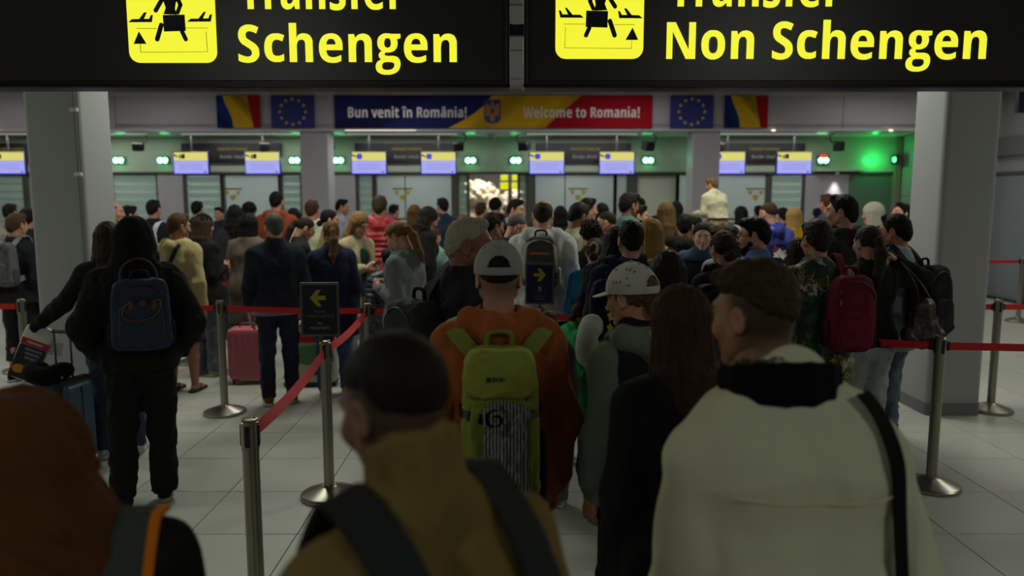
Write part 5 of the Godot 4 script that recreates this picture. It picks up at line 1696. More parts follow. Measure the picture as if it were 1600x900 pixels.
func cloth(c: Color, kind := "knit") -> StandardMaterial3D:
	var key := "c%s %s" % [c.to_html(), kind]
	if not looks.has(key):
		var m := StandardMaterial3D.new()
		m.albedo_color = c
		m.roughness = {"knit": 0.95, "shell": 0.5, "denim": 0.9, "leather": 0.42, "pack": 0.75}[kind]
		m.metallic_specular = 0.5 if kind in ["shell", "leather"] else 0.25
		m.normal_enabled = true
		m.uv1_triplanar = true
		if kind in ["shell", "leather"]:
			m.normal_texture = folds
			m.uv1_scale = Vector3.ONE * 2.2
			m.normal_scale = 0.7
		else:
			m.normal_texture = weave
			m.uv1_scale = Vector3.ONE * (14.0 if kind == "knit" else 22.0)
			m.normal_scale = 0.35
		if kind == "knit":
			m.rim_enabled = true
			m.rim = 0.25
			m.rim_tint = 0.8
		looks[key] = m
	return looks[key]


func hair_look(c: Color) -> StandardMaterial3D:
	var key := "h" + c.to_html()
	if not looks.has(key):
		var m := StandardMaterial3D.new()
		m.albedo_color = c
		m.roughness = 0.58
		m.metallic_specular = 0.22
		m.normal_enabled = true
		m.normal_texture = strands
		m.normal_scale = 0.55
		m.uv1_triplanar = true
		m.uv1_scale = Vector3(16, 2.0, 16)
		looks[key] = m
	return looks[key]


func skin_look(c: Color) -> StandardMaterial3D:
	var key := "s" + c.to_html()
	if not looks.has(key):
		var m := StandardMaterial3D.new()
		m.albedo_color = c
		m.vertex_color_use_as_albedo = true
		m.roughness = 0.55
		m.metallic_specular = 0.4
		m.subsurf_scatter_enabled = true
		m.subsurf_scatter_strength = 0.12
		looks[key] = m
	return looks[key]

# ---------------------------------------------------------------- people: joints of a figure 1.75 tall that looks along -z
const ARMS := {
	"down": [Vector3(0.055, -0.29, 0.03), Vector3(0.05, -0.53, -0.04)],
	"loose": [Vector3(0.085, -0.28, 0.05), Vector3(0.08, -0.52, -0.05)],
	"phone": [Vector3(0.03, -0.28, 0.02), Vector3(-0.09, -0.21, -0.23)],
	"strap": [Vector3(0.1, -0.25, 0.0), Vector3(-0.05, -0.07, -0.17)],
	"pocket": [Vector3(0.11, -0.26, 0.08), Vector3(0.03, -0.45, -0.07)],
	"carry": [Vector3(0.06, -0.27, -0.05), Vector3(0.02, -0.22, -0.31)],
	"reach": [Vector3(0.14, -0.22, 0.06), Vector3(0.36, -0.39, -0.02)],
	"raise": [Vector3(0.23, -0.03, -0.06), Vector3(0.06, 0.0, -0.22)],
	"up": [Vector3(0.1, 0.1, -0.22), Vector3(0.05, 0.28, -0.33)],
}

func joints(s: Dictionary) -> Dictionary:
	var j := {}
	var sex: String = s.get("sex", "m")
	var w: float = s.get("w", 1.0)
	var fem := sex == "f"
	var lean := Basis(Vector3.UP, deg_to_rad(s.get("twist", 0.0))) * Basis(Vector3.RIGHT, -deg_to_rad(s.get("lean", 2.0)))
	var hip := Vector3(0, 0.94, 0)
	j.lean = lean
	j.hip = hip
	var sh_w: float = s.shw if s.has("shw") else 0.158 if fem else 0.18 * lerpf(1.0, w, 0.5)
	var sh_y: float = 1.388 - s.get("drop", 0.0)
	j.up = Transform3D(lean, hip - lean * hip)
	j.head = Transform3D(lean * Basis(Vector3.UP, deg_to_rad(s.get("hy", 0.0))) * Basis(Vector3.BACK, deg_to_rad(s.get("hr", 0.0))) * Basis(Vector3.RIGHT, -deg_to_rad(s.get("hp", 4.0))), Vector3.ZERO)
	j.neck = j.up * Vector3(0, 1.47, 0.012)
	j.pivot = j.up * (Vector3(0, 1.53, 0.0) + s.get("nk", Vector3.ZERO))
	j.head.origin = j.pivot + j.head.basis * Vector3(0, 0.098, -0.012)
	var arms: Array = s.get("arms", ["down", "down"])
	j.sh = []
	j.el = []
	j.wr = []
	for k in 2:
		var sg := -1.0 if k == 0 else 1.0
		var a: Array = ARMS[arms[k]] if arms[k] is String else arms[k]
		var sh: Vector3 = j.up * Vector3(sg * sh_w, sh_y, 0.012)
		j.sh.append(sh)
		j.el.append(sh + lean * Vector3(sg * a[0].x, a[0].y, a[0].z))
		j.wr.append(sh + lean * Vector3(sg * a[1].x, a[1].y, a[1].z))
	var feet: Array = s.get("feet", [Vector3(-0.11, 0, 0.02), Vector3(0.11, 0, -0.02)])
	j.kn = []
	j.an = []
	j.hp = []
	for k in 2:
		var sg := -1.0 if k == 0 else 1.0
		var f: Vector3 = feet[k]
		var h := Vector3(sg * 0.085, 0.92, 0.0)
		var an := Vector3(f.x, 0.085 + f.y, f.z)
		j.hp.append(h)
		j.an.append(an)
		var mid := h.lerp(an, 0.51)
		j.kn.append(mid + Vector3(sg * 0.006, 0, -0.018 - maxf(0.0, 0.84 - (h - an).length()) * 0.6))
	return j


func torso(s: Dictionary, j: Dictionary, t: float, k: float, bare := false) -> Array:
	var w: float = s.get("w", 1.0)
	var fem: bool = s.get("sex", "m") == "f"
	var u: Transform3D = j.up
	var out := []
	var B := func(a: Vector3, b: Vector3, ra: float, rb: float) -> void:
		out.append(["b", u * a, u * b, ra * lerpf(1.0, w, 0.7) + t, rb * lerpf(1.0, w, 0.7) + t, k])
	var hw := 0.082 if fem else 0.072
	var cw := 0.07 if fem else 0.085
	B.call(Vector3(-hw, 0.95, 0.01), Vector3(hw, 0.95, 0.01), 0.105, 0.105)
	for sg in [-1.0, 1.0]:
		B.call(Vector3(sg * hw, 0.92, 0.012), Vector3(sg * 0.055 * w, 1.1, 0.0), 0.108, 0.088 if fem else 0.098)
		B.call(Vector3(sg * 0.055 * w, 1.1, 0.0), Vector3(sg * cw, 1.3, 0.008), 0.09 if fem else 0.1, 0.1 if fem else 0.112)
		B.call(Vector3(sg * cw, 1.3, 0.008), Vector3(sg * (cw + 0.015), 1.36, 0.014), 0.1 if fem else 0.112, 0.07)
		B.call(Vector3(0, 1.47, 0.014), Vector3(sg * (0.12 if fem else 0.14), 1.395 - s.get("drop", 0.0), 0.014), 0.05, 0.046)
		B.call(Vector3(sg * 0.07, 0.91, 0.05), Vector3(sg * 0.07, 0.9, 0.05), 0.09, 0.09)
		if fem:
			B.call(Vector3(sg * 0.07, 1.27, -0.065), Vector3(sg * 0.065, 1.29, -0.05), 0.055, 0.055)
		if not bare:
			out.append(["b", j.sh[0 if sg < 0 else 1], j.sh[0 if sg < 0 else 1] + u.basis * Vector3(-sg * 0.06, 0.0, 0), 0.046 + t * 0.8, 0.055 + t * 0.8, k])
	return out


func body_shape(s: Dictionary, j: Dictionary) -> Array:
	var out := torso(s, j, -0.014, 0.05)
	var u: Transform3D = j.up
	var lt := -0.012 if s.legs.get("end", 0.06) < 0.1 else 0.0
	var at2 := -0.008
	for g in s.get("tops", []):
		if g.get("sleeve", 1.0) < 0.5 and s.tops.size() == 1:
			at2 = 0.0
	var thin := 0.9 if s.get("sex", "m") == "f" else 1.0
	out.append(["b", u * (Vector3(0, 1.43, 0.016) + s.get("nk", Vector3.ZERO) * 0.4), j.pivot + u.basis * Vector3(0, 0.0, 0.006), 0.062 * thin, 0.055 * thin, 0.03])
	out.append(["b", j.pivot + u.basis * Vector3(0, 0.0, 0.006), j.head * Vector3(0, -0.01, 0.022), 0.055 * thin, 0.057, 0.02])
	for q in 2:
		out.append(["b", j.sh[q], j.el[q], 0.05 * thin + at2, 0.04 * thin + at2, 0.03])
		out.append(["b", j.el[q], j.el[q].lerp(j.wr[q], 0.35), 0.04 * thin + at2, 0.042 * thin + at2, 0.02])
		out.append(["b", j.el[q].lerp(j.wr[q], 0.35), j.wr[q], 0.042 * thin + at2, 0.027 * thin, 0.02])
		out.append(["b", j.hp[q], j.kn[q], 0.085 + lt, 0.055 + lt, 0.04])
		out.append(["b", j.kn[q], j.kn[q].lerp(j.an[q], 0.35) + Vector3(0, 0, 0.014), 0.054 + lt, 0.056 + lt, 0.02])
		out.append(["b", j.kn[q].lerp(j.an[q], 0.35) + Vector3(0, 0, 0.014), j.an[q], 0.056 + lt, 0.036 + lt * 0.6, 0.02])
		out.append(["b", j.an[q] + Vector3(0, -0.05, 0.025), j.an[q] + Vector3(0, -0.055, -0.12), 0.033, 0.026, 0.03])
	return out


func top_shape(s: Dictionary, j: Dictionary, g: Dictionary) -> Array:
	var t: float = g.get("t", 0.018)
	var out := [] if g.has("only") else torso(s, j, t, 0.05, g.has("bare"))
	var u: Transform3D = j.up
	var hem: float = g.get("hem", 0.86)
	var nk: Vector3 = s.get("nk", Vector3.ZERO) * 0.6
	if hem < 0.86:  # a coat: skirt down to the hem
		for sg in [-1.0, 1.0]:
			out.append(["b", Vector3(sg * 0.07, 0.95, 0.0), Vector3(sg * (0.075 + g.get("flare", 0.02)), hem, 0.0), 0.115 + t, 0.13 + t, 0.08])
	var long: float = g.get("sleeve", 1.0)
	var st: float = g.get("st", t)
	for q in (0 if g.has("only") or g.has("bare") else 2):
		var e: Vector3 = j.el[q]
		var wr: Vector3 = j.wr[q]
		if long > 0.5:
			out.append(["b", j.sh[q], e, 0.049 + st, 0.043 + st, 0.03])
			var cuff: Vector3 = e.lerp(wr, (long - 0.5) * 2.0 - 0.06)
			out.append(["b", e, cuff, 0.045 + st, 0.033 + st * 0.75, 0.02])
			if g.get("puffy", 0.0) > 0.0:
				out.append(["b", e.lerp(wr, 0.15), e.lerp(wr, 0.6), 0.045 + st + g.puffy, 0.04 + st + g.puffy, 0.03])
		else:
			out.append(["b", j.sh[q], j.sh[q].lerp(e, long * 2.0), 0.058 + st, 0.056 + st, 0.03])
	if g.get("collar", 0.0) > 0.0:
		var ch: float = g.collar
		for n in 10:
			var a := TAU * n / 10.0
			var p := Vector3(cos(a) * 0.068, 1.475 - 0.02 * cos(a + PI / 2), 0.012 + sin(a) * 0.066)
			var a2 := TAU * (n + 1) / 10.0
			var p2 := Vector3(cos(a2) * 0.068, 1.475 - 0.02 * cos(a2 + PI / 2), 0.012 + sin(a2) * 0.066)
			var lift := 0.0
			while lift <= ch:
				out.append(["b", u * (p + nk + Vector3(0, lift, 0)), u * (p2 + nk + Vector3(0, lift, 0)), 0.014, 0.014, 0.012])
				lift += 0.018
	if g.get("hood", "") == "down":
		var hs: float = g.get("hoodsize", 1.0)
		for sg in [-1.0, 1.0]:
			out.append(["b", u * Vector3(0, 1.445, 0.112), u * Vector3(sg * 0.085 * hs, 1.475, 0.06), 0.05 * hs, 0.042 * hs, 0.035])
			out.append(["b", u * Vector3(sg * 0.085 * hs, 1.475, 0.06), u * Vector3(sg * 0.088, 1.47, -0.03), 0.04 * hs, 0.03, 0.035])
			out.append(["b", u * Vector3(sg * 0.088, 1.47, -0.03), u * Vector3(sg * 0.03, 1.42, -0.105), 0.03, 0.026, 0.03])
		out.append(["b", u * Vector3(0, 1.43, 0.115), u * Vector3(0, 1.36, 0.115), 0.055 * hs, 0.03, 0.05])
		out.append(["x", u * Vector3(0, 1.555, 0.03), Vector3(0.072, 0.1, 0.085), Basis(), 0.015])
	if g.has("band"):   # a ribbed hem
		out.append(["b", Vector3(-0.07, hem + 0.02, 0.01), Vector3(0.07, hem + 0.02, 0.01), 0.112 + t, 0.112 + t, 0.02])
	if g.get("puff", 0.0) > 0.0:
		out.append(["r", g.puff, 0.058, hem, 1.44])
	if g.has("open"):
		out.append(["x", u * Vector3(0, 1.22, -0.2), Vector3(g.open, 0.36, 0.14), u.basis, 0.02])
		out.append(["x", Vector3(0, 0.8, -0.2), Vector3(g.open, 0.4, 0.14), Basis(), 0.02])
	var f: float = g.get("folds", 0.012)
	if s.get("lod", 1) < 2:
		out.append(["f", f * 1.25, Vector3(6, 2.2, 6), 11, 0.35])
		out.append(["n", f * 0.3, Vector3(16, 8, 16), 23])
	else:
		out.append(["n", f, Vector3(9, 5, 9), 11])
	out.append(["p", Vector3(0, hem - (0.03 if g.has("band") else 0.0), 0), Vector3(0, -1, 0)])
	return out


func leg_shape(s: Dictionary, j: Dictionary, g: Dictionary) -> Array:
	var t: float = g.get("t", 0.014)
	var fem: bool = s.get("sex", "m") == "f"
	var out := []
	var hw := 0.082 if fem else 0.072
	var end: float = g.get("end", 0.06)
	out.append(["b", Vector3(-hw * 0.8, 1.0, 0.0), Vector3(hw * 0.8, 1.0, 0.0), 0.092 + t * 0.4, 0.092 + t * 0.4, 0.05])
	out.append(["b", Vector3(-hw, 0.93, 0.01), Vector3(hw, 0.93, 0.01), 0.105 + t * 0.5, 0.105 + t * 0.5, 0.05])
	for q in 2:
		var sg := -1.0 if q == 0 else 1.0
		out.append(["b", Vector3(sg * 0.07, 0.91, 0.05), Vector3(sg * 0.07, 0.89, 0.05), 0.09 + t * 0.4, 0.09 + t * 0.4, 0.05])
		out.append(["b", j.hp[q], j.kn[q], 0.09 + t, 0.06 + t, 0.03])
		out.append(["b", j.kn[q], j.an[q] + Vector3(0, -0.02, 0.005), 0.06 + t, g.get("ankle", 0.05) + t, 0.03])
	out.append(["n", g.get("folds", 0.01), Vector3(11, 9, 11), 31])
	out.append(["n", 0.006, Vector3(26, 34, 26), 37])
	out.append(["p", Vector3(0, end, 0), Vector3(0, -1, 0)])
	out.append(["p", Vector3(0, 1.04, 0), Vector3(0, 1, 0)])
	return out


# ---------------------------------------------------------------- heads, hands, hair and shoes, each in its own axes
func head_shape(sex: String) -> Array:
	var o := Basis()
	var f := sex == "f"
	var j := 0.88 if f else 1.0
	var out := [
		["e", Vector3(0, 0.032, 0.014), Vector3(0.0755, 0.087, 0.096), o, 0.02],
		["e", Vector3(0, -0.02, -0.026), Vector3(0.061, 0.082, 0.066), o, 0.03],
		["b", Vector3(0, -0.03, 0.03), Vector3(0, -0.12, 0.035), 0.058, 0.052, 0.03],
		["b", Vector3(-0.05 * j, -0.052, 0.0), Vector3(-0.008, -0.095, -0.062), 0.02, 0.018 * j, 0.03],
		["b", Vector3(0.05 * j, -0.052, 0.0), Vector3(0.008, -0.095, -0.062), 0.02, 0.018 * j, 0.03],
		["e", Vector3(0, -0.098, -0.066), Vector3(0.022 * j, 0.016, 0.02), o, 0.02],
		["b", Vector3(-0.034, 0.03, -0.076), Vector3(0.034, 0.03, -0.076), 0.014, 0.014, 0.02],
		["b", Vector3(-0.045, -0.022, -0.058), Vector3(-0.04, -0.026, -0.06), 0.022, 0.022, 0.02],
		["b", Vector3(0.045, -0.022, -0.058), Vector3(0.04, -0.026, -0.06), 0.022, 0.022, 0.02],
		["x", Vector3(-0.031, 0.008, -0.098), Vector3(0.019, 0.011, 0.016), o, 0.01],
		["x", Vector3(0.031, 0.008, -0.098), Vector3(0.019, 0.011, 0.016), o, 0.01],
		["e", Vector3(-0.031, 0.007, -0.0765), Vector3(0.013, 0.0105, 0.0115), o, 0.003],
		["e", Vector3(0.031, 0.007, -0.0765), Vector3(0.013, 0.0105, 0.0115), o, 0.003],
		["b", Vector3(0, 0.016, -0.09), Vector3(0, -0.028, -0.112), 0.008, 0.0115 * j, 0.012],
		["b", Vector3(-0.012, -0.033, -0.096), Vector3(0.012, -0.033, -0.096), 0.0085, 0.0085, 0.008],
		["b", Vector3(-0.017, -0.062, -0.086), Vector3(0, -0.0595, -0.0945), 0.0055, 0.0072, 0.006],
		["b", Vector3(0.017, -0.062, -0.086), Vector3(0, -0.0595, -0.0945), 0.0055, 0.0072, 0.006],
		["b", Vector3(-0.013, -0.072, -0.0855), Vector3(0.013, -0.072, -0.0855), 0.007, 0.007, 0.006],
	]
	for sg in [-1.0, 1.0]:
		var e := Basis(Vector3.UP, sg * -0.35) * Basis(Vector3.RIGHT, -0.18)
		out.append(["e", Vector3(sg * 0.079, -0.006, 0.018), Vector3(0.0075, 0.032, 0.019), e, 0.006])
		out.append(["b", Vector3(sg * 0.071, -0.03, 0.008), Vector3(sg * 0.078, -0.03, 0.012), 0.009, 0.008, 0.006])
		out.append(["x", Vector3(sg * 0.0875, -0.002, 0.016), Vector3(0.006, 0.019, 0.01), e, 0.004])
	return out


func colour_head(d: Dictionary, sex: String) -> void:
	var c := PackedColorArray()
	for p in d.v:
		var k := Color.WHITE
		var x := absf(p.x)
		if p.z < -0.074 and Vector2(x - 0.031, (p.y - 0.007) * 1.5).length() < 0.0125:
			k = Color(1.15, 1.3, 1.5)
			if Vector2(x - 0.031, p.y - 0.007).length() < 0.0065:
				k = Color(0.05, 0.04, 0.04)
			if p.y > 0.012:
				k = Color(0.12, 0.09, 0.08)
		elif p.z < -0.06 and x > 0.012 and x < 0.052 and absf(p.y - 0.031 + (x - 0.03) * 0.14) < (0.0055 if sex == "m" else 0.0042):
			k = Color(0.16, 0.12, 0.1)
		elif p.z < -0.078 and x < 0.024 and absf(p.y + 0.066) < 0.011:
			k = Color(0.92, 0.5, 0.5) if sex == "f" else Color(0.92, 0.66, 0.62)
			if absf(p.y + 0.0665) < 0.002:
				k = Color(0.4, 0.2, 0.2)
		elif sex == "m" and p.y < -0.04 and p.y > -0.12 and p.z < 0.0:
			k = Color(0.86, 0.84, 0.83)
		c.append(k)
	d.c = c


func hand_shape(curl: float) -> Array:  # fingers along -y, thumb towards -z, palm towards -x
	var out := []
	for n in 4:
		var z := -0.03 + 0.02 * n
		out.append(["b", Vector3(0, -0.01, z * 0.6), Vector3(0, -0.082, z), 0.0135, 0.0115, 0.01])
	var lens := [0.066, 0.074, 0.069, 0.054]
	for n in 4:
		var p := Vector3(-0.002, -0.086, -0.031 + 0.0205 * n)
		var l: float = lens[n]
		for q in 3:
			var a := curl * (0.35 + 0.75 * q) + 0.06 * n * curl
			var e: Vector3 = p + Vector3(-sin(a), -cos(a), (n - 1.5) * 0.05) * l * float([0.45, 0.32, 0.26][q])
			out.append(["b", p, e, [0.0095, 0.0085, 0.0078][q], [0.0085, 0.0078, 0.0068][q], 0.003])
			p = e
	var t0 := Vector3(-0.006, -0.025, -0.024)
	var t1 := Vector3(-0.018, -0.058, -0.05)
	var t2 := t1 + Vector3(-0.006 - 0.02 * curl, -0.032, -0.008 + 0.012 * curl)
	var t3 := t2 + Vector3(-0.004 - 0.014 * curl, -0.024, 0.006 * curl)
	out.append(["b", t0, t1, 0.015, 0.0115, 0.012])
	out.append(["b", t1, t2, 0.0108, 0.0095, 0.004])
	out.append(["b", t2, t3, 0.0095, 0.0078, 0.003])
	out.append(["b", Vector3(0, 0.035, 0), Vector3(0, -0.015, 0), 0.026, 0.022, 0.015])
	return out


const BROW_TO_NAPE := [Vector2(-0.1, 0.082), Vector2(-0.07, 0.076), Vector2(-0.05, 0.05), Vector2(-0.025, 0.02), Vector2(-0.018, -0.012), Vector2(0.0, -0.012), Vector2(0.008, 0.03), Vector2(0.032, 0.02), Vector2(0.042, -0.045), Vector2(0.09, -0.072), Vector2(0.13, -0.075)]

func hair_shape(style: String) -> Array:
	var o := Basis()
	var cap := func(x: float, y: float, z: float, lift := 0.0) -> Array:
		return ["e", Vector3(0, 0.036 + lift, 0.018), Vector3(0.0755 + x, 0.087 + y, 0.096 + z), o, 0.02]
	var line := BROW_TO_NAPE.duplicate()
	var out := []
	var f := Vector3(60, 14, 60)
	match style:
		"short":
			out = [cap.call(0.009, 0.016, 0.009), ["b", Vector3(-0.03, 0.112, -0.05), Vector3(0.03, 0.112, -0.05), 0.024, 0.024, 0.03], ["b", Vector3(0, -0.02, 0.075), Vector3(0, -0.07, 0.068), 0.048, 0.042, 0.03], ["h", line], ["n", 0.0035, f, 1]]
		"buzz":
			out = [cap.call(0.005, 0.006, 0.006), ["h", [Vector2(-0.1, 0.082), Vector2(-0.07, 0.076), Vector2(-0.05, 0.05), Vector2(-0.025, 0.035), Vector2(0.03, 0.03), Vector2(0.06, -0.02), Vector2(0.11, -0.05)]], ["n", 0.0012, f * 2.0, 2]]
		"quiff":
			out = [cap.call(0.0035, 0.01, 0.005, 0.002), ["b", Vector3(-0.036, 0.098, -0.03), Vector3(0.036, 0.098, -0.03), 0.03, 0.03, 0.04], ["b", Vector3(-0.03, 0.1, -0.072), Vector3(0.03, 0.098, -0.074), 0.023, 0.021, 0.025], ["b", Vector3(-0.036, 0.092, 0.03), Vector3(0.036, 0.092, 0.03), 0.034, 0.034, 0.05], ["h", [Vector2(-0.1, 0.082), Vector2(-0.07, 0.076), Vector2(-0.05, 0.058), Vector2(-0.02, 0.05), Vector2(0.03, 0.04), Vector2(0.06, 0.005), Vector2(0.11, -0.03)]], ["n", 0.004, Vector3(60, 40, 20), 3]]
		"crop":
			out = [cap.call(0.0045, 0.009, 0.005), ["b", Vector3(-0.03, 0.106, -0.045), Vector3(0.03, 0.108, -0.045), 0.022, 0.022, 0.03], ["b", Vector3(0, -0.02, 0.066), Vector3(0, -0.06, 0.06), 0.05, 0.046, 0.03], ["h", [Vector2(-0.1, 0.09), Vector2(-0.06, 0.082), Vector2(-0.045, 0.058), Vector2(-0.02, 0.03), Vector2(0.0, 0.02), Vector2(0.012, 0.03), Vector2(0.035, 0.02), Vector2(0.05, -0.03), Vector2(0.09, -0.055), Vector2(0.13, -0.06)]], ["n", 0.004, Vector3(90, 40, 90), 1]]
		"swept":
			out = [cap.call(0.01, 0.017, 0.011), ["b", Vector3(-0.04, 0.1, -0.06), Vector3(0.05, 0.105, -0.05), 0.026, 0.027, 0.04], ["b", Vector3(0, -0.0, 0.07), Vector3(0, -0.07, 0.07), 0.055, 0.045, 0.03], ["h", line], ["n", 0.005, Vector3(40, 30, 22), 4]]
		"ring":
			out = [cap.call(0.007, 0.0, 0.009, -0.012), ["b", Vector3(0, -0.02, 0.07), Vector3(0, -0.07, 0.064), 0.05, 0.045, 0.03], ["x", Vector3(0, 0.12, -0.035), Vector3(0.062, 0.06, 0.105), o, 0.012], ["h", line], ["n", 0.003, f, 5]]
		"bob":
			out = [cap.call(0.018, 0.018, 0.02)]
			for n in 9:
				var a := lerpf(-0.25, PI + 0.25, n / 8.0)
				out.append(["b", Vector3(cos(a) * 0.075, 0.03, 0.015 + sin(a) * 0.08), Vector3(cos(a) * 0.085, -0.13, 0.015 + sin(a) * 0.085), 0.03, 0.022, 0.02])
			out.append_array([["x", Vector3(0, -0.04, -0.1), Vector3(0.062, 0.115, 0.075), o, 0.01], ["p", Vector3(0, -0.15, 0), Vector3(0, -1, 0)], ["n", 0.005, Vector3(48, 6, 48), 6]])
		"long", "longer", "wavy":
			var low := -0.3 if style != "longer" else -0.4
			out = [cap.call(0.014, 0.016, 0.016)]
			for n in 9:
				var a := lerpf(-0.22, PI + 0.22, n / 8.0)
				var sp := 1.0 if style != "wavy" else 1.15
				out.append(["b", Vector3(cos(a) * 0.072, 0.03, 0.018 + sin(a) * 0.078), Vector3(cos(a) * 0.085 * sp, -0.14, 0.03 + sin(a) * 0.082), 0.026, 0.026, 0.02])
				out.append(["b", Vector3(cos(a) * 0.085 * sp, -0.14, 0.03 + sin(a) * 0.082), Vector3(cos(a) * 0.085, low + 0.02 * sin(n * 2.4), 0.045 + sin(a) * 0.082), 0.026, 0.012, 0.02])
			out.append_array([["x", Vector3(0, -0.045, -0.1), Vector3(0.06, 0.118, 0.078), o, 0.01], ["n", 0.009 if style == "wavy" else 0.0045, Vector3(50, 12 if style == "wavy" else 3, 50), 7]])
		"pony", "highpony":
			var y := 0.055 if style == "highpony" else 0.02
			out = [cap.call(0.008, 0.01, 0.009), ["h", line], ["b", Vector3(0, y, 0.11), Vector3(0, y - 0.005, 0.135), 0.022, 0.022, 0.02], ["b", Vector3(0, y, 0.135), Vector3(0.004, y - 0.09, 0.15), 0.028, 0.038, 0.02], ["b", Vector3(0.004, y - 0.09, 0.15), Vector3(-0.012, y - 0.24, 0.135), 0.038, 0.034, 0.02], ["b", Vector3(0.01, y - 0.09, 0.15), Vector3(0.026, y - 0.22, 0.128), 0.03, 0.02, 0.02], ["b", Vector3(-0.012, y - 0.24, 0.135), Vector3(-0.004, y - 0.33, 0.125), 0.034, 0.01, 0.02], ["n", 0.004, Vector3(55, 5, 55), 8]]
		"bun":
			out = [cap.call(0.01, 0.013, 0.01), ["h", line], ["e", Vector3(0, 0.105, 0.075), Vector3(0.045, 0.04, 0.042), o, 0.015], ["n", 0.005, Vector3(40, 30, 40), 9]]
		"lowbun":
			out = [cap.call(0.011, 0.014, 0.012), ["h", line], ["e", Vector3(0, -0.05, 0.125), Vector3(0.046, 0.04, 0.036), o, 0.015], ["n", 0.005, Vector3(40, 30, 40), 10]]
		"curly":
			out = [cap.call(0.022, 0.028, 0.024), ["h", line], ["n", 0.022, Vector3(34, 34, 34), 12]]
		"beard":
			out = [["b", Vector3(-0.058, -0.05, -0.01), Vector3(-0.012, -0.1, -0.066), 0.021, 0.024, 0.02], ["b", Vector3(0.058, -0.05, -0.01), Vector3(0.012, -0.1, -0.066), 0.021, 0.024, 0.02], ["b", Vector3(0, -0.1, -0.07), Vector3(0, -0.122, -0.064), 0.022, 0.018, 0.02], ["b", Vector3(-0.024, -0.054, -0.084), Vector3(0.024, -0.054, -0.084), 0.0085, 0.0085, 0.008], ["x", Vector3(0, -0.067, -0.1), Vector3(0.019, 0.0095, 0.02), o, 0.004], ["n", 0.005, f, 13]]
		"hood":
			out = [["e", Vector3(0, 0.03, 0.02), Vector3(0.112, 0.118, 0.128), o, 0.03], ["b", Vector3(0, -0.03, 0.05), Vector3(0, -0.17, 0.055), 0.1, 0.105, 0.05], ["b", Vector3(-0.05, -0.05, -0.01), Vector3(-0.05, -0.17, 0.0), 0.07, 0.08, 0.04], ["b", Vector3(0.05, -0.05, -0.01), Vector3(0.05, -0.17, 0.0), 0.07, 0.08, 0.04], ["b", Vector3(0, -0.1, 0.06), Vector3(-0.1, -0.2, 0.03), 0.08, 0.07, 0.05], ["b", Vector3(0, -0.1, 0.06), Vector3(0.1, -0.2, 0.03), 0.08, 0.07, 0.05], ["p", Vector3(0, -0.22, 0), Vector3(0, -1, 0)], ["x", Vector3(0, -0.02, -0.11), Vector3(0.072, 0.11, 0.1), o, 0.015], ["n", 0.006, Vector3(11, 7, 11), 14]]
		"beanie":
			out = [cap.call(0.015, 0.02, 0.014), ["h", [Vector2(-0.1, 0.045), Vector2(0.12, -0.01)]], ["n", 0.003, Vector3(40, 40, 40), 15]]
	return out


func cell_of(s: Dictionary) -> float:
	return [0.0115, 0.019, 0.027][s.get("lod", 1)]


func pose_key(s: Dictionary) -> String:
	return str([s.get("sex", "m"), s.get("w", 1.0), s.get("twist", 0.0), s.get("lean", 2.0), s.get("hy", 0.0), s.get("hr", 0.0), s.get("hp", 4.0), s.get("arms", ["down", "down"]), s.get("feet", 0), s.get("lod", 1), s.legs.get("end", 0.06) < 0.1])


func need_basics() -> void:
	for x in ["m", "f"]:
		want("head0" + x, head_shape(x), 0.004)
		want("head1" + x, head_shape(x), 0.0082)
	want("hand0", hand_shape(0.45), 0.0042)
	want("hand1", hand_shape(1.15), 0.0042)
	want("shoe_upper", [["b", Vector3(0, 0.05, 0.045), Vector3(0, 0.045, -0.02), 0.036, 0.036, 0.03], ["b", Vector3(0, 0.045, -0.02), Vector3(0, 0.034, -0.14), 0.038, 0.034, 0.03], ["b", Vector3(0, 0.075, 0.025), Vector3(0, 0.1, 0.02), 0.042, 0.04, 0.03], ["b", Vector3(0, 0.085, -0.02), Vector3(0, 0.05, -0.1), 0.018, 0.018, 0.03], ["x", Vector3(0, 0.13, 0.015), Vector3(0.034, 0.04, 0.042), Basis(), 0.01], ["p", Vector3(0, 0.018, 0), Vector3(0, -1, 0)]], 0.008)
	want("shoe_sole", [["b", Vector3(0, 0.012, 0.05), Vector3(0, 0.012, -0.03), 0.04, 0.041, 0.02], ["b", Vector3(0, 0.012, -0.03), Vector3(0, 0.012, -0.145), 0.043, 0.038, 0.02], ["p", Vector3(0, 0.002, 0), Vector3(0, -1, 0)], ["p", Vector3(0, 0.03, 0), Vector3(0, 1, 0)]], 0.008)


func need(s: Dictionary) -> void:  # asks for every shape a figure will wear
	var j := joints(s)
	var key := pose_key(s)
	var cell := cell_of(s)
	want("body" + key, body_shape(s, j), maxf(cell, 0.018))
	for g in s.get("tops", []):
		want("top" + key + str(shape_of(g)), top_shape(s, j, g), g.get("cell", cell))
	if s.has("legs"):
		want("legs" + key + str(shape_of(s.legs)), leg_shape(s, j, s.legs), maxf(cell, 0.018))
	for h in [s.get("hair", ""), s.get("beard", ""), s.get("hat", "")]:
		if h:
			want("hair%s%d" % [h, mini(1, s.get("lod", 1))], hair_shape(h), 0.0052 if s.get("lod", 1) == 0 else 0.0095)


func shape_of(g: Dictionary) -> Dictionary:
	var out := g.duplicate()
	for k in ["col", "cloth", "name", "label"]:
		out.erase(k)
	return out


func hand_at(j: Dictionary, q: int) -> Transform3D:
	var y: Vector3 = -(j.wr[q] - j.el[q]).normalized()
	var x := (Vector3.RIGHT - y * y.x).normalized()
	return Transform3D(Basis(x, y, x.cross(y)), j.wr[q] - y * 0.012)


var dressed := {}

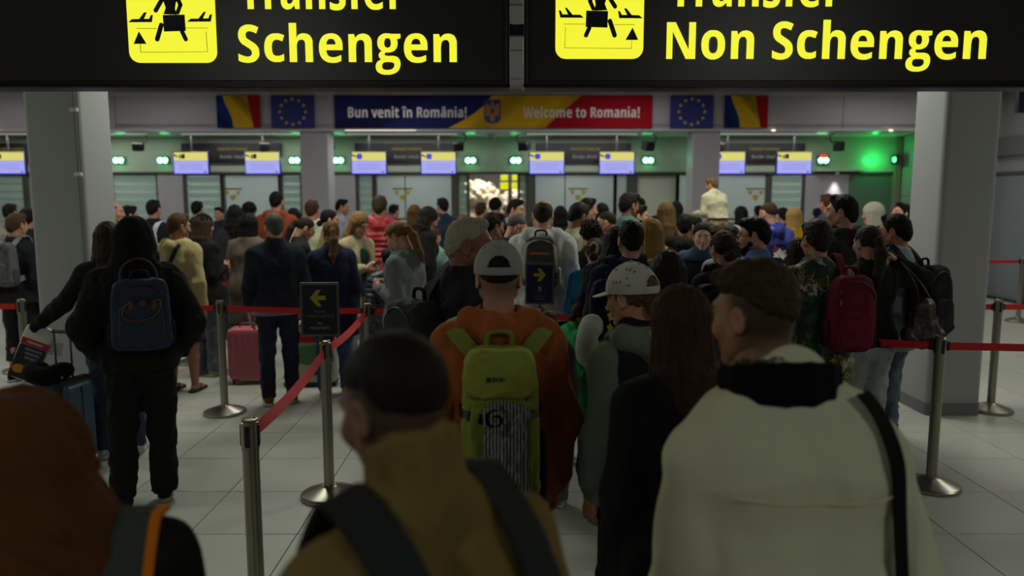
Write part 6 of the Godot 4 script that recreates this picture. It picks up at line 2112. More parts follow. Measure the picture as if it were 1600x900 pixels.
func person(s: Dictionary) -> MeshInstance3D:
	var j := joints(s)
	var key := pose_key(s)
	var sex: String = "f" if s.get("sex", "m") == "f" else "m"
	var hk: String = "bodyfull" + key + str(s.get("grip", 0))
	if not dressed.has(hk):
		var b: Dictionary = shapes["body" + key]
		var d := {"v": b.v.duplicate(), "n": b.n.duplicate(), "i": b.i.duplicate(), "c": PackedColorArray()}
		for n in d.v.size():
			d.c.append(Color.WHITE)
		var head: Dictionary = shapes["head%d%s" % [mini(1, s.get("lod", 1)), sex]]
		if not head.has("c"):
			colour_head(head, sex)
		var first: int = d.v.size()
		join(d, head, j.head)
		if s.has("fade"):   # cropped sides: skin seen through stubble, thinning out towards neck and ear
			var inv: Transform3D = (j.head as Transform3D).affine_inverse()
			var sk: Color = s.get("skin", Color(0.56, 0.37, 0.29)).srgb_to_linear()
			var hc: Color = s.hcol.srgb_to_linear()
			for n in d.v.size():
				var p: Vector3 = inv * d.v[n]
				if p.z > -0.02 - p.y * 0.3 and p.y < 0.06 and p.y > -0.13 and (absf(p.x) < 0.0785 or n < first):
					var k: float = smoothstep(-0.125, -0.025, p.y) * smoothstep(-0.03, 0.02, p.z + p.y * 0.2) * float(s.fade)
					d.c[n] = d.c[n].lerp(Color(hc.r / sk.r, hc.g / sk.g, hc.b / sk.b), k)
		for q in 2:
			join(d, shapes["hand1" if s.get("grip", 0) & (1 << q) else "hand0"], hand_at(j, q), q == 0)
		dressed[hk] = to_mesh(d)
	var o := MeshInstance3D.new()
	o.name = numbered("person")
	o.mesh = dressed[hk]
	o.material_override = skin_look(s.get("skin", Color(0.56, 0.37, 0.29)))
	var sc: float = s.h / 1.75
	o.transform = Transform3D(Basis(Vector3.UP, deg_to_rad(s.get("yaw", 0.0))).scaled(Vector3.ONE * sc), Vector3(s.x, s.get("y", 0.0), s.z))
	add_child(o, true)
	tag(o, s.label, "person", s.get("group", "passengers waiting in the queue"))
	for g in s.get("tops", []):
		part(g.get("name", "jacket"), mesh_of("top" + key + str(shape_of(g))), look_of(g), o)
	if s.has("legs"):
		part(s.legs.get("name", "trousers"), mesh_of("legs" + key + str(shape_of(s.legs))), look_of(s.legs), o)
	for h in ["hair", "beard"]:
		if s.get(h, ""):
			part("hood" if s[h] == "hood" else h, mesh_of("hair%s%d" % [s[h], mini(1, s.get("lod", 1))]), cloth(s.get("hcol", Color(0.05, 0.04, 0.035))) if s[h] == "hood" else hair_look(s.get("hcol", Color(0.05, 0.04, 0.035))), o, j.head)
	if s.get("hat", ""):
		part("hat", mesh_of("hair%s%d" % [s.hat, mini(1, s.get("lod", 1))]), cloth(s.hatcol), o, j.head)
	if s.has("shoes"):
		for q in 2:
			var yaw: float = s.get("toes", [6.0, -6.0])[q]
			var t := Transform3D(Basis(Vector3.UP, deg_to_rad(yaw)), j.an[q] - Vector3(0, 0.085, 0))
			if s.has("heel") and s.heel[q] != 0.0:
				t = t * Transform3D(Basis(Vector3.RIGHT, -deg_to_rad(s.heel[q])), Vector3(0, 0.0, 0.0))
			var up := part("shoe", mesh_of("shoe_upper"), cloth(s.shoes[0], "pack"), o, t)
			part("sole", mesh_of("shoe_sole"), plain(s.shoes[1], 0.7), up)
	s.j = j
	s.node = o
	return o


func look_of(g: Dictionary) -> Material:
	return g.col if g.col is Material else cloth(g.col, g.get("cloth", "knit"))

# ---------------------------------------------------------------- bags
func strap_normals(path: PackedVector3Array) -> PackedVector3Array:
	var out := PackedVector3Array()
	for p in path:
		var q := Vector3(p.x * 0.75, minf(p.y, 1.34), 0.0)
		out.append((p - q).normalized())
	return out


func backpack(s: Dictionary, b: Dictionary) -> Node3D:
	var j: Dictionary = s.j
	var w: float = b.get("w", 0.3)
	var h: float = b.get("bh", 0.44)
	var d: float = b.get("d", 0.16)
	var t: float = b.get("t", 0.03)
	var y0: float = b.get("y", 1.0)
	var off := Vector3(b.get("dx", 0.0), y0, 0.118 + t + b.get("dz", 0.0))
	var o := thing("backpack", b.label, "backpack", s.node.transform * (j.up as Transform3D) * at(off, Vector3(0, 0, b.get("roll", 0.0))), b.get("group", ""))
	var main: Material = cloth(b.col, b.get("cloth", "pack"))
	var dark: Material = cloth(b.get("strap", b.col.darkened(0.45)), "pack")
	part("body", crumpled(pillow(w, h, d, b.get("e", 0.42), b.get("taper", 0.1), 24, 36), 0.007, 9.0, int(w * 1000.0 + h * 100.0)), main, o, at(Vector3(0, h / 2, d / 2)))
	var trim: Material = cloth(b.get("trim", b.col.darkened(0.25)), "pack")
	part("front_pocket", crumpled(pillow(w * 0.78, h * b.get("pocket", 0.48), 0.06, 0.4, 0.06), 0.006, 11.0, 5), cloth(b.get("pcol", b.col), b.get("cloth", "pack")), o, at(Vector3(0, h * (0.06 + b.get("pocket", 0.48) / 2), d * 0.93)))
	for sg in [-1.0, 1.0]:
		part("side_pocket", pillow(0.05, h * 0.36, d * 0.6, 0.5), trim, o, at(Vector3(sg * w * 0.49, h * 0.23, d * 0.5)))
	var arc := []
	for k in 9:
		var a := PI * k / 8.0
		arc.append(Vector3(cos(a) * w * 0.43, h * 0.62 + sin(a) * h * 0.3, d * 0.88 + 0.012 * sin(a) - (0.02 if k in [0, 8] else 0.0)))
	part("zip", tube(smooth_path(arc, 3), 0.005, 6), plain(Color(0.04, 0.04, 0.04), 0.5), o)
	part("handle", tube(smooth_path([Vector3(-0.045, h - 0.01, 0.06), Vector3(-0.035, h + 0.04, 0.06), Vector3(0.035, h + 0.04, 0.06), Vector3(0.045, h - 0.01, 0.06)]), 0.009, 6), dark, o)
	var sx: float = b.get("sx", 0.1)
	var nk := 0.0 if s.tops[s.tops.size() - 1].get("hood", "") != "down" else -0.03
	for sg in [-1.0, 1.0]:
		if b.get("only", sg) != sg:
			continue
		var bk := t * 0.8
		var pts := [Vector3(sg * 0.07, y0 + h * 0.88, off.z + 0.005), Vector3(sg * (sx - 0.01), 1.42, 0.112 + bk + b.get("bz", 0.0)), Vector3(sg * (sx - nk), 1.475 + bk * 0.7 + nk, 0.03), Vector3(sg * (sx + 0.005), 1.455 + bk, -0.06), Vector3(sg * (sx + 0.015), 1.36, -0.115 - bk), Vector3(sg * (sx + 0.03), 1.22, -0.12 - bk), Vector3(sg * (sx + 0.085), 1.12, -0.05), Vector3(sg * (sx + 0.075), y0 + 0.1, 0.06), Vector3(sg * w * 0.4, y0 + 0.06, off.z + 0.01)]
		var ga: Dictionary = shapes["top" + pose_key(s) + str(shape_of(s.tops[s.tops.size() - 1]))]
		if s.get("lod", 1) < 2 and not s.tops[s.tops.size() - 1].has("only"):   # laid on the cloth
			var inv: Transform3D = (j.up as Transform3D).affine_inverse()
			for q in ([] if s.tops[s.tops.size() - 1].get("hood", "") == "down" else [[1, 0.05], [2, 0.03], [3, -0.03]]):
				var best := -9.0
				var p0: Vector3 = pts[q[0]]
				for v in ga.v:
					var pv: Vector3 = inv * v
					if absf(pv.x - p0.x) < 0.03 and absf(pv.z - q[1]) < 0.025 and pv.y > 1.2:
						best = maxf(best, pv.y)
				if best > 0.0:
					pts[q[0]] = Vector3(p0.x, best + 0.006, q[1])
			var back := []
			for y in ([1.42, 1.37, 1.32] if s.tops[s.tops.size() - 1].get("hood", "") == "down" else [1.42, 1.36, 1.3]):
				if y < y0 + h * 0.93:
					continue
				var bz := -9.0
				for v in ga.v:
					var pv: Vector3 = inv * v
					if absf(pv.x - sg * (sx - 0.01)) < 0.03 and absf(pv.y - y) < 0.025:
						bz = maxf(bz, pv.z)
				if bz > 0.0:
					back.push_front(Vector3(sg * (sx - 0.01), y, bz + 0.006))
			pts = pts.slice(0, 1) + back + pts.slice(1 if back.is_empty() else 2)
		var path := smooth_path(pts, 5)
		var rel := PackedVector3Array()
		for p in path:
			rel.append(p - off)
		part("strap", ribbon(rel, strap_normals(path), b.get("sw", 0.055), 0.01), dark, o)
	return o


func suitcase(called: String, where: Vector3, turn: float, w: float, h: float, d: float, c: Color, label: String) -> Node3D:
	var o := thing(called, label, "suitcase", Transform3D(Basis(Vector3.UP, turn), where))
	var m := plain(c, 0.38)
	part("shell", pillow(w, h, d, 0.22, 0.0, 24, 36), m, o, at(Vector3(0, 0.05 + h / 2, 0)))
	for k in 5:
		part("rib", tube(smooth_path([Vector3(w * (-0.34 + 0.17 * k), 0.05 + h * 0.1, d / 2 - 0.004), Vector3(w * (-0.34 + 0.17 * k), 0.05 + h * 0.5, d / 2 - 0.0005), Vector3(w * (-0.34 + 0.17 * k), 0.05 + h * 0.9, d / 2 - 0.004)], 4), 0.006, 8), m, o)
	part("zip_band", both([placed(block(Vector3(0.012, h * 0.86, 0.014), 0.003), at(Vector3(w / 2 - 0.002, 0.05 + h / 2, 0))), placed(block(Vector3(0.012, h * 0.86, 0.014), 0.003), at(Vector3(-w / 2 + 0.002, 0.05 + h / 2, 0)))]), plain(c.darkened(0.5), 0.6), o)
	for q in [[-1, -1], [1, -1], [1, 1], [-1, 1]]:
		var p := Vector3(q[0] * w * 0.36, 0.025, q[1] * d * 0.3)
		var wh := part("wheel", lathe([Vector2(0, -0.01), Vector2(0.025, -0.01), Vector2(0.025, 0.01), Vector2(0, 0.01)], 16), plain(Color(0.25, 0.12, 0.14), 0.5), o, Transform3D(Basis(Vector3.BACK, PI / 2), p))
		part("fork", block(Vector3(0.036, 0.03, 0.03), 0.004), plain(c.darkened(0.4), 0.5), wh, Transform3D(Basis(Vector3.BACK, -PI / 2), Vector3(0.03, 0, 0)))
	part("top_handle", tube(smooth_path([Vector3(-0.07, 0.05 + h - 0.005, 0), Vector3(-0.06, 0.08 + h, 0), Vector3(0.06, 0.08 + h, 0), Vector3(0.07, 0.05 + h - 0.005, 0)]), 0.01, 8), plain(c.darkened(0.4), 0.5), o)
	for sg in [-1.0, 1.0]:
		part("pull_rod", tube(PackedVector3Array([Vector3(sg * 0.06, 0.05 + h - 0.02, -d * 0.36), Vector3(sg * 0.06, h + 0.36, -d * 0.36)]), 0.007, 8), plain(Color(0.45, 0.45, 0.45), 0.35, 0.9), o)
	part("pull_grip", tube(PackedVector3Array([Vector3(-0.07, h + 0.36, -d * 0.36), Vector3(0.07, h + 0.36, -d * 0.36)]), 0.013, 8), plain(Color(0.04, 0.04, 0.04), 0.5), o)
	return o


func cap_hat(s: Dictionary, label: String, c: Color, back: bool, dotted: bool) -> void:
	var j: Dictionary = s.j
	var fr: Transform3D = s.node.transform * (j.head as Transform3D)
	var o := thing("baseball_cap", label, "cap", fr * Transform3D(Basis(Vector3.UP, PI if back else 0.0) * Basis(Vector3.RIGHT, -0.08 if back else 0.1), Vector3(0, 0.034, 0.016)))
	var m := cloth(c, "denim")
	var d := {"v": PackedVector3Array(), "n": PackedVector3Array(), "i": PackedInt32Array()}
	var R := Vector3(0.094, 0.112, 0.114)
	var nu := 60
	var nv := 26
	for lay in 2:
		for a in nv + 1:
			var ph := PI / 2 * a / nv * 1.0 - 0.12 * (1.0 - float(a) / nv)
			for b in nu + 1:
				var th := TAU * b / nu
				var puff := 1.0 + 0.012 * absf(sin(th * 3.0)) * cos(ph)
				var p := Vector3(cos(ph) * cos(th), sin(ph), cos(ph) * sin(th)) * (puff if lay == 0 else puff - 0.02)
				d.v.append(p * R)
				d.n.append((p / R).normalized() * (1.0 if lay == 0 else -1.0))
	var open := func(a: int, b: int) -> bool:   # the gap over the strap, at +z
		var th := TAU * (b + 0.5) / nu
		var q := Vector2((th - PI / 2) / 0.52, (float(a) / nv - 0.02) / 0.36)
		return q.y > 0.18 and q.length() < 1.0
	var row := nu + 1
	var lay1 := (nv + 1) * row
	for a in nv:
		for b in nu:
			if open.call(a, b):
				continue
			var i := a * row + b
			d.i.append_array(PackedInt32Array([i, i + 1, i + row, i + 1, i + row + 1, i + row]))
			i += lay1
			d.i.append_array(PackedInt32Array([i, i + row, i + 1, i + 1, i + row, i + row + 1]))
	part("crown", d, m, o)
	var edge := []
	for k in 17:
		var t := PI * k / 16.0
		var th := PI / 2 + cos(t) * 0.52
		var ph := (0.02 + sin(t) * 0.36) * PI / 2
		edge.append(Vector3(cos(ph) * cos(th), sin(ph), cos(ph) * sin(th)) * R * 1.004)
	part("opening_binding", tube(smooth_path(edge, 2), 0.003, 6), m, o)
	for k in 6:
		var line := []
		for q in 9:
			var ph := PI / 2 * (q / 8.0) * 0.99
			if k == 1 and ph < 0.6:
				ph = 0.6 + ph * 0.6
			line.append(Vector3(cos(ph) * cos(PI / 6 + TAU * k / 6.0 + PI / 3), sin(ph), cos(ph) * sin(PI / 6 + TAU * k / 6.0 + PI / 3)) * R * 1.006)
		if k == 0:
			for q in 9:
				var ph := lerpf(0.6, PI / 2 * 0.99, q / 8.0)
				line[q] = Vector3(0, sin(ph), cos(ph)) * R * 1.006
		part("seam", tube(smooth_path(line, 3), 0.0022, 5), m, o)
	part("button", lathe([Vector2(0.0, 0.008), Vector2(0.008, 0.006), Vector2(0.009, 0.0)].slice(0) if false else [Vector2(0.009, -0.002), Vector2(0.008, 0.005), Vector2(0.0, 0.008)], 12), plain(c.darkened(0.55), 0.6), o, at(Vector3(0, R.y, 0)))
	var eyelet := plain(c.darkened(0.4), 0.7)
	for k in 6:
		var th := TAU * (k + 0.5) / 6.0 + PI / 2 + PI / 6
		part("eyelet", lathe([Vector2(0.005, 0.0), Vector2(0.0045, 0.002), Vector2(0.0025, 0.002)], 8), eyelet, o, Transform3D(Basis(Quaternion(Vector3.UP, (Vector3(cos(0.85) * cos(th), sin(0.85), cos(0.85) * sin(th)) / R).normalized())), Vector3(cos(0.85) * cos(th), sin(0.85), cos(0.85) * sin(th)) * R * 1.01))
	var sp := []
	for k in 9:
		var th := PI / 2 + lerpf(-0.55, 0.55, k / 8.0)
		sp.append(Vector3(cos(th) * R.x, 0.004, sin(th) * R.z) * 1.01)
	var path := smooth_path(sp, 2)
	var ns := PackedVector3Array()
	for p in path:
		ns.append(Vector3(p.x, 0, p.z).normalized())
	part("strap", ribbon(path, ns, 0.022, 0.003), m, o)
	var vis := {"v": PackedVector3Array(), "n": PackedVector3Array(), "i": PackedInt32Array()}
	for lay in 2:
		for a in 9:
			for b in 17:
				var th := -PI / 2 + lerpf(-1.12, 1.12, b / 16.0)
				var u := a / 8.0
				var reach := 0.082 * u * sqrt(maxf(0.0, 1.0 - pow(absf(th + PI / 2) / 1.13, 3.0)))
				var p := Vector3(cos(th) * (R.x - 0.004), 0.0, sin(th) * (R.z - 0.006) - reach)
				p.y = -0.004 - reach * 0.28 - 0.9 * p.x * p.x * u - lay * 0.005
				vis.v.append(p)
				vis.n.append(Vector3(p.x * 3.0, 1.0, -0.3).normalized() * (1.0 if lay == 0 else -1.0))
	for a in 8:
		for b in 16:
			var i := a * 17 + b
			vis.i.append_array(PackedInt32Array([i, i + 17, i + 1, i + 1, i + 17, i + 18]))
			i += 153
			vis.i.append_array(PackedInt32Array([i, i + 1, i + 17, i + 1, i + 18, i + 17]))
	for b in 16:
		var i := 8 * 17 + b
		vis.i.append_array(PackedInt32Array([i, i + 153, i + 1, i + 1, i + 153, i + 154]))
	part("visor", vis, m, o)
	if dotted:   # small dark embroidered motifs
		var rng := RandomNumberGenerator.new()
		rng.seed = 8
		for k in 34:
			var th := rng.randf() * TAU
			var ph := rng.randf_range(0.12, 1.2)
			if absf(th - PI / 2) < 0.75 and ph < 0.7:
				continue
			var nn := (Vector3(cos(ph) * cos(th), sin(ph), cos(ph) * sin(th)) / R).normalized()
			var bs := Basis(Quaternion(Vector3.BACK, nn)) * Basis(Vector3.BACK, rng.randf() * TAU)
			part("motif", both([placed(block(Vector3(0.009, 0.003, 0.0016)), at(Vector3.ZERO)), placed(block(Vector3(0.003, 0.008, 0.0016)), at(Vector3(0.003, 0.003, 0)))]), plain(Color(0.14, 0.13, 0.14), 0.8), o, Transform3D(bs, Vector3(cos(ph) * cos(th), sin(ph), cos(ph) * sin(th)) * R * 1.014))


# ---------------------------------------------------------------- who stands where (metres; yaw 0 looks away from the booths' far side, 90 to the left)
func crowd() -> Array:
	return [
		{"x": -0.077, "z": -0.990, "h": 1.637, "id": "near", "label": "man in olive brown turtleneck, near the bottom centre, seen from behind", "sex": "m", "yaw": 40, "lod": 0, "hy": 6.0, "hp": 6.0, "lean": 13.0, "hair": "buzz", "hcol": Color(0.117, 0.098, 0.088), "skin": Color(0.5, 0.36, 0.29), "arms": ["down", "down"], "feet": [Vector3(-0.12, 0, 0.03), Vector3(0.12, 0, -0.03)], "tops": [{"name": "turtleneck", "col": Color(0.464, 0.380, 0.223), "t": 0.024, "collar": 0.1, "hem": 0.82, "folds": 0.009}], "legs": {"col": Color(0.144, 0.140, 0.144)}, "shoes": [Color(0.100, 0.100, 0.100), Color(0.600, 0.600, 0.600)], "fade": 0.75, "drop": 0.02},
		{"x": 0.616, "z": -1.550, "h": 1.683, "id": "shirt", "label": "man in pale shirt with a black collar, back turned, looking left", "sex": "m", "yaw": 3, "lod": 0, "hy": 32.0, "hp": 2.0, "lean": 8.0, "w": 1.30, "hair": "quiff", "hcol": Color(0.212, 0.169, 0.117), "skin": Color(0.62, 0.44, 0.35), "arms": ["down", "down"], "tops": [{"name": "shirt", "col": Color(0.759, 0.750, 0.667), "t": 0.026, "hem": 0.74, "folds": 0.007, "st": 0.03}], "legs": {"col": Color(0.144, 0.140, 0.144)}, "shoes": [Color(0.100, 0.100, 0.100), Color(0.600, 0.600, 0.600)], "fade": 0.95, "nk": Vector3(-0.05, 0, -0.02), "drop": 0.085},
		{"x": -0.882, "z": -1.250, "h": 1.463, "id": "scarf", "label": "woman in brown headscarf and dark coat at the lower left corner", "sex": "f", "yaw": 10, "lod": 0, "hy": -5.0, "w": 1.50, "skin": Color(0.72, 0.52, 0.43), "arms": ["down", "down"], "tops": [{"name": "coat", "col": Color(0.131, 0.121, 0.131), "t": 0.04, "hem": 0.5}], "legs": {"col": Color(0.144, 0.140, 0.144)}, "shoes": [Color(0.100, 0.100, 0.100), Color(0.600, 0.600, 0.600)], "shw": 0.27},
		{"x": -0.047, "z": -2.600, "h": 1.662, "id": "orange", "label": "man in orange hoodie and light grey cap wearing the green backpack", "sex": "m", "yaw": 2, "lod": 0, "hp": 5.0, "w": 1.02, "hair": "buzz", "hcol": Color(0.145, 0.117, 0.098), "skin": Color(0.72, 0.52, 0.43), "arms": ["down", "down"], "tops": [{"name": "hoodie", "col": Color(0.593, 0.316, 0.168), "t": 0.024, "hood": "down", "hoodsize": 1.15, "hem": 0.84, "band": 1, "st": 0.022, "folds": 0.013}], "legs": {"col": Color(0.140, 0.144, 0.158)}, "shoes": [Color(0.100, 0.100, 0.120), Color(0.500, 0.500, 0.500)], "fade": 0.6},
		{"x": 0.462, "z": -2.650, "h": 1.581, "id": "vest", "label": "woman in white patterned cap and dark vest over a grey green hoodie", "sex": "f", "yaw": 34, "lod": 0, "hy": 10.0, "hp": 8.0, "hair": "lowbun", "hcol": Color(0.335, 0.259, 0.164), "skin": Color(0.72, 0.52, 0.43), "arms": ["down", "down"], "tops": [{"name": "hoodie", "col": Color(0.390, 0.427, 0.390), "t": 0.016, "hem": 0.82, "st": 0.028, "folds": 0.012, "sleeve": 0.97, "puffy": 0.012}, {"name": "vest", "col": Color(0.121, 0.121, 0.131), "t": 0.036, "hem": 0.87, "bare": 1, "folds": 0.011}, {"name": "hood", "col": Color(0.390, 0.436, 0.390), "only": 1, "hood": "down", "hem": 1.2, "hoodsize": 1.3, "folds": 0.012}], "legs": {"col": Color(0.107, 0.107, 0.112), "t": 0.006}, "shoes": [Color(0.600, 0.580, 0.550), Color(0.600, 0.600, 0.600)]},
		{"x": 0.488, "z": -2.050, "h": 1.573, "id": "longhair", "label": "woman with very long dark brown hair in a dark jacket, left of the pale shirt", "sex": "f", "yaw": 12, "lod": 0, "hy": 8.0, "hair": "longer", "hcol": Color(0.212, 0.136, 0.107), "skin": Color(0.72, 0.52, 0.43), "arms": ["down", "down"], "tops": [{"name": "jacket", "col": Color(0.103, 0.093, 0.103), "t": 0.026, "hem": 0.8}], "legs": {"col": Color(0.117, 0.117, 0.121)}, "shoes": [Color(0.100, 0.100, 0.100), Color(0.600, 0.600, 0.600)]},
		{"x": -0.219, "z": -3.250, "h": 1.743, "id": "grey", "label": "grey haired man in navy jacket, his face turned right", "sex": "m", "yaw": -52, "lod": 0, "hy": -34.0, "w": 1.08, "hair": "crop", "hcol": Color(0.582, 0.573, 0.525), "skin": Color(0.5, 0.33, 0.28), "arms": ["down", "down"], "tops": [{"name": "jacket", "col": Color(0.131, 0.135, 0.168), "t": 0.03, "hem": 0.82, "collar": 0.045, "cloth": "knit"}], "legs": {"col": Color(0.117, 0.117, 0.121)}, "shoes": [Color(0.100, 0.100, 0.100), Color(0.600, 0.600, 0.600)]},
		{"x": -2.207, "z": -4.300, "h": 1.712, "id": "hooded", "label": "person in black hood walking with a navy backpack", "sex": "m", "yaw": 26, "lod": 0, "hy": -14.0, "w": 1.05, "hair": "hood", "hcol": Color(0.093, 0.090, 0.093), "skin": Color(0.72, 0.52, 0.43), "arms": ["pocket", "pocket"], "feet": [Vector3(-0.14, 0, 0.0), Vector3(0.09, 0, -0.02)], "tops": [{"name": "hoodie", "col": Color(0.117, 0.114, 0.118), "t": 0.03, "hem": 0.86, "st": 0.034, "folds": 0.014}], "legs": {"col": Color(0.112, 0.110, 0.117), "t": 0.022, "ankle": 0.055}, "shoes": [Color(0.100, 0.110, 0.160), Color(0.550, 0.520, 0.480)], "heel": [-18.0, 0.0], "toes": [14.0, -4.0]},
		{"x": -2.829, "z": -5.150, "h": 1.670, "id": "pouch", "label": "long haired woman in black holding out a printed pouch, behind the hooded person", "sex": "f", "yaw": 14, "lod": 1, "hair": "long", "hcol": Color(0.202, 0.145, 0.121), "skin": Color(0.72, 0.52, 0.43), "arms": ["reach", "down"], "grip": 1, "tops": [{"name": "sweater", "col": Color(0.121, 0.119, 0.121), "t": 0.02, "hem": 0.84}], "legs": {"col": Color(0.223, 0.251, 0.325), "t": 0.02}, "shoes": [Color(0.720, 0.720, 0.700), Color(0.720, 0.720, 0.700)]},
		{"x": -4.960, "z": -7.350, "h": 1.694, "id": "leftpack", "label": "person in dark clothes with a grey backpack at the left edge", "sex": "m", "yaw": -8, "lod": 1, "hair": "short", "hcol": Color(0.297, 0.221, 0.154), "skin": Color(0.72, 0.52, 0.43), "arms": ["down", "down"], "tops": [{"name": "jacket", "col": Color(0.140, 0.140, 0.168), "t": 0.022, "hem": 0.84}], "legs": {"col": Color(0.131, 0.131, 0.140), "end": 0.22}, "shoes": [Color(0.060, 0.060, 0.060), Color(0.500, 0.500, 0.500)]},
		{"x": -3.163, "z": -6.950, "h": 1.700, "id": "beige", "label": "sandy haired man in beige hooded jacket and navy shorts", "sex": "m", "yaw": -14, "lod": 1, "hy": -22.0, "hair": "short", "hcol": Color(0.297, 0.212, 0.145), "skin": Color(0.6, 0.42, 0.33), "arms": ["down", "down"], "tops": [{"name": "hoodie", "col": Color(0.648, 0.584, 0.417), "t": 0.026, "hood": "down", "hem": 0.84, "st": 0.028, "folds": 0.013}], "legs": {"col": Color(0.140, 0.149, 0.195), "end": 0.5, "t": 0.03, "name": "shorts"}},
		{"x": -3.203, "z": -7.600, "h": 1.683, "id": "darkhat", "label": "long haired woman in dark hat and black jacket right of the beige hoodie", "sex": "f", "yaw": -30, "lod": 2, "hair": "long", "hcol": Color(0.240, 0.183, 0.136), "hat": "beanie", "hatcol": Color(0.060, 0.065, 0.080), "skin": Color(0.72, 0.52, 0.43), "arms": ["down", "phone"], "tops": [{"name": "jacket", "col": Color(0.121, 0.121, 0.126), "t": 0.024, "hem": 0.8}], "legs": {"col": Color(0.353, 0.371, 0.408), "t": 0.03}, "shoes": [Color(0.600, 0.550, 0.450), Color(0.600, 0.600, 0.600)]},
		{"x": -2.866, "z": -8.000, "h": 1.684, "id": "browncoat", "label": "woman with black bobbed hair in a long grey brown coat", "sex": "f", "yaw": -6, "lod": 2, "hair": "bob", "hcol": Color(0.079, 0.077, 0.079), "skin": Color(0.72, 0.52, 0.43), "arms": ["down", "down"], "tops": [{"name": "coat", "col": Color(0.390, 0.334, 0.306), "t": 0.03, "hem": 0.52, "st": 0.026}], "legs": {"col": Color(0.117, 0.117, 0.121)}, "shoes": [Color(0.050, 0.050, 0.050), Color(0.100, 0.100, 0.100)]},
		{"x": -2.099, "z": -6.523, "h": 1.707, "id": "navysweater", "label": "grey haired man in navy sweater and dark jeans", "sex": "m", "yaw": 22, "lod": 1, "hy": 10.0, "w": 1.05, "hair": "short", "hcol": Color(0.306, 0.297, 0.278), "skin": Color(0.72, 0.52, 0.43), "arms": ["down", "down"], "tops": [{"name": "undershirt", "col": Color(0.537, 0.501, 0.630), "t": 0.008, "hem": 0.845, "sleeve": 0.12, "st": 0.0}, {"name": "sweater", "col": Color(0.140, 0.149, 0.186), "t": 0.03, "hem": 0.88, "st": 0.024, "collar": 0.03}], "legs": {"col": Color(0.168, 0.195, 0.260), "t": 0.012}, "shoes": [Color(0.500, 0.330, 0.080), Color(0.750, 0.730, 0.700)]},
		{"x": -2.284, "z": -7.900, "h": 1.658, "id": "glasses", "label": "dark haired woman with glasses looking down at her phone", "sex": "f", "yaw": -62, "lod": 2, "hp": 26.0, "hair": "pony", "hcol": Color(0.173, 0.131, 0.107), "skin": Color(0.72, 0.52, 0.43), "arms": ["phone", "phone"], "grip": 3, "tops": [{"name": "tee", "col": Color(0.630, 0.630, 0.584), "t": 0.014, "hem": 0.86}, {"name": "jacket", "col": Color(0.158, 0.158, 0.168), "t": 0.026, "hem": 0.84, "sleeve": 0.95, "open": 0.05}], "legs": {"col": Color(0.117, 0.117, 0.121)}, "shoes": [Color(0.100, 0.100, 0.100), Color(0.600, 0.600, 0.600)]},
		{"x": -1.669, "z": -6.807, "h": 1.638, "id": "navycoat", "label": "woman with a blonde ponytail in a navy coat behind the passport sign", "sex": "f", "yaw": 14, "lod": 1, "hy": 8.0, "hair": "pony", "hcol": Color(0.392, 0.278, 0.173), "skin": Color(0.72, 0.52, 0.43), "arms": ["down", "down"], "tops": [{"name": "coat", "col": Color(0.158, 0.168, 0.260), "t": 0.028, "hem": 0.62, "st": 0.026}], "legs": {"col": Color(0.279, 0.353, 0.519)}, "shoes": [Color(0.660, 0.620, 0.520), Color(0.700, 0.680, 0.600)]},
		{"x": -1.617, "z": -7.600, "h": 1.716, "id": "creamcoat", "label": "blonde woman in cream coat and green top reading her phone", "sex": "f", "yaw": -128, "lod": 2, "hp": 24.0, "hair": "long", "hcol": Color(0.525, 0.401, 0.240), "skin": Color(0.8, 0.58, 0.5), "arms": ["phone", "phone"], "grip": 3, "tops": [{"name": "top", "col": Color(0.149, 0.260, 0.232), "t": 0.012, "hem": 0.86}, {"name": "coat", "col": Color(0.685, 0.630, 0.501), "t": 0.028, "hem": 0.6, "sleeve": 1.0, "open": 0.06}], "legs": {"col": Color(0.537, 0.537, 0.537)}, "shoes": [Color(0.100, 0.100, 0.100), Color(0.600, 0.600, 0.600)]},
		{"x": -1.543, "z": -8.596, "h": 1.881, "id": "puffer", "label": "tall man in red quilted puffer jacket seen from behind", "sex": "m", "yaw": 0, "lod": 2, "w": 1.08, "hair": "short", "hcol": Color(0.240, 0.183, 0.145), "skin": Color(0.72, 0.52, 0.43), "arms": ["down", "down"], "tops": [{"name": "puffer_jacket", "col": Color(0.648, 0.131, 0.168), "t": 0.045, "hem": 0.8, "puff": 0.022, "st": 0.045, "cloth": "shell", "hood": "down", "hoodsize": 1.25}], "legs": {"col": Color(0.158, 0.168, 0.205)}, "shoes": [Color(0.100, 0.100, 0.100), Color(0.600, 0.600, 0.600)]},
		{"x": -0.869, "z": -6.000, "h": 1.660, "id": "greyhoodie", "label": "girl with headband and long ponytail in grey hoodie, head bowed", "sex": "f", "yaw": 66, "lod": 1, "hp": 28.0, "hair": "pony", "hcol": Color(0.430, 0.325, 0.202), "skin": Color(0.8, 0.58, 0.5), "arms": ["phone", "phone"], "grip": 3, "tops": [{"name": "hoodie", "col": Color(0.445, 0.454, 0.464), "t": 0.024, "hood": "down", "hem": 0.8, "st": 0.026}], "legs": {"col": Color(0.168, 0.177, 0.214)}, "shoes": [Color(0.100, 0.100, 0.100), Color(0.600, 0.600, 0.600)]},
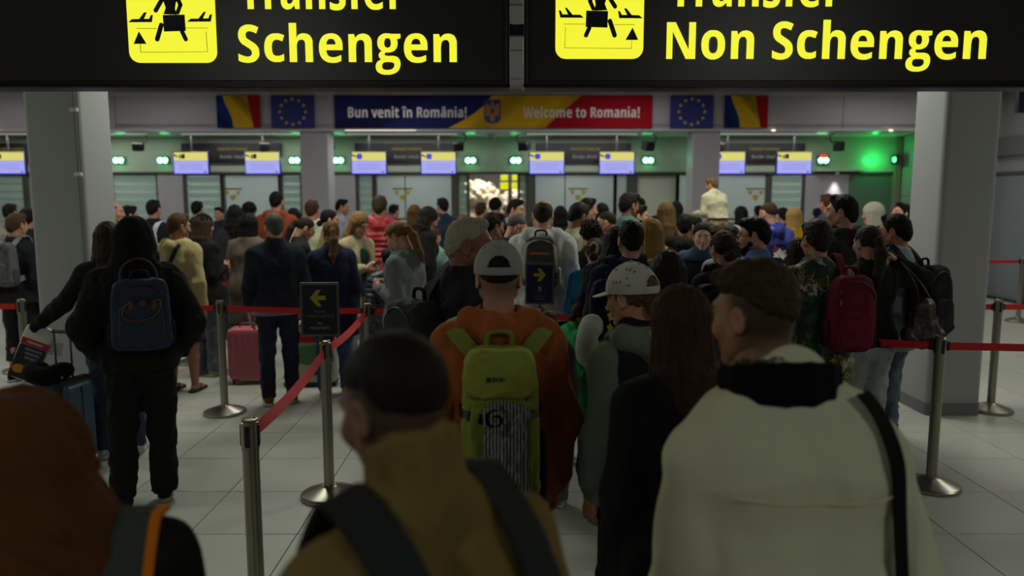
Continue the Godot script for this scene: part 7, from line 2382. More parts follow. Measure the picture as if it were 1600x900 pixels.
		{"x": -1.125, "z": -6.700, "h": 1.385, "id": "darkpuffer", "label": "short person in dark puffer jacket half hidden by the grey hoodie", "sex": "f", "yaw": 20, "lod": 1, "hair": "short", "hcol": Color(0.102, 0.093, 0.088), "skin": Color(0.72, 0.52, 0.43), "arms": ["down", "down"], "tops": [{"name": "puffer_jacket", "col": Color(0.186, 0.195, 0.232), "t": 0.04, "hem": 0.8, "puff": 0.02, "cloth": "shell"}], "legs": {"col": Color(0.117, 0.117, 0.121)}, "shoes": [Color(0.100, 0.100, 0.100), Color(0.600, 0.600, 0.600)]},
		{"x": -3.254, "z": -10.200, "h": 1.947, "label": "dark haired man in rust orange hooded jacket by the bright blind", "sex": "m", "yaw": 0, "lod": 2, "hair": "short", "hcol": Color(0.079, 0.077, 0.079), "skin": Color(0.72, 0.52, 0.43), "arms": ["down", "down"], "tops": [{"name": "jacket", "col": Color(0.537, 0.260, 0.168), "t": 0.03, "hem": 0.84, "hood": "down", "hoodsize": 1.2}], "legs": {"col": Color(0.158, 0.168, 0.205)}, "shoes": [Color(0.100, 0.100, 0.100), Color(0.600, 0.600, 0.600)]},
		{"x": -2.529, "z": -9.327, "h": 1.831, "label": "red brown haired man in white hooded fleece", "sex": "m", "yaw": 0, "lod": 2, "hair": "short", "hcol": Color(0.259, 0.154, 0.117), "skin": Color(0.72, 0.52, 0.43), "arms": ["down", "down"], "tops": [{"name": "fleece", "col": Color(0.759, 0.741, 0.648), "t": 0.03, "hem": 0.84, "hood": "down"}], "legs": {"col": Color(0.158, 0.168, 0.205)}, "shoes": [Color(0.100, 0.100, 0.100), Color(0.600, 0.600, 0.600)]},
		{"x": -2.232, "z": -8.900, "h": 1.716, "label": "dark haired woman looking right, behind the ponytail", "sex": "f", "yaw": -70, "lod": 2, "hair": "lowbun", "hcol": Color(0.102, 0.093, 0.088), "skin": Color(0.8, 0.58, 0.5), "arms": ["down", "down"], "tops": [{"name": "tee", "col": Color(0.537, 0.491, 0.353), "t": 0.014}], "legs": {"col": Color(0.158, 0.168, 0.205)}, "shoes": [Color(0.100, 0.100, 0.100), Color(0.600, 0.600, 0.600)]},
		{"x": -2.972, "z": -12.800, "h": 1.851, "label": "man in pale shirt looking right, by the left white pier", "sex": "m", "yaw": -80, "lod": 2, "hair": "short", "hcol": Color(0.079, 0.077, 0.079), "skin": Color(0.72, 0.52, 0.43), "arms": ["down", "down"], "tops": [{"name": "shirt", "col": Color(0.630, 0.648, 0.704), "t": 0.018}], "legs": {"col": Color(0.158, 0.168, 0.205)}, "shoes": [Color(0.100, 0.100, 0.100), Color(0.600, 0.600, 0.600)]},
		{"x": -3.193, "z": -10.800, "h": 1.714, "label": "black haired person right of the rust orange jacket", "sex": "f", "yaw": 0, "lod": 2, "hair": "bob", "hcol": Color(0.079, 0.077, 0.079), "skin": Color(0.72, 0.52, 0.43), "arms": ["down", "down"], "tops": [{"name": "jacket", "col": Color(0.168, 0.168, 0.168)}], "legs": {"col": Color(0.158, 0.168, 0.205)}, "shoes": [Color(0.100, 0.100, 0.100), Color(0.600, 0.600, 0.600)]},
		{"x": -4.830, "z": -9.937, "h": 1.833, "id": "whitestraps", "label": "short haired man in dark shirt with white bag straps", "sex": "m", "yaw": 0, "lod": 2, "hair": "short", "hcol": Color(0.102, 0.093, 0.088), "skin": Color(0.72, 0.52, 0.43), "arms": ["down", "down"], "tops": [{"name": "shirt", "col": Color(0.131, 0.140, 0.168), "t": 0.02}], "legs": {"col": Color(0.158, 0.168, 0.205)}, "shoes": [Color(0.100, 0.100, 0.100), Color(0.600, 0.600, 0.600)]},
		{"x": -4.922, "z": -9.430, "h": 1.759, "label": "dark haired head beside the left pillar", "sex": "m", "yaw": -40, "lod": 2, "hair": "short", "hcol": Color(0.102, 0.093, 0.088), "skin": Color(0.72, 0.52, 0.43), "arms": ["down", "down"], "tops": [{"name": "jacket", "col": Color(0.168, 0.177, 0.168)}], "legs": {"col": Color(0.158, 0.168, 0.205)}, "shoes": [Color(0.100, 0.100, 0.100), Color(0.600, 0.600, 0.600)]},
		{"x": -4.841, "z": -8.914, "h": 1.823, "label": "balding man glimpsed at the edge of the left pillar", "sex": "m", "yaw": -75, "lod": 2, "hair": "ring", "hcol": Color(0.240, 0.230, 0.221), "skin": Color(0.8, 0.58, 0.5), "arms": ["down", "down"], "tops": [{"name": "jacket", "col": Color(0.537, 0.537, 0.537)}], "legs": {"col": Color(0.158, 0.168, 0.205)}, "shoes": [Color(0.100, 0.100, 0.100), Color(0.600, 0.600, 0.600)]},
		{"x": -4.906, "z": -11.500, "h": 1.817, "label": "black haired man with a white collar ahead of the dark hat", "sex": "m", "yaw": 0, "lod": 2, "hair": "short", "hcol": Color(0.079, 0.077, 0.079), "skin": Color(0.72, 0.52, 0.43), "arms": ["down", "down"], "tops": [{"name": "jacket", "col": Color(0.168, 0.186, 0.241), "collar": 0.03}], "legs": {"col": Color(0.158, 0.168, 0.205)}, "shoes": [Color(0.100, 0.100, 0.100), Color(0.600, 0.600, 0.600)]},
		{"x": -5.360, "z": -13.600, "h": 1.714, "label": "officer behind the desk, face under dark hair", "sex": "m", "yaw": 170, "lod": 2, "hair": "short", "hcol": Color(0.079, 0.077, 0.079), "skin": Color(0.8, 0.58, 0.5), "arms": ["down", "down"], "group": "border officers in the booths", "tops": [{"name": "shirt", "col": Color(0.186, 0.186, 0.260)}], "legs": {"col": Color(0.158, 0.168, 0.205)}, "shoes": [Color(0.100, 0.100, 0.100), Color(0.600, 0.600, 0.600)]},
		{"x": -3.488, "z": -9.300, "h": 1.767, "label": "dark haired woman in patterned dark jacket left of the bob", "sex": "f", "yaw": 10, "lod": 2, "hair": "wavy", "hcol": Color(0.102, 0.093, 0.088), "skin": Color(0.72, 0.52, 0.43), "arms": ["down", "down"], "tops": [{"name": "jacket", "col": Color(0.205, 0.186, 0.205)}], "legs": {"col": Color(0.158, 0.168, 0.205)}, "shoes": [Color(0.100, 0.100, 0.100), Color(0.600, 0.600, 0.600)]},
		{"x": -3.915, "z": -11.000, "h": 1.788, "label": "dark curly head above the black bob", "sex": "f", "yaw": 0, "lod": 2, "hair": "curly", "hcol": Color(0.102, 0.093, 0.088), "skin": Color(0.72, 0.52, 0.43), "arms": ["down", "down"], "tops": [{"name": "jacket", "col": Color(0.158, 0.158, 0.168)}], "legs": {"col": Color(0.158, 0.168, 0.205)}, "shoes": [Color(0.100, 0.100, 0.100), Color(0.600, 0.600, 0.600)]},
		{"x": -7.216, "z": -10.600, "h": 1.780, "label": "dark haired person farthest left behind the grey backpack", "sex": "m", "yaw": 0, "lod": 2, "hair": "short", "hcol": Color(0.102, 0.093, 0.088), "skin": Color(0.72, 0.52, 0.43), "arms": ["down", "down"], "tops": [{"name": "jacket", "col": Color(0.537, 0.537, 0.501)}], "legs": {"col": Color(0.158, 0.168, 0.205)}, "shoes": [Color(0.100, 0.100, 0.100), Color(0.600, 0.600, 0.600)]},
		{"x": -5.650, "z": -8.600, "h": 1.733, "label": "person half hidden by the left side of the left pillar", "sex": "f", "yaw": 20, "lod": 2, "hair": "short", "hcol": Color(0.102, 0.093, 0.088), "skin": Color(0.72, 0.52, 0.43), "arms": ["down", "down"], "tops": [{"name": "jacket", "col": Color(0.149, 0.149, 0.168)}], "legs": {"col": Color(0.158, 0.168, 0.205)}, "shoes": [Color(0.100, 0.100, 0.100), Color(0.600, 0.600, 0.600)]},
		{"x": -2.100, "z": -13.000, "h": 1.762, "label": "dark head right of the red puffer jacket", "sex": "m", "yaw": -30, "lod": 2, "hair": "short", "hcol": Color(0.079, 0.077, 0.079), "skin": Color(0.72, 0.52, 0.43), "arms": ["down", "down"], "tops": [{"name": "jacket", "col": Color(0.260, 0.260, 0.260)}], "legs": {"col": Color(0.158, 0.168, 0.205)}, "shoes": [Color(0.100, 0.100, 0.100), Color(0.600, 0.600, 0.600)]},
		{"x": -1.348, "z": -10.200, "h": 1.763, "label": "golden brown haired person behind the dark wavy hair", "sex": "f", "yaw": 0, "lod": 2, "hair": "bob", "hcol": Color(0.335, 0.259, 0.145), "skin": Color(0.72, 0.52, 0.43), "arms": ["down", "down"], "tops": [{"name": "jacket", "col": Color(0.353, 0.427, 0.260)}], "legs": {"col": Color(0.158, 0.168, 0.205)}, "shoes": [Color(0.100, 0.100, 0.100), Color(0.600, 0.600, 0.600)]},
		{"x": -1.021, "z": -8.434, "h": 1.760, "label": "woman with dark wavy hair bowed to the right in black", "sex": "f", "yaw": -60, "lod": 2, "hp": 24.0, "hair": "wavy", "hcol": Color(0.145, 0.117, 0.102), "skin": Color(0.72, 0.52, 0.43), "arms": ["down", "down"], "tops": [{"name": "jacket", "col": Color(0.131, 0.131, 0.140), "t": 0.028}], "legs": {"col": Color(0.158, 0.168, 0.205)}, "shoes": [Color(0.100, 0.100, 0.100), Color(0.600, 0.600, 0.600)]},
		{"x": -1.095, "z": -9.600, "h": 1.750, "label": "bald man in black facing right", "sex": "m", "yaw": -80, "lod": 2, "skin": Color(0.76, 0.52, 0.42), "arms": ["down", "down"], "tops": [{"name": "jacket", "col": Color(0.131, 0.131, 0.140), "t": 0.028}], "legs": {"col": Color(0.158, 0.168, 0.205)}, "shoes": [Color(0.100, 0.100, 0.100), Color(0.600, 0.600, 0.600)]},
		{"x": -1.053, "z": -11.400, "h": 1.866, "label": "dark haired man in navy and teal jacket", "sex": "m", "yaw": 30, "lod": 2, "hair": "short", "hcol": Color(0.079, 0.077, 0.079), "skin": Color(0.72, 0.52, 0.43), "arms": ["down", "down"], "tops": [{"name": "jacket", "col": Color(0.149, 0.195, 0.260), "t": 0.03}], "legs": {"col": Color(0.158, 0.168, 0.205)}, "shoes": [Color(0.100, 0.100, 0.100), Color(0.600, 0.600, 0.600)]},
		{"x": -0.962, "z": -8.950, "h": 1.491, "label": "small child in pale teal shirt", "sex": "m", "yaw": -30, "lod": 2, "hair": "short", "hcol": Color(0.287, 0.202, 0.145), "skin": Color(0.8, 0.58, 0.5), "arms": ["down", "down"], "tops": [{"name": "shirt", "col": Color(0.537, 0.685, 0.648), "t": 0.02}], "legs": {"col": Color(0.158, 0.168, 0.205)}, "shoes": [Color(0.100, 0.100, 0.100), Color(0.600, 0.600, 0.600)]},
		{"x": 0.255, "z": -6.146, "h": 1.839, "id": "whitejacket", "label": "balding man in white jacket with a white and grey backpack", "sex": "m", "yaw": -6, "lod": 1, "w": 1.10, "hair": "ring", "hcol": Color(0.202, 0.164, 0.145), "skin": Color(0.8, 0.58, 0.5), "arms": ["down", "down"], "tops": [{"name": "jacket", "col": Color(0.778, 0.778, 0.769), "t": 0.03, "hem": 0.8, "hood": "down", "hoodsize": 1.2, "st": 0.03}], "legs": {"col": Color(0.131, 0.131, 0.158)}, "shoes": [Color(0.100, 0.100, 0.100), Color(0.600, 0.600, 0.600)]},
		{"x": 0.581, "z": -6.932, "h": 1.807, "id": "bearded", "label": "bearded man in white shirt looking down to the right", "sex": "m", "yaw": -52, "lod": 1, "hp": 18.0, "hair": "short", "hcol": Color(0.154, 0.121, 0.102), "beard": "beard", "skin": Color(0.6, 0.42, 0.33), "arms": ["down", "phone"], "tops": [{"name": "tee", "col": Color(0.630, 0.630, 0.537), "t": 0.022, "hem": 0.82, "sleeve": 0.45, "st": 0.03}], "legs": {"col": Color(0.260, 0.260, 0.260)}, "shoes": [Color(0.100, 0.100, 0.100), Color(0.600, 0.600, 0.600)]},
		{"x": 0.886, "z": -9.000, "h": 1.854, "label": "short haired man in white facing right behind the bearded man", "sex": "m", "yaw": -75, "lod": 2, "hair": "short", "hcol": Color(0.102, 0.093, 0.088), "skin": Color(0.8, 0.58, 0.5), "arms": ["down", "down"], "tops": [{"name": "shirt", "col": Color(0.722, 0.722, 0.722)}], "legs": {"col": Color(0.158, 0.168, 0.205)}, "shoes": [Color(0.100, 0.100, 0.100), Color(0.600, 0.600, 0.600)]},
		{"x": -0.018, "z": -7.100, "h": 1.698, "label": "grey cropped man in navy polo looking down to the right", "sex": "m", "yaw": -78, "lod": 1, "hp": 22.0, "w": 1.08, "hair": "buzz", "hcol": Color(0.335, 0.325, 0.316), "skin": Color(0.8, 0.58, 0.5), "arms": ["down", "down"], "tops": [{"name": "polo_shirt", "col": Color(0.168, 0.168, 0.279), "t": 0.018, "collar": 0.02}], "legs": {"col": Color(0.158, 0.168, 0.205)}, "shoes": [Color(0.100, 0.100, 0.100), Color(0.600, 0.600, 0.600)]},
		{"x": -0.194, "z": -6.600, "h": 1.711, "label": "brown haired man in dark olive shirt between grey hair and grey cap", "sex": "m", "yaw": -35, "lod": 1, "hy": -20.0, "hair": "swept", "hcol": Color(0.145, 0.121, 0.107), "skin": Color(0.6, 0.42, 0.33), "arms": ["down", "down"], "tops": [{"name": "shirt", "col": Color(0.186, 0.186, 0.149), "t": 0.02}], "legs": {"col": Color(0.158, 0.168, 0.205)}, "shoes": [Color(0.100, 0.100, 0.100), Color(0.600, 0.600, 0.600)]},
		{"x": 0.016, "z": -9.400, "h": 1.839, "label": "man with a white collar turned to the right above the navy polo", "sex": "m", "yaw": -115, "lod": 2, "hair": "short", "hcol": Color(0.102, 0.093, 0.088), "skin": Color(0.8, 0.58, 0.5), "arms": ["down", "down"], "tops": [{"name": "shirt", "col": Color(0.769, 0.769, 0.741), "collar": 0.03}], "legs": {"col": Color(0.158, 0.168, 0.205)}, "shoes": [Color(0.100, 0.100, 0.100), Color(0.600, 0.600, 0.600)]},
		{"x": -0.144, "z": -8.300, "h": 1.629, "label": "black haired person just above the grey cap", "sex": "f", "yaw": 0, "lod": 2, "hair": "bob", "hcol": Color(0.079, 0.077, 0.079), "skin": Color(0.72, 0.52, 0.43), "arms": ["down", "down"], "tops": [{"name": "jacket", "col": Color(0.131, 0.131, 0.140)}], "legs": {"col": Color(0.158, 0.168, 0.205)}, "shoes": [Color(0.100, 0.100, 0.100), Color(0.600, 0.600, 0.600)]},
		{"x": -0.484, "z": -11.200, "h": 1.797, "label": "man with brown hair in dark coat before the doorway", "sex": "m", "yaw": -25, "lod": 2, "hair": "short", "hcol": Color(0.221, 0.154, 0.117), "skin": Color(0.72, 0.52, 0.43), "arms": ["down", "down"], "tops": [{"name": "coat", "col": Color(0.140, 0.140, 0.149), "t": 0.03}], "legs": {"col": Color(0.158, 0.168, 0.205)}, "shoes": [Color(0.100, 0.100, 0.100), Color(0.600, 0.600, 0.600)]},
		{"x": -0.284, "z": -12.200, "h": 1.859, "label": "black curly haired person before the doorway", "sex": "f", "yaw": -20, "lod": 2, "hair": "curly", "hcol": Color(0.079, 0.077, 0.079), "skin": Color(0.72, 0.52, 0.43), "arms": ["down", "down"], "tops": [{"name": "jacket", "col": Color(0.445, 0.464, 0.537)}], "legs": {"col": Color(0.158, 0.168, 0.205)}, "shoes": [Color(0.100, 0.100, 0.100), Color(0.600, 0.600, 0.600)]},
		{"x": -0.671, "z": -10.200, "h": 1.632, "label": "sandy haired person right of the navy and teal jacket", "sex": "f", "yaw": 0, "lod": 2, "hair": "bob", "hcol": Color(0.373, 0.287, 0.145), "skin": Color(0.72, 0.52, 0.43), "arms": ["down", "down"], "tops": [{"name": "jacket", "col": Color(0.260, 0.241, 0.186)}], "legs": {"col": Color(0.158, 0.168, 0.205)}, "shoes": [Color(0.100, 0.100, 0.100), Color(0.600, 0.600, 0.600)]},
		{"x": 0.670, "z": -10.200, "h": 1.746, "label": "dark haired person in black just right of the balding man", "sex": "f", "yaw": 0, "lod": 2, "hair": "bob", "hcol": Color(0.079, 0.077, 0.079), "skin": Color(0.72, 0.52, 0.43), "arms": ["down", "down"], "tops": [{"name": "jacket", "col": Color(0.131, 0.131, 0.131)}], "legs": {"col": Color(0.158, 0.168, 0.205)}, "shoes": [Color(0.100, 0.100, 0.100), Color(0.600, 0.600, 0.600)]},
		{"x": 1.218, "z": -10.000, "h": 1.790, "label": "two toned dark haired woman near the blue tablet", "sex": "f", "yaw": 0, "lod": 2, "hair": "long", "hcol": Color(0.079, 0.077, 0.079), "skin": Color(0.72, 0.52, 0.43), "arms": ["down", "down"], "tops": [{"name": "jacket", "col": Color(0.168, 0.168, 0.168)}], "legs": {"col": Color(0.158, 0.168, 0.205)}, "shoes": [Color(0.100, 0.100, 0.100), Color(0.600, 0.600, 0.600)]},
		{"x": 1.012, "z": -7.650, "h": 1.715, "label": "cropped man facing left near the tablet kiosk", "sex": "m", "yaw": 75, "lod": 2, "hair": "buzz", "hcol": Color(0.164, 0.136, 0.117), "skin": Color(0.8, 0.58, 0.5), "arms": ["down", "down"], "tops": [{"name": "jacket", "col": Color(0.140, 0.140, 0.149)}], "legs": {"col": Color(0.158, 0.168, 0.205)}, "shoes": [Color(0.100, 0.100, 0.100), Color(0.600, 0.600, 0.600)]},
		{"x": 1.252, "z": -8.111, "h": 1.905, "id": "greentop", "label": "tall dark haired man in grey green top looking right", "sex": "m", "yaw": -55, "lod": 2, "hair": "swept", "hcol": Color(0.145, 0.117, 0.098), "skin": Color(0.6, 0.42, 0.33), "arms": ["down", "down"], "tops": [{"name": "sweater", "col": Color(0.353, 0.464, 0.436), "t": 0.02}], "legs": {"col": Color(0.158, 0.168, 0.205)}, "shoes": [Color(0.100, 0.100, 0.100), Color(0.600, 0.600, 0.600)]},
		{"x": 1.477, "z": -8.814, "h": 1.769, "label": "bearded man facing right behind the navy tee", "sex": "m", "yaw": -95, "lod": 2, "hair": "short", "hcol": Color(0.102, 0.093, 0.088), "beard": "beard", "skin": Color(0.8, 0.58, 0.5), "arms": ["down", "down"], "tops": [{"name": "jacket", "col": Color(0.353, 0.464, 0.445)}], "legs": {"col": Color(0.158, 0.168, 0.205)}, "shoes": [Color(0.100, 0.100, 0.100), Color(0.600, 0.600, 0.600)]},
		{"x": 2.151, "z": -12.400, "h": 1.871, "label": "very dark haired head by the pale panels", "sex": "m", "yaw": 0, "lod": 2, "hair": "short", "hcol": Color(0.079, 0.077, 0.079), "skin": Color(0.72, 0.52, 0.43), "arms": ["down", "down"], "tops": [{"name": "jacket", "col": Color(0.297, 0.316, 0.297)}], "legs": {"col": Color(0.158, 0.168, 0.205)}, "shoes": [Color(0.100, 0.100, 0.100), Color(0.600, 0.600, 0.600)]},
		{"x": 1.735, "z": -8.300, "h": 1.807, "label": "woman with long straight light brown hair from behind", "sex": "f", "yaw": 0, "lod": 2, "hair": "longer", "hcol": Color(0.392, 0.297, 0.193), "skin": Color(0.72, 0.52, 0.43), "arms": ["down", "down"], "tops": [{"name": "jacket", "col": Color(0.149, 0.168, 0.205)}], "legs": {"col": Color(0.158, 0.168, 0.205)}, "shoes": [Color(0.100, 0.100, 0.100), Color(0.600, 0.600, 0.600)]},
		{"x": 1.830, "z": -9.355, "h": 1.638, "label": "dark haired man facing the camera left of the long brown hair", "sex": "m", "yaw": 160, "lod": 2, "hair": "short", "hcol": Color(0.102, 0.093, 0.088), "skin": Color(0.8, 0.58, 0.5), "arms": ["down", "down"], "tops": [{"name": "jacket", "col": Color(0.168, 0.168, 0.186)}], "legs": {"col": Color(0.158, 0.168, 0.205)}, "shoes": [Color(0.100, 0.100, 0.100), Color(0.600, 0.600, 0.600)]},
		{"x": 2.520, "z": -11.400, "h": 1.807, "label": "dark haired person right of the long brown hair", "sex": "f", "yaw": -30, "lod": 2, "hair": "bob", "hcol": Color(0.102, 0.093, 0.088), "skin": Color(0.72, 0.52, 0.43), "arms": ["down", "down"], "tops": [{"name": "jacket", "col": Color(0.168, 0.168, 0.186)}], "legs": {"col": Color(0.158, 0.168, 0.205)}, "shoes": [Color(0.100, 0.100, 0.100), Color(0.600, 0.600, 0.600)]},
		{"x": 0.690, "z": -6.424, "h": 1.642, "label": "dark curly haired person above the claw clip", "sex": "f", "yaw": 0, "lod": 1, "hair": "curly", "hcol": Color(0.121, 0.102, 0.093), "skin": Color(0.72, 0.52, 0.43), "arms": ["down", "down"], "tops": [{"name": "jacket", "col": Color(0.149, 0.149, 0.158)}], "legs": {"col": Color(0.158, 0.168, 0.205)}, "shoes": [Color(0.100, 0.100, 0.100), Color(0.600, 0.600, 0.600)]},
		{"x": 0.652, "z": -5.822, "h": 1.521, "id": "bluetop", "label": "woman with a claw clip in her hair and bright blue top", "sex": "f", "yaw": -12, "lod": 1, "hp": 10.0, "hair": "lowbun", "hcol": Color(0.240, 0.193, 0.145), "skin": Color(0.72, 0.52, 0.43), "arms": ["down", "down"], "tops": [{"name": "top", "col": Color(0.186, 0.408, 0.593), "t": 0.02}], "legs": {"col": Color(0.353, 0.353, 0.371)}, "shoes": [Color(0.100, 0.100, 0.100), Color(0.600, 0.600, 0.600)]},
		{"x": 0.708, "z": -5.103, "h": 1.641, "id": "fuzzy", "label": "black haired woman in fuzzy black jacket left of the navy tee", "sex": "f", "yaw": -35, "lod": 1, "hp": 16.0, "hair": "long", "hcol": Color(0.079, 0.077, 0.079), "skin": Color(0.72, 0.52, 0.43), "arms": ["down", "down"], "tops": [{"name": "jacket", "col": Color(0.112, 0.112, 0.117), "t": 0.04, "folds": 0.02}], "legs": {"col": Color(0.117, 0.117, 0.121)}, "shoes": [Color(0.100, 0.100, 0.100), Color(0.600, 0.600, 0.600)]},
		{"x": 0.749, "z": -4.600, "h": 1.693, "id": "navytee", "label": "dark haired man in navy tee carrying a navy backpack with a yellow crest", "sex": "m", "yaw": 2, "lod": 1, "w": 1.08, "hair": "short", "hcol": Color(0.107, 0.093, 0.088), "skin": Color(0.8, 0.58, 0.5), "arms": ["down", "down"], "tops": [{"name": "tee", "col": Color(0.149, 0.158, 0.223), "t": 0.016, "sleeve": 0.4, "st": 0.03}], "legs": {"col": Color(0.140, 0.140, 0.158)}, "shoes": [Color(0.100, 0.100, 0.100), Color(0.600, 0.600, 0.600)], "fade": 0.5},
		{"x": 1.036, "z": -5.489, "h": 1.685, "id": "denimblonde", "label": "blonde woman in denim jacket with a cream bag strap", "sex": "f", "yaw": -6, "lod": 1, "hair": "long", "hcol": Color(0.573, 0.430, 0.240), "skin": Color(0.72, 0.52, 0.43), "arms": ["down", "down"], "tops": [{"name": "jacket", "col": Color(0.353, 0.408, 0.501), "t": 0.024, "cloth": "denim"}], "legs": {"col": Color(0.353, 0.353, 0.353)}, "shoes": [Color(0.100, 0.100, 0.100), Color(0.600, 0.600, 0.600)]},
		{"x": 0.760, "z": -3.550, "h": 1.575, "label": "woman with long straight black brown hair behind the white patterned cap", "sex": "f", "yaw": 0, "lod": 1, "hair": "longer", "hcol": Color(0.112, 0.093, 0.093), "skin": Color(0.72, 0.52, 0.43), "arms": ["down", "down"], "tops": [{"name": "jacket", "col": Color(0.131, 0.131, 0.140), "t": 0.02}], "legs": {"col": Color(0.117, 0.117, 0.121)}, "shoes": [Color(0.100, 0.100, 0.100), Color(0.600, 0.600, 0.600)]},
		{"x": 1.682, "z": -7.200, "h": 1.690, "id": "rust", "label": "dark haired man in black and rust red hooded jacket", "sex": "m", "yaw": -18, "lod": 1, "hair": "short", "hcol": Color(0.102, 0.093, 0.088), "skin": Color(0.72, 0.52, 0.43), "arms": ["down", "down"], "tops": [{"name": "jacket", "col": Color(0.501, 0.205, 0.149), "t": 0.03, "hem": 0.84}, {"name": "hood", "col": Color(0.131, 0.131, 0.131), "only": 1, "hem": 1.2, "hood": "down", "hoodsize": 1.45}], "legs": {"col": Color(0.158, 0.168, 0.205)}, "shoes": [Color(0.100, 0.100, 0.100), Color(0.600, 0.600, 0.600)]},
		{"x": 2.248, "z": -9.051, "h": 1.636, "label": "dark head right of the rust red jacket", "sex": "f", "yaw": 0, "lod": 2, "hair": "bob", "hcol": Color(0.079, 0.077, 0.079), "skin": Color(0.72, 0.52, 0.43), "arms": ["down", "down"], "tops": [{"name": "jacket", "col": Color(0.149, 0.149, 0.149)}], "legs": {"col": Color(0.158, 0.168, 0.205)}, "shoes": [Color(0.100, 0.100, 0.100), Color(0.600, 0.600, 0.600)]},
		{"x": 1.662, "z": -6.460, "h": 1.630, "id": "facing", "label": "dark haired woman facing the camera, blue collar turned up", "sex": "f", "yaw": 176, "lod": 1, "hy": -6.0, "hair": "lowbun", "hcol": Color(0.107, 0.093, 0.088), "skin": Color(0.84, 0.64, 0.56), "arms": ["down", "down"], "tops": [{"name": "sweater", "col": Color(0.584, 0.556, 0.491), "t": 0.012, "collar": 0.03}, {"name": "coat", "col": Color(0.131, 0.131, 0.149), "t": 0.026}, {"name": "collar_flap", "col": Color(0.260, 0.306, 0.408), "t": 0.036, "hem": 1.4, "sleeve": 0.1}], "legs": {"col": Color(0.158, 0.168, 0.205)}, "shoes": [Color(0.100, 0.100, 0.100), Color(0.600, 0.600, 0.600)]},
		{"x": 2.275, "z": -8.200, "h": 1.520, "id": "carrier", "label": "grown up carrying the small child on the shoulders", "sex": "m", "yaw": 10, "lod": 2, "hair": "short", "hcol": Color(0.102, 0.093, 0.088), "skin": Color(0.72, 0.52, 0.43), "arms": ["up", "up"], "tops": [{"name": "jacket", "col": Color(0.353, 0.353, 0.371), "t": 0.022}], "legs": {"col": Color(0.158, 0.168, 0.205)}, "shoes": [Color(0.100, 0.100, 0.100), Color(0.600, 0.600, 0.600)]},
		{"x": 1.376, "z": -4.750, "h": 1.623, "id": "bun", "label": "woman with a low brown bun and dark backpack", "sex": "f", "yaw": 8, "lod": 1, "hair": "lowbun", "hcol": Color(0.193, 0.145, 0.117), "skin": Color(0.72, 0.52, 0.43), "arms": ["down", "down"], "tops": [{"name": "jacket", "col": Color(0.158, 0.149, 0.140), "t": 0.022}], "legs": {"col": Color(0.117, 0.117, 0.121)}, "shoes": [Color(0.100, 0.100, 0.100), Color(0.600, 0.600, 0.600)]},
		{"x": 1.759, "z": -5.950, "h": 1.618, "id": "striped", "label": "brown haired person in striped top left of the glasses", "sex": "f", "yaw": -15, "lod": 1, "hair": "bob", "hcol": Color(0.212, 0.164, 0.126), "skin": Color(0.72, 0.52, 0.43), "arms": ["down", "down"], "tops": [{"name": "top", "col": Color(0.537, 0.556, 0.584), "t": 0.016}], "legs": {"col": Color(0.158, 0.168, 0.205)}, "shoes": [Color(0.100, 0.100, 0.100), Color(0.600, 0.600, 0.600)]},
		{"x": 1.721, "z": -5.136, "h": 1.702, "id": "denim", "label": "bearded man with glasses in blue denim jacket facing left", "sex": "m", "yaw": 68, "lod": 1, "w": 1.05, "hair": "swept", "hcol": Color(0.079, 0.077, 0.079), "beard": "beard", "skin": Color(0.8, 0.58, 0.5), "arms": ["down", "down"], "tops": [{"name": "jacket", "col": Color(0.380, 0.454, 0.648), "t": 0.026, "hem": 0.84, "cloth": "denim", "collar": 0.03, "st": 0.028}], "legs": {"col": Color(0.158, 0.168, 0.205)}, "shoes": [Color(0.100, 0.100, 0.100), Color(0.600, 0.600, 0.600)]},
		{"x": 3.485, "z": -11.200, "h": 1.740, "label": "long dark haired woman in white before the booth glass", "sex": "f", "yaw": 20, "lod": 2, "hair": "long", "hcol": Color(0.079, 0.077, 0.079), "skin": Color(0.72, 0.52, 0.43), "arms": ["down", "down"], "tops": [{"name": "top", "col": Color(0.769, 0.759, 0.759), "t": 0.02}], "legs": {"col": Color(0.158, 0.168, 0.205)}, "shoes": [Color(0.100, 0.100, 0.100), Color(0.600, 0.600, 0.600)]},
		{"x": 2.896, "z": -8.300, "h": 1.807, "id": "bluejacket", "label": "cropped man in bright blue jacket with a flowered backpack", "sex": "m", "yaw": 4, "lod": 2, "hy": 20.0, "w": 1.10, "hair": "buzz", "hcol": Color(0.240, 0.173, 0.145), "skin": Color(0.8, 0.58, 0.5), "arms": ["down", "down"], "tops": [{"name": "jacket", "col": Color(0.158, 0.205, 0.593), "t": 0.036, "hem": 0.82, "hood": "down", "hoodsize": 1.2, "cloth": "shell"}], "legs": {"col": Color(0.158, 0.168, 0.205)}, "shoes": [Color(0.100, 0.100, 0.100), Color(0.600, 0.600, 0.600)]},
		{"x": 4.115, "z": -11.200, "h": 1.721, "label": "dark head between blue jacket and yellow jacket", "sex": "m", "yaw": 0, "lod": 2, "hair": "short", "hcol": Color(0.102, 0.093, 0.088), "skin": Color(0.72, 0.52, 0.43), "arms": ["down", "down"], "tops": [{"name": "jacket", "col": Color(0.168, 0.168, 0.168)}], "legs": {"col": Color(0.158, 0.168, 0.205)}, "shoes": [Color(0.100, 0.100, 0.100), Color(0.600, 0.600, 0.600)]},
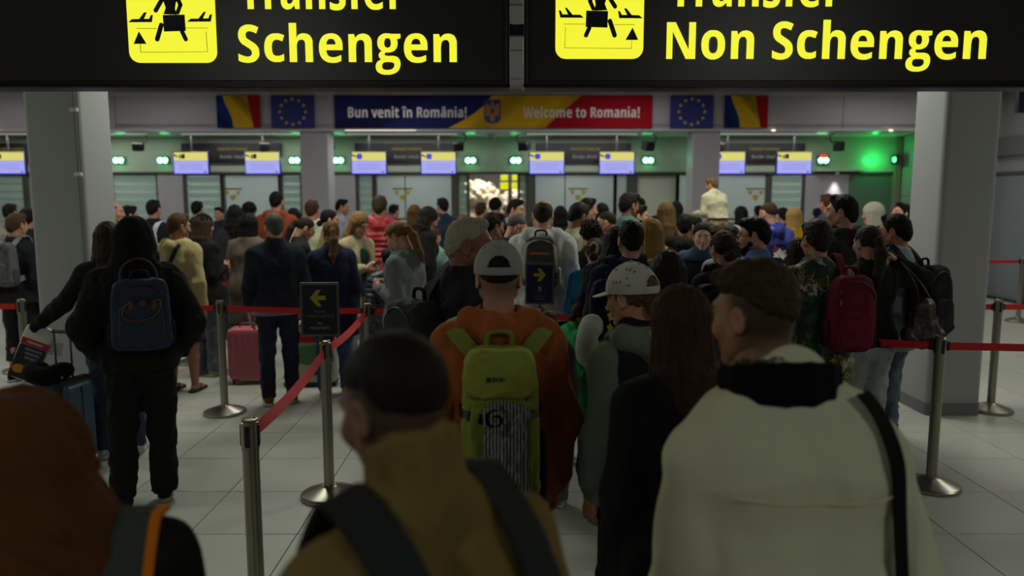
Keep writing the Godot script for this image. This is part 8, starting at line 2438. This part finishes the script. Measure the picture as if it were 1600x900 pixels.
		{"x": 4.214, "z": -12.600, "h": 1.742, "label": "dark head left of the bright blue jacket", "sex": "m", "yaw": 0, "lod": 2, "hair": "short", "hcol": Color(0.079, 0.077, 0.079), "skin": Color(0.72, 0.52, 0.43), "arms": ["down", "down"], "tops": [{"name": "jacket", "col": Color(0.445, 0.445, 0.445)}], "legs": {"col": Color(0.158, 0.168, 0.205)}, "shoes": [Color(0.100, 0.100, 0.100), Color(0.600, 0.600, 0.600)]},
		{"x": 3.753, "z": -9.800, "h": 1.731, "label": "short blonde person in yellow jacket", "sex": "f", "yaw": 10, "lod": 2, "hair": "bob", "hcol": Color(0.620, 0.506, 0.297), "skin": Color(0.72, 0.52, 0.43), "arms": ["down", "down"], "tops": [{"name": "jacket", "col": Color(0.704, 0.537, 0.121), "t": 0.03}], "legs": {"col": Color(0.158, 0.168, 0.205)}, "shoes": [Color(0.100, 0.100, 0.100), Color(0.600, 0.600, 0.600)]},
		{"x": 2.137, "z": -5.444, "h": 1.540, "label": "woman with a spread of dark brown hair left of the floral shirt", "sex": "f", "yaw": 10, "lod": 1, "hair": "wavy", "hcol": Color(0.145, 0.107, 0.098), "skin": Color(0.72, 0.52, 0.43), "arms": ["down", "down"], "tops": [{"name": "top", "col": Color(0.685, 0.648, 0.593), "t": 0.018}], "legs": {"col": Color(0.158, 0.168, 0.205)}, "shoes": [Color(0.100, 0.100, 0.100), Color(0.600, 0.600, 0.600)]},
		{"x": 1.850, "z": -4.450, "h": 1.700, "id": "floral", "label": "person with swept up brown hair in a floral shirt", "sex": "f", "yaw": 4, "lod": 1, "hr": -3.0, "w": 1.10, "hair": "swept", "hcol": Color(0.183, 0.145, 0.121), "skin": Color(0.72, 0.52, 0.43), "arms": ["down", "down"], "tops": [{"name": "shirt", "col": Color(0.168, 0.205, 0.168), "t": 0.026, "hem": 0.78, "st": 0.034, "sleeve": 0.75, "collar": 0.03}], "legs": {"col": Color(0.149, 0.149, 0.158)}, "shoes": [Color(0.100, 0.100, 0.100), Color(0.600, 0.600, 0.600)]},
		{"x": 2.573, "z": -5.725, "h": 1.861, "id": "tall", "label": "tall dark haired man in black jacket looking left", "sex": "m", "yaw": 25, "lod": 1, "hy": 28.0, "hp": -2.0, "w": 1.08, "hair": "short", "hcol": Color(0.112, 0.098, 0.088), "skin": Color(0.74, 0.54, 0.46), "arms": ["down", "down"], "tops": [{"name": "jacket", "col": Color(0.154, 0.154, 0.158), "t": 0.032, "hem": 0.8, "hood": "down"}], "legs": {"col": Color(0.158, 0.168, 0.205)}, "shoes": [Color(0.100, 0.100, 0.100), Color(0.600, 0.600, 0.600)]},
		{"x": 4.364, "z": -10.200, "h": 1.912, "label": "red haired man in blue grey jacket by the downlight", "sex": "m", "yaw": 10, "lod": 2, "hair": "short", "hcol": Color(0.335, 0.202, 0.136), "skin": Color(0.72, 0.52, 0.43), "arms": ["down", "down"], "tops": [{"name": "jacket", "col": Color(0.279, 0.306, 0.380)}], "legs": {"col": Color(0.158, 0.168, 0.205)}, "shoes": [Color(0.100, 0.100, 0.100), Color(0.600, 0.600, 0.600)]},
		{"x": 4.731, "z": -11.400, "h": 1.709, "label": "dark head left of the tall man's chin", "sex": "m", "yaw": 0, "lod": 2, "hair": "short", "hcol": Color(0.079, 0.077, 0.079), "skin": Color(0.72, 0.52, 0.43), "arms": ["down", "down"], "tops": [{"name": "jacket", "col": Color(0.149, 0.149, 0.168)}], "legs": {"col": Color(0.158, 0.168, 0.205)}, "shoes": [Color(0.100, 0.100, 0.100), Color(0.600, 0.600, 0.600)]},
		{"x": 4.209, "z": -8.550, "h": 1.800, "id": "whitehair", "label": "white haired person in navy with a red trim", "sex": "f", "yaw": 40, "lod": 2, "hair": "bob", "hcol": Color(0.677, 0.658, 0.601), "skin": Color(0.72, 0.52, 0.43), "arms": ["down", "down"], "tops": [{"name": "jacket", "col": Color(0.140, 0.158, 0.232), "t": 0.03}], "legs": {"col": Color(0.158, 0.168, 0.205)}, "shoes": [Color(0.100, 0.100, 0.100), Color(0.600, 0.600, 0.600)]},
		{"x": 4.650, "z": -8.824, "h": 1.792, "label": "man with pale lit face tilted up near the right pillar", "sex": "m", "yaw": 95, "lod": 2, "hp": -14.0, "hair": "short", "hcol": Color(0.079, 0.077, 0.079), "skin": Color(0.86, 0.64, 0.58), "arms": ["down", "down"], "tops": [{"name": "jacket", "col": Color(0.630, 0.445, 0.353)}], "legs": {"col": Color(0.158, 0.168, 0.205)}, "shoes": [Color(0.100, 0.100, 0.100), Color(0.600, 0.600, 0.600)]},
		{"x": 2.741, "z": -5.210, "h": 1.723, "id": "paledenim", "label": "black haired man in pale denim shirt facing left by the right pillar", "sex": "m", "yaw": 52, "lod": 1, "hy": 8.0, "twist": -20.0, "hair": "short", "hcol": Color(0.093, 0.085, 0.083), "skin": Color(0.68, 0.46, 0.36), "arms": ["down", "down"], "tops": [{"name": "shirt", "col": Color(0.611, 0.648, 0.685), "t": 0.022, "hem": 0.8, "collar": 0.02}], "legs": {"col": Color(0.353, 0.390, 0.464)}, "shoes": [Color(0.060, 0.060, 0.070), Color(0.200, 0.200, 0.200)]},
		{"x": 2.363, "z": -4.850, "h": 1.657, "id": "ponytail", "label": "woman with a long brown ponytail in black sweater and pale jeans", "sex": "f", "yaw": 8, "lod": 1, "hair": "pony", "hcol": Color(0.183, 0.145, 0.121), "skin": Color(0.72, 0.52, 0.43), "arms": ["down", [Vector3(0.22, 0.0, 0.05), Vector3(0.03, 0.12, 0.03)]], "grip": 2, "tops": [{"name": "sweater", "col": Color(0.121, 0.121, 0.126), "t": 0.02, "hem": 0.92, "st": 0.022}], "legs": {"col": Color(0.593, 0.611, 0.630), "t": 0.02}, "shoes": [Color(0.060, 0.060, 0.070), Color(0.300, 0.300, 0.300)]},
		{"x": 4.488, "z": -9.500, "h": 1.505, "label": "person in dark blue behind the tall man's shoulder", "sex": "m", "yaw": 0, "lod": 2, "hair": "short", "hcol": Color(0.102, 0.093, 0.088), "skin": Color(0.72, 0.52, 0.43), "arms": ["down", "down"], "tops": [{"name": "jacket", "col": Color(0.168, 0.186, 0.260)}], "legs": {"col": Color(0.158, 0.168, 0.205)}, "shoes": [Color(0.100, 0.100, 0.100), Color(0.600, 0.600, 0.600)]},	]
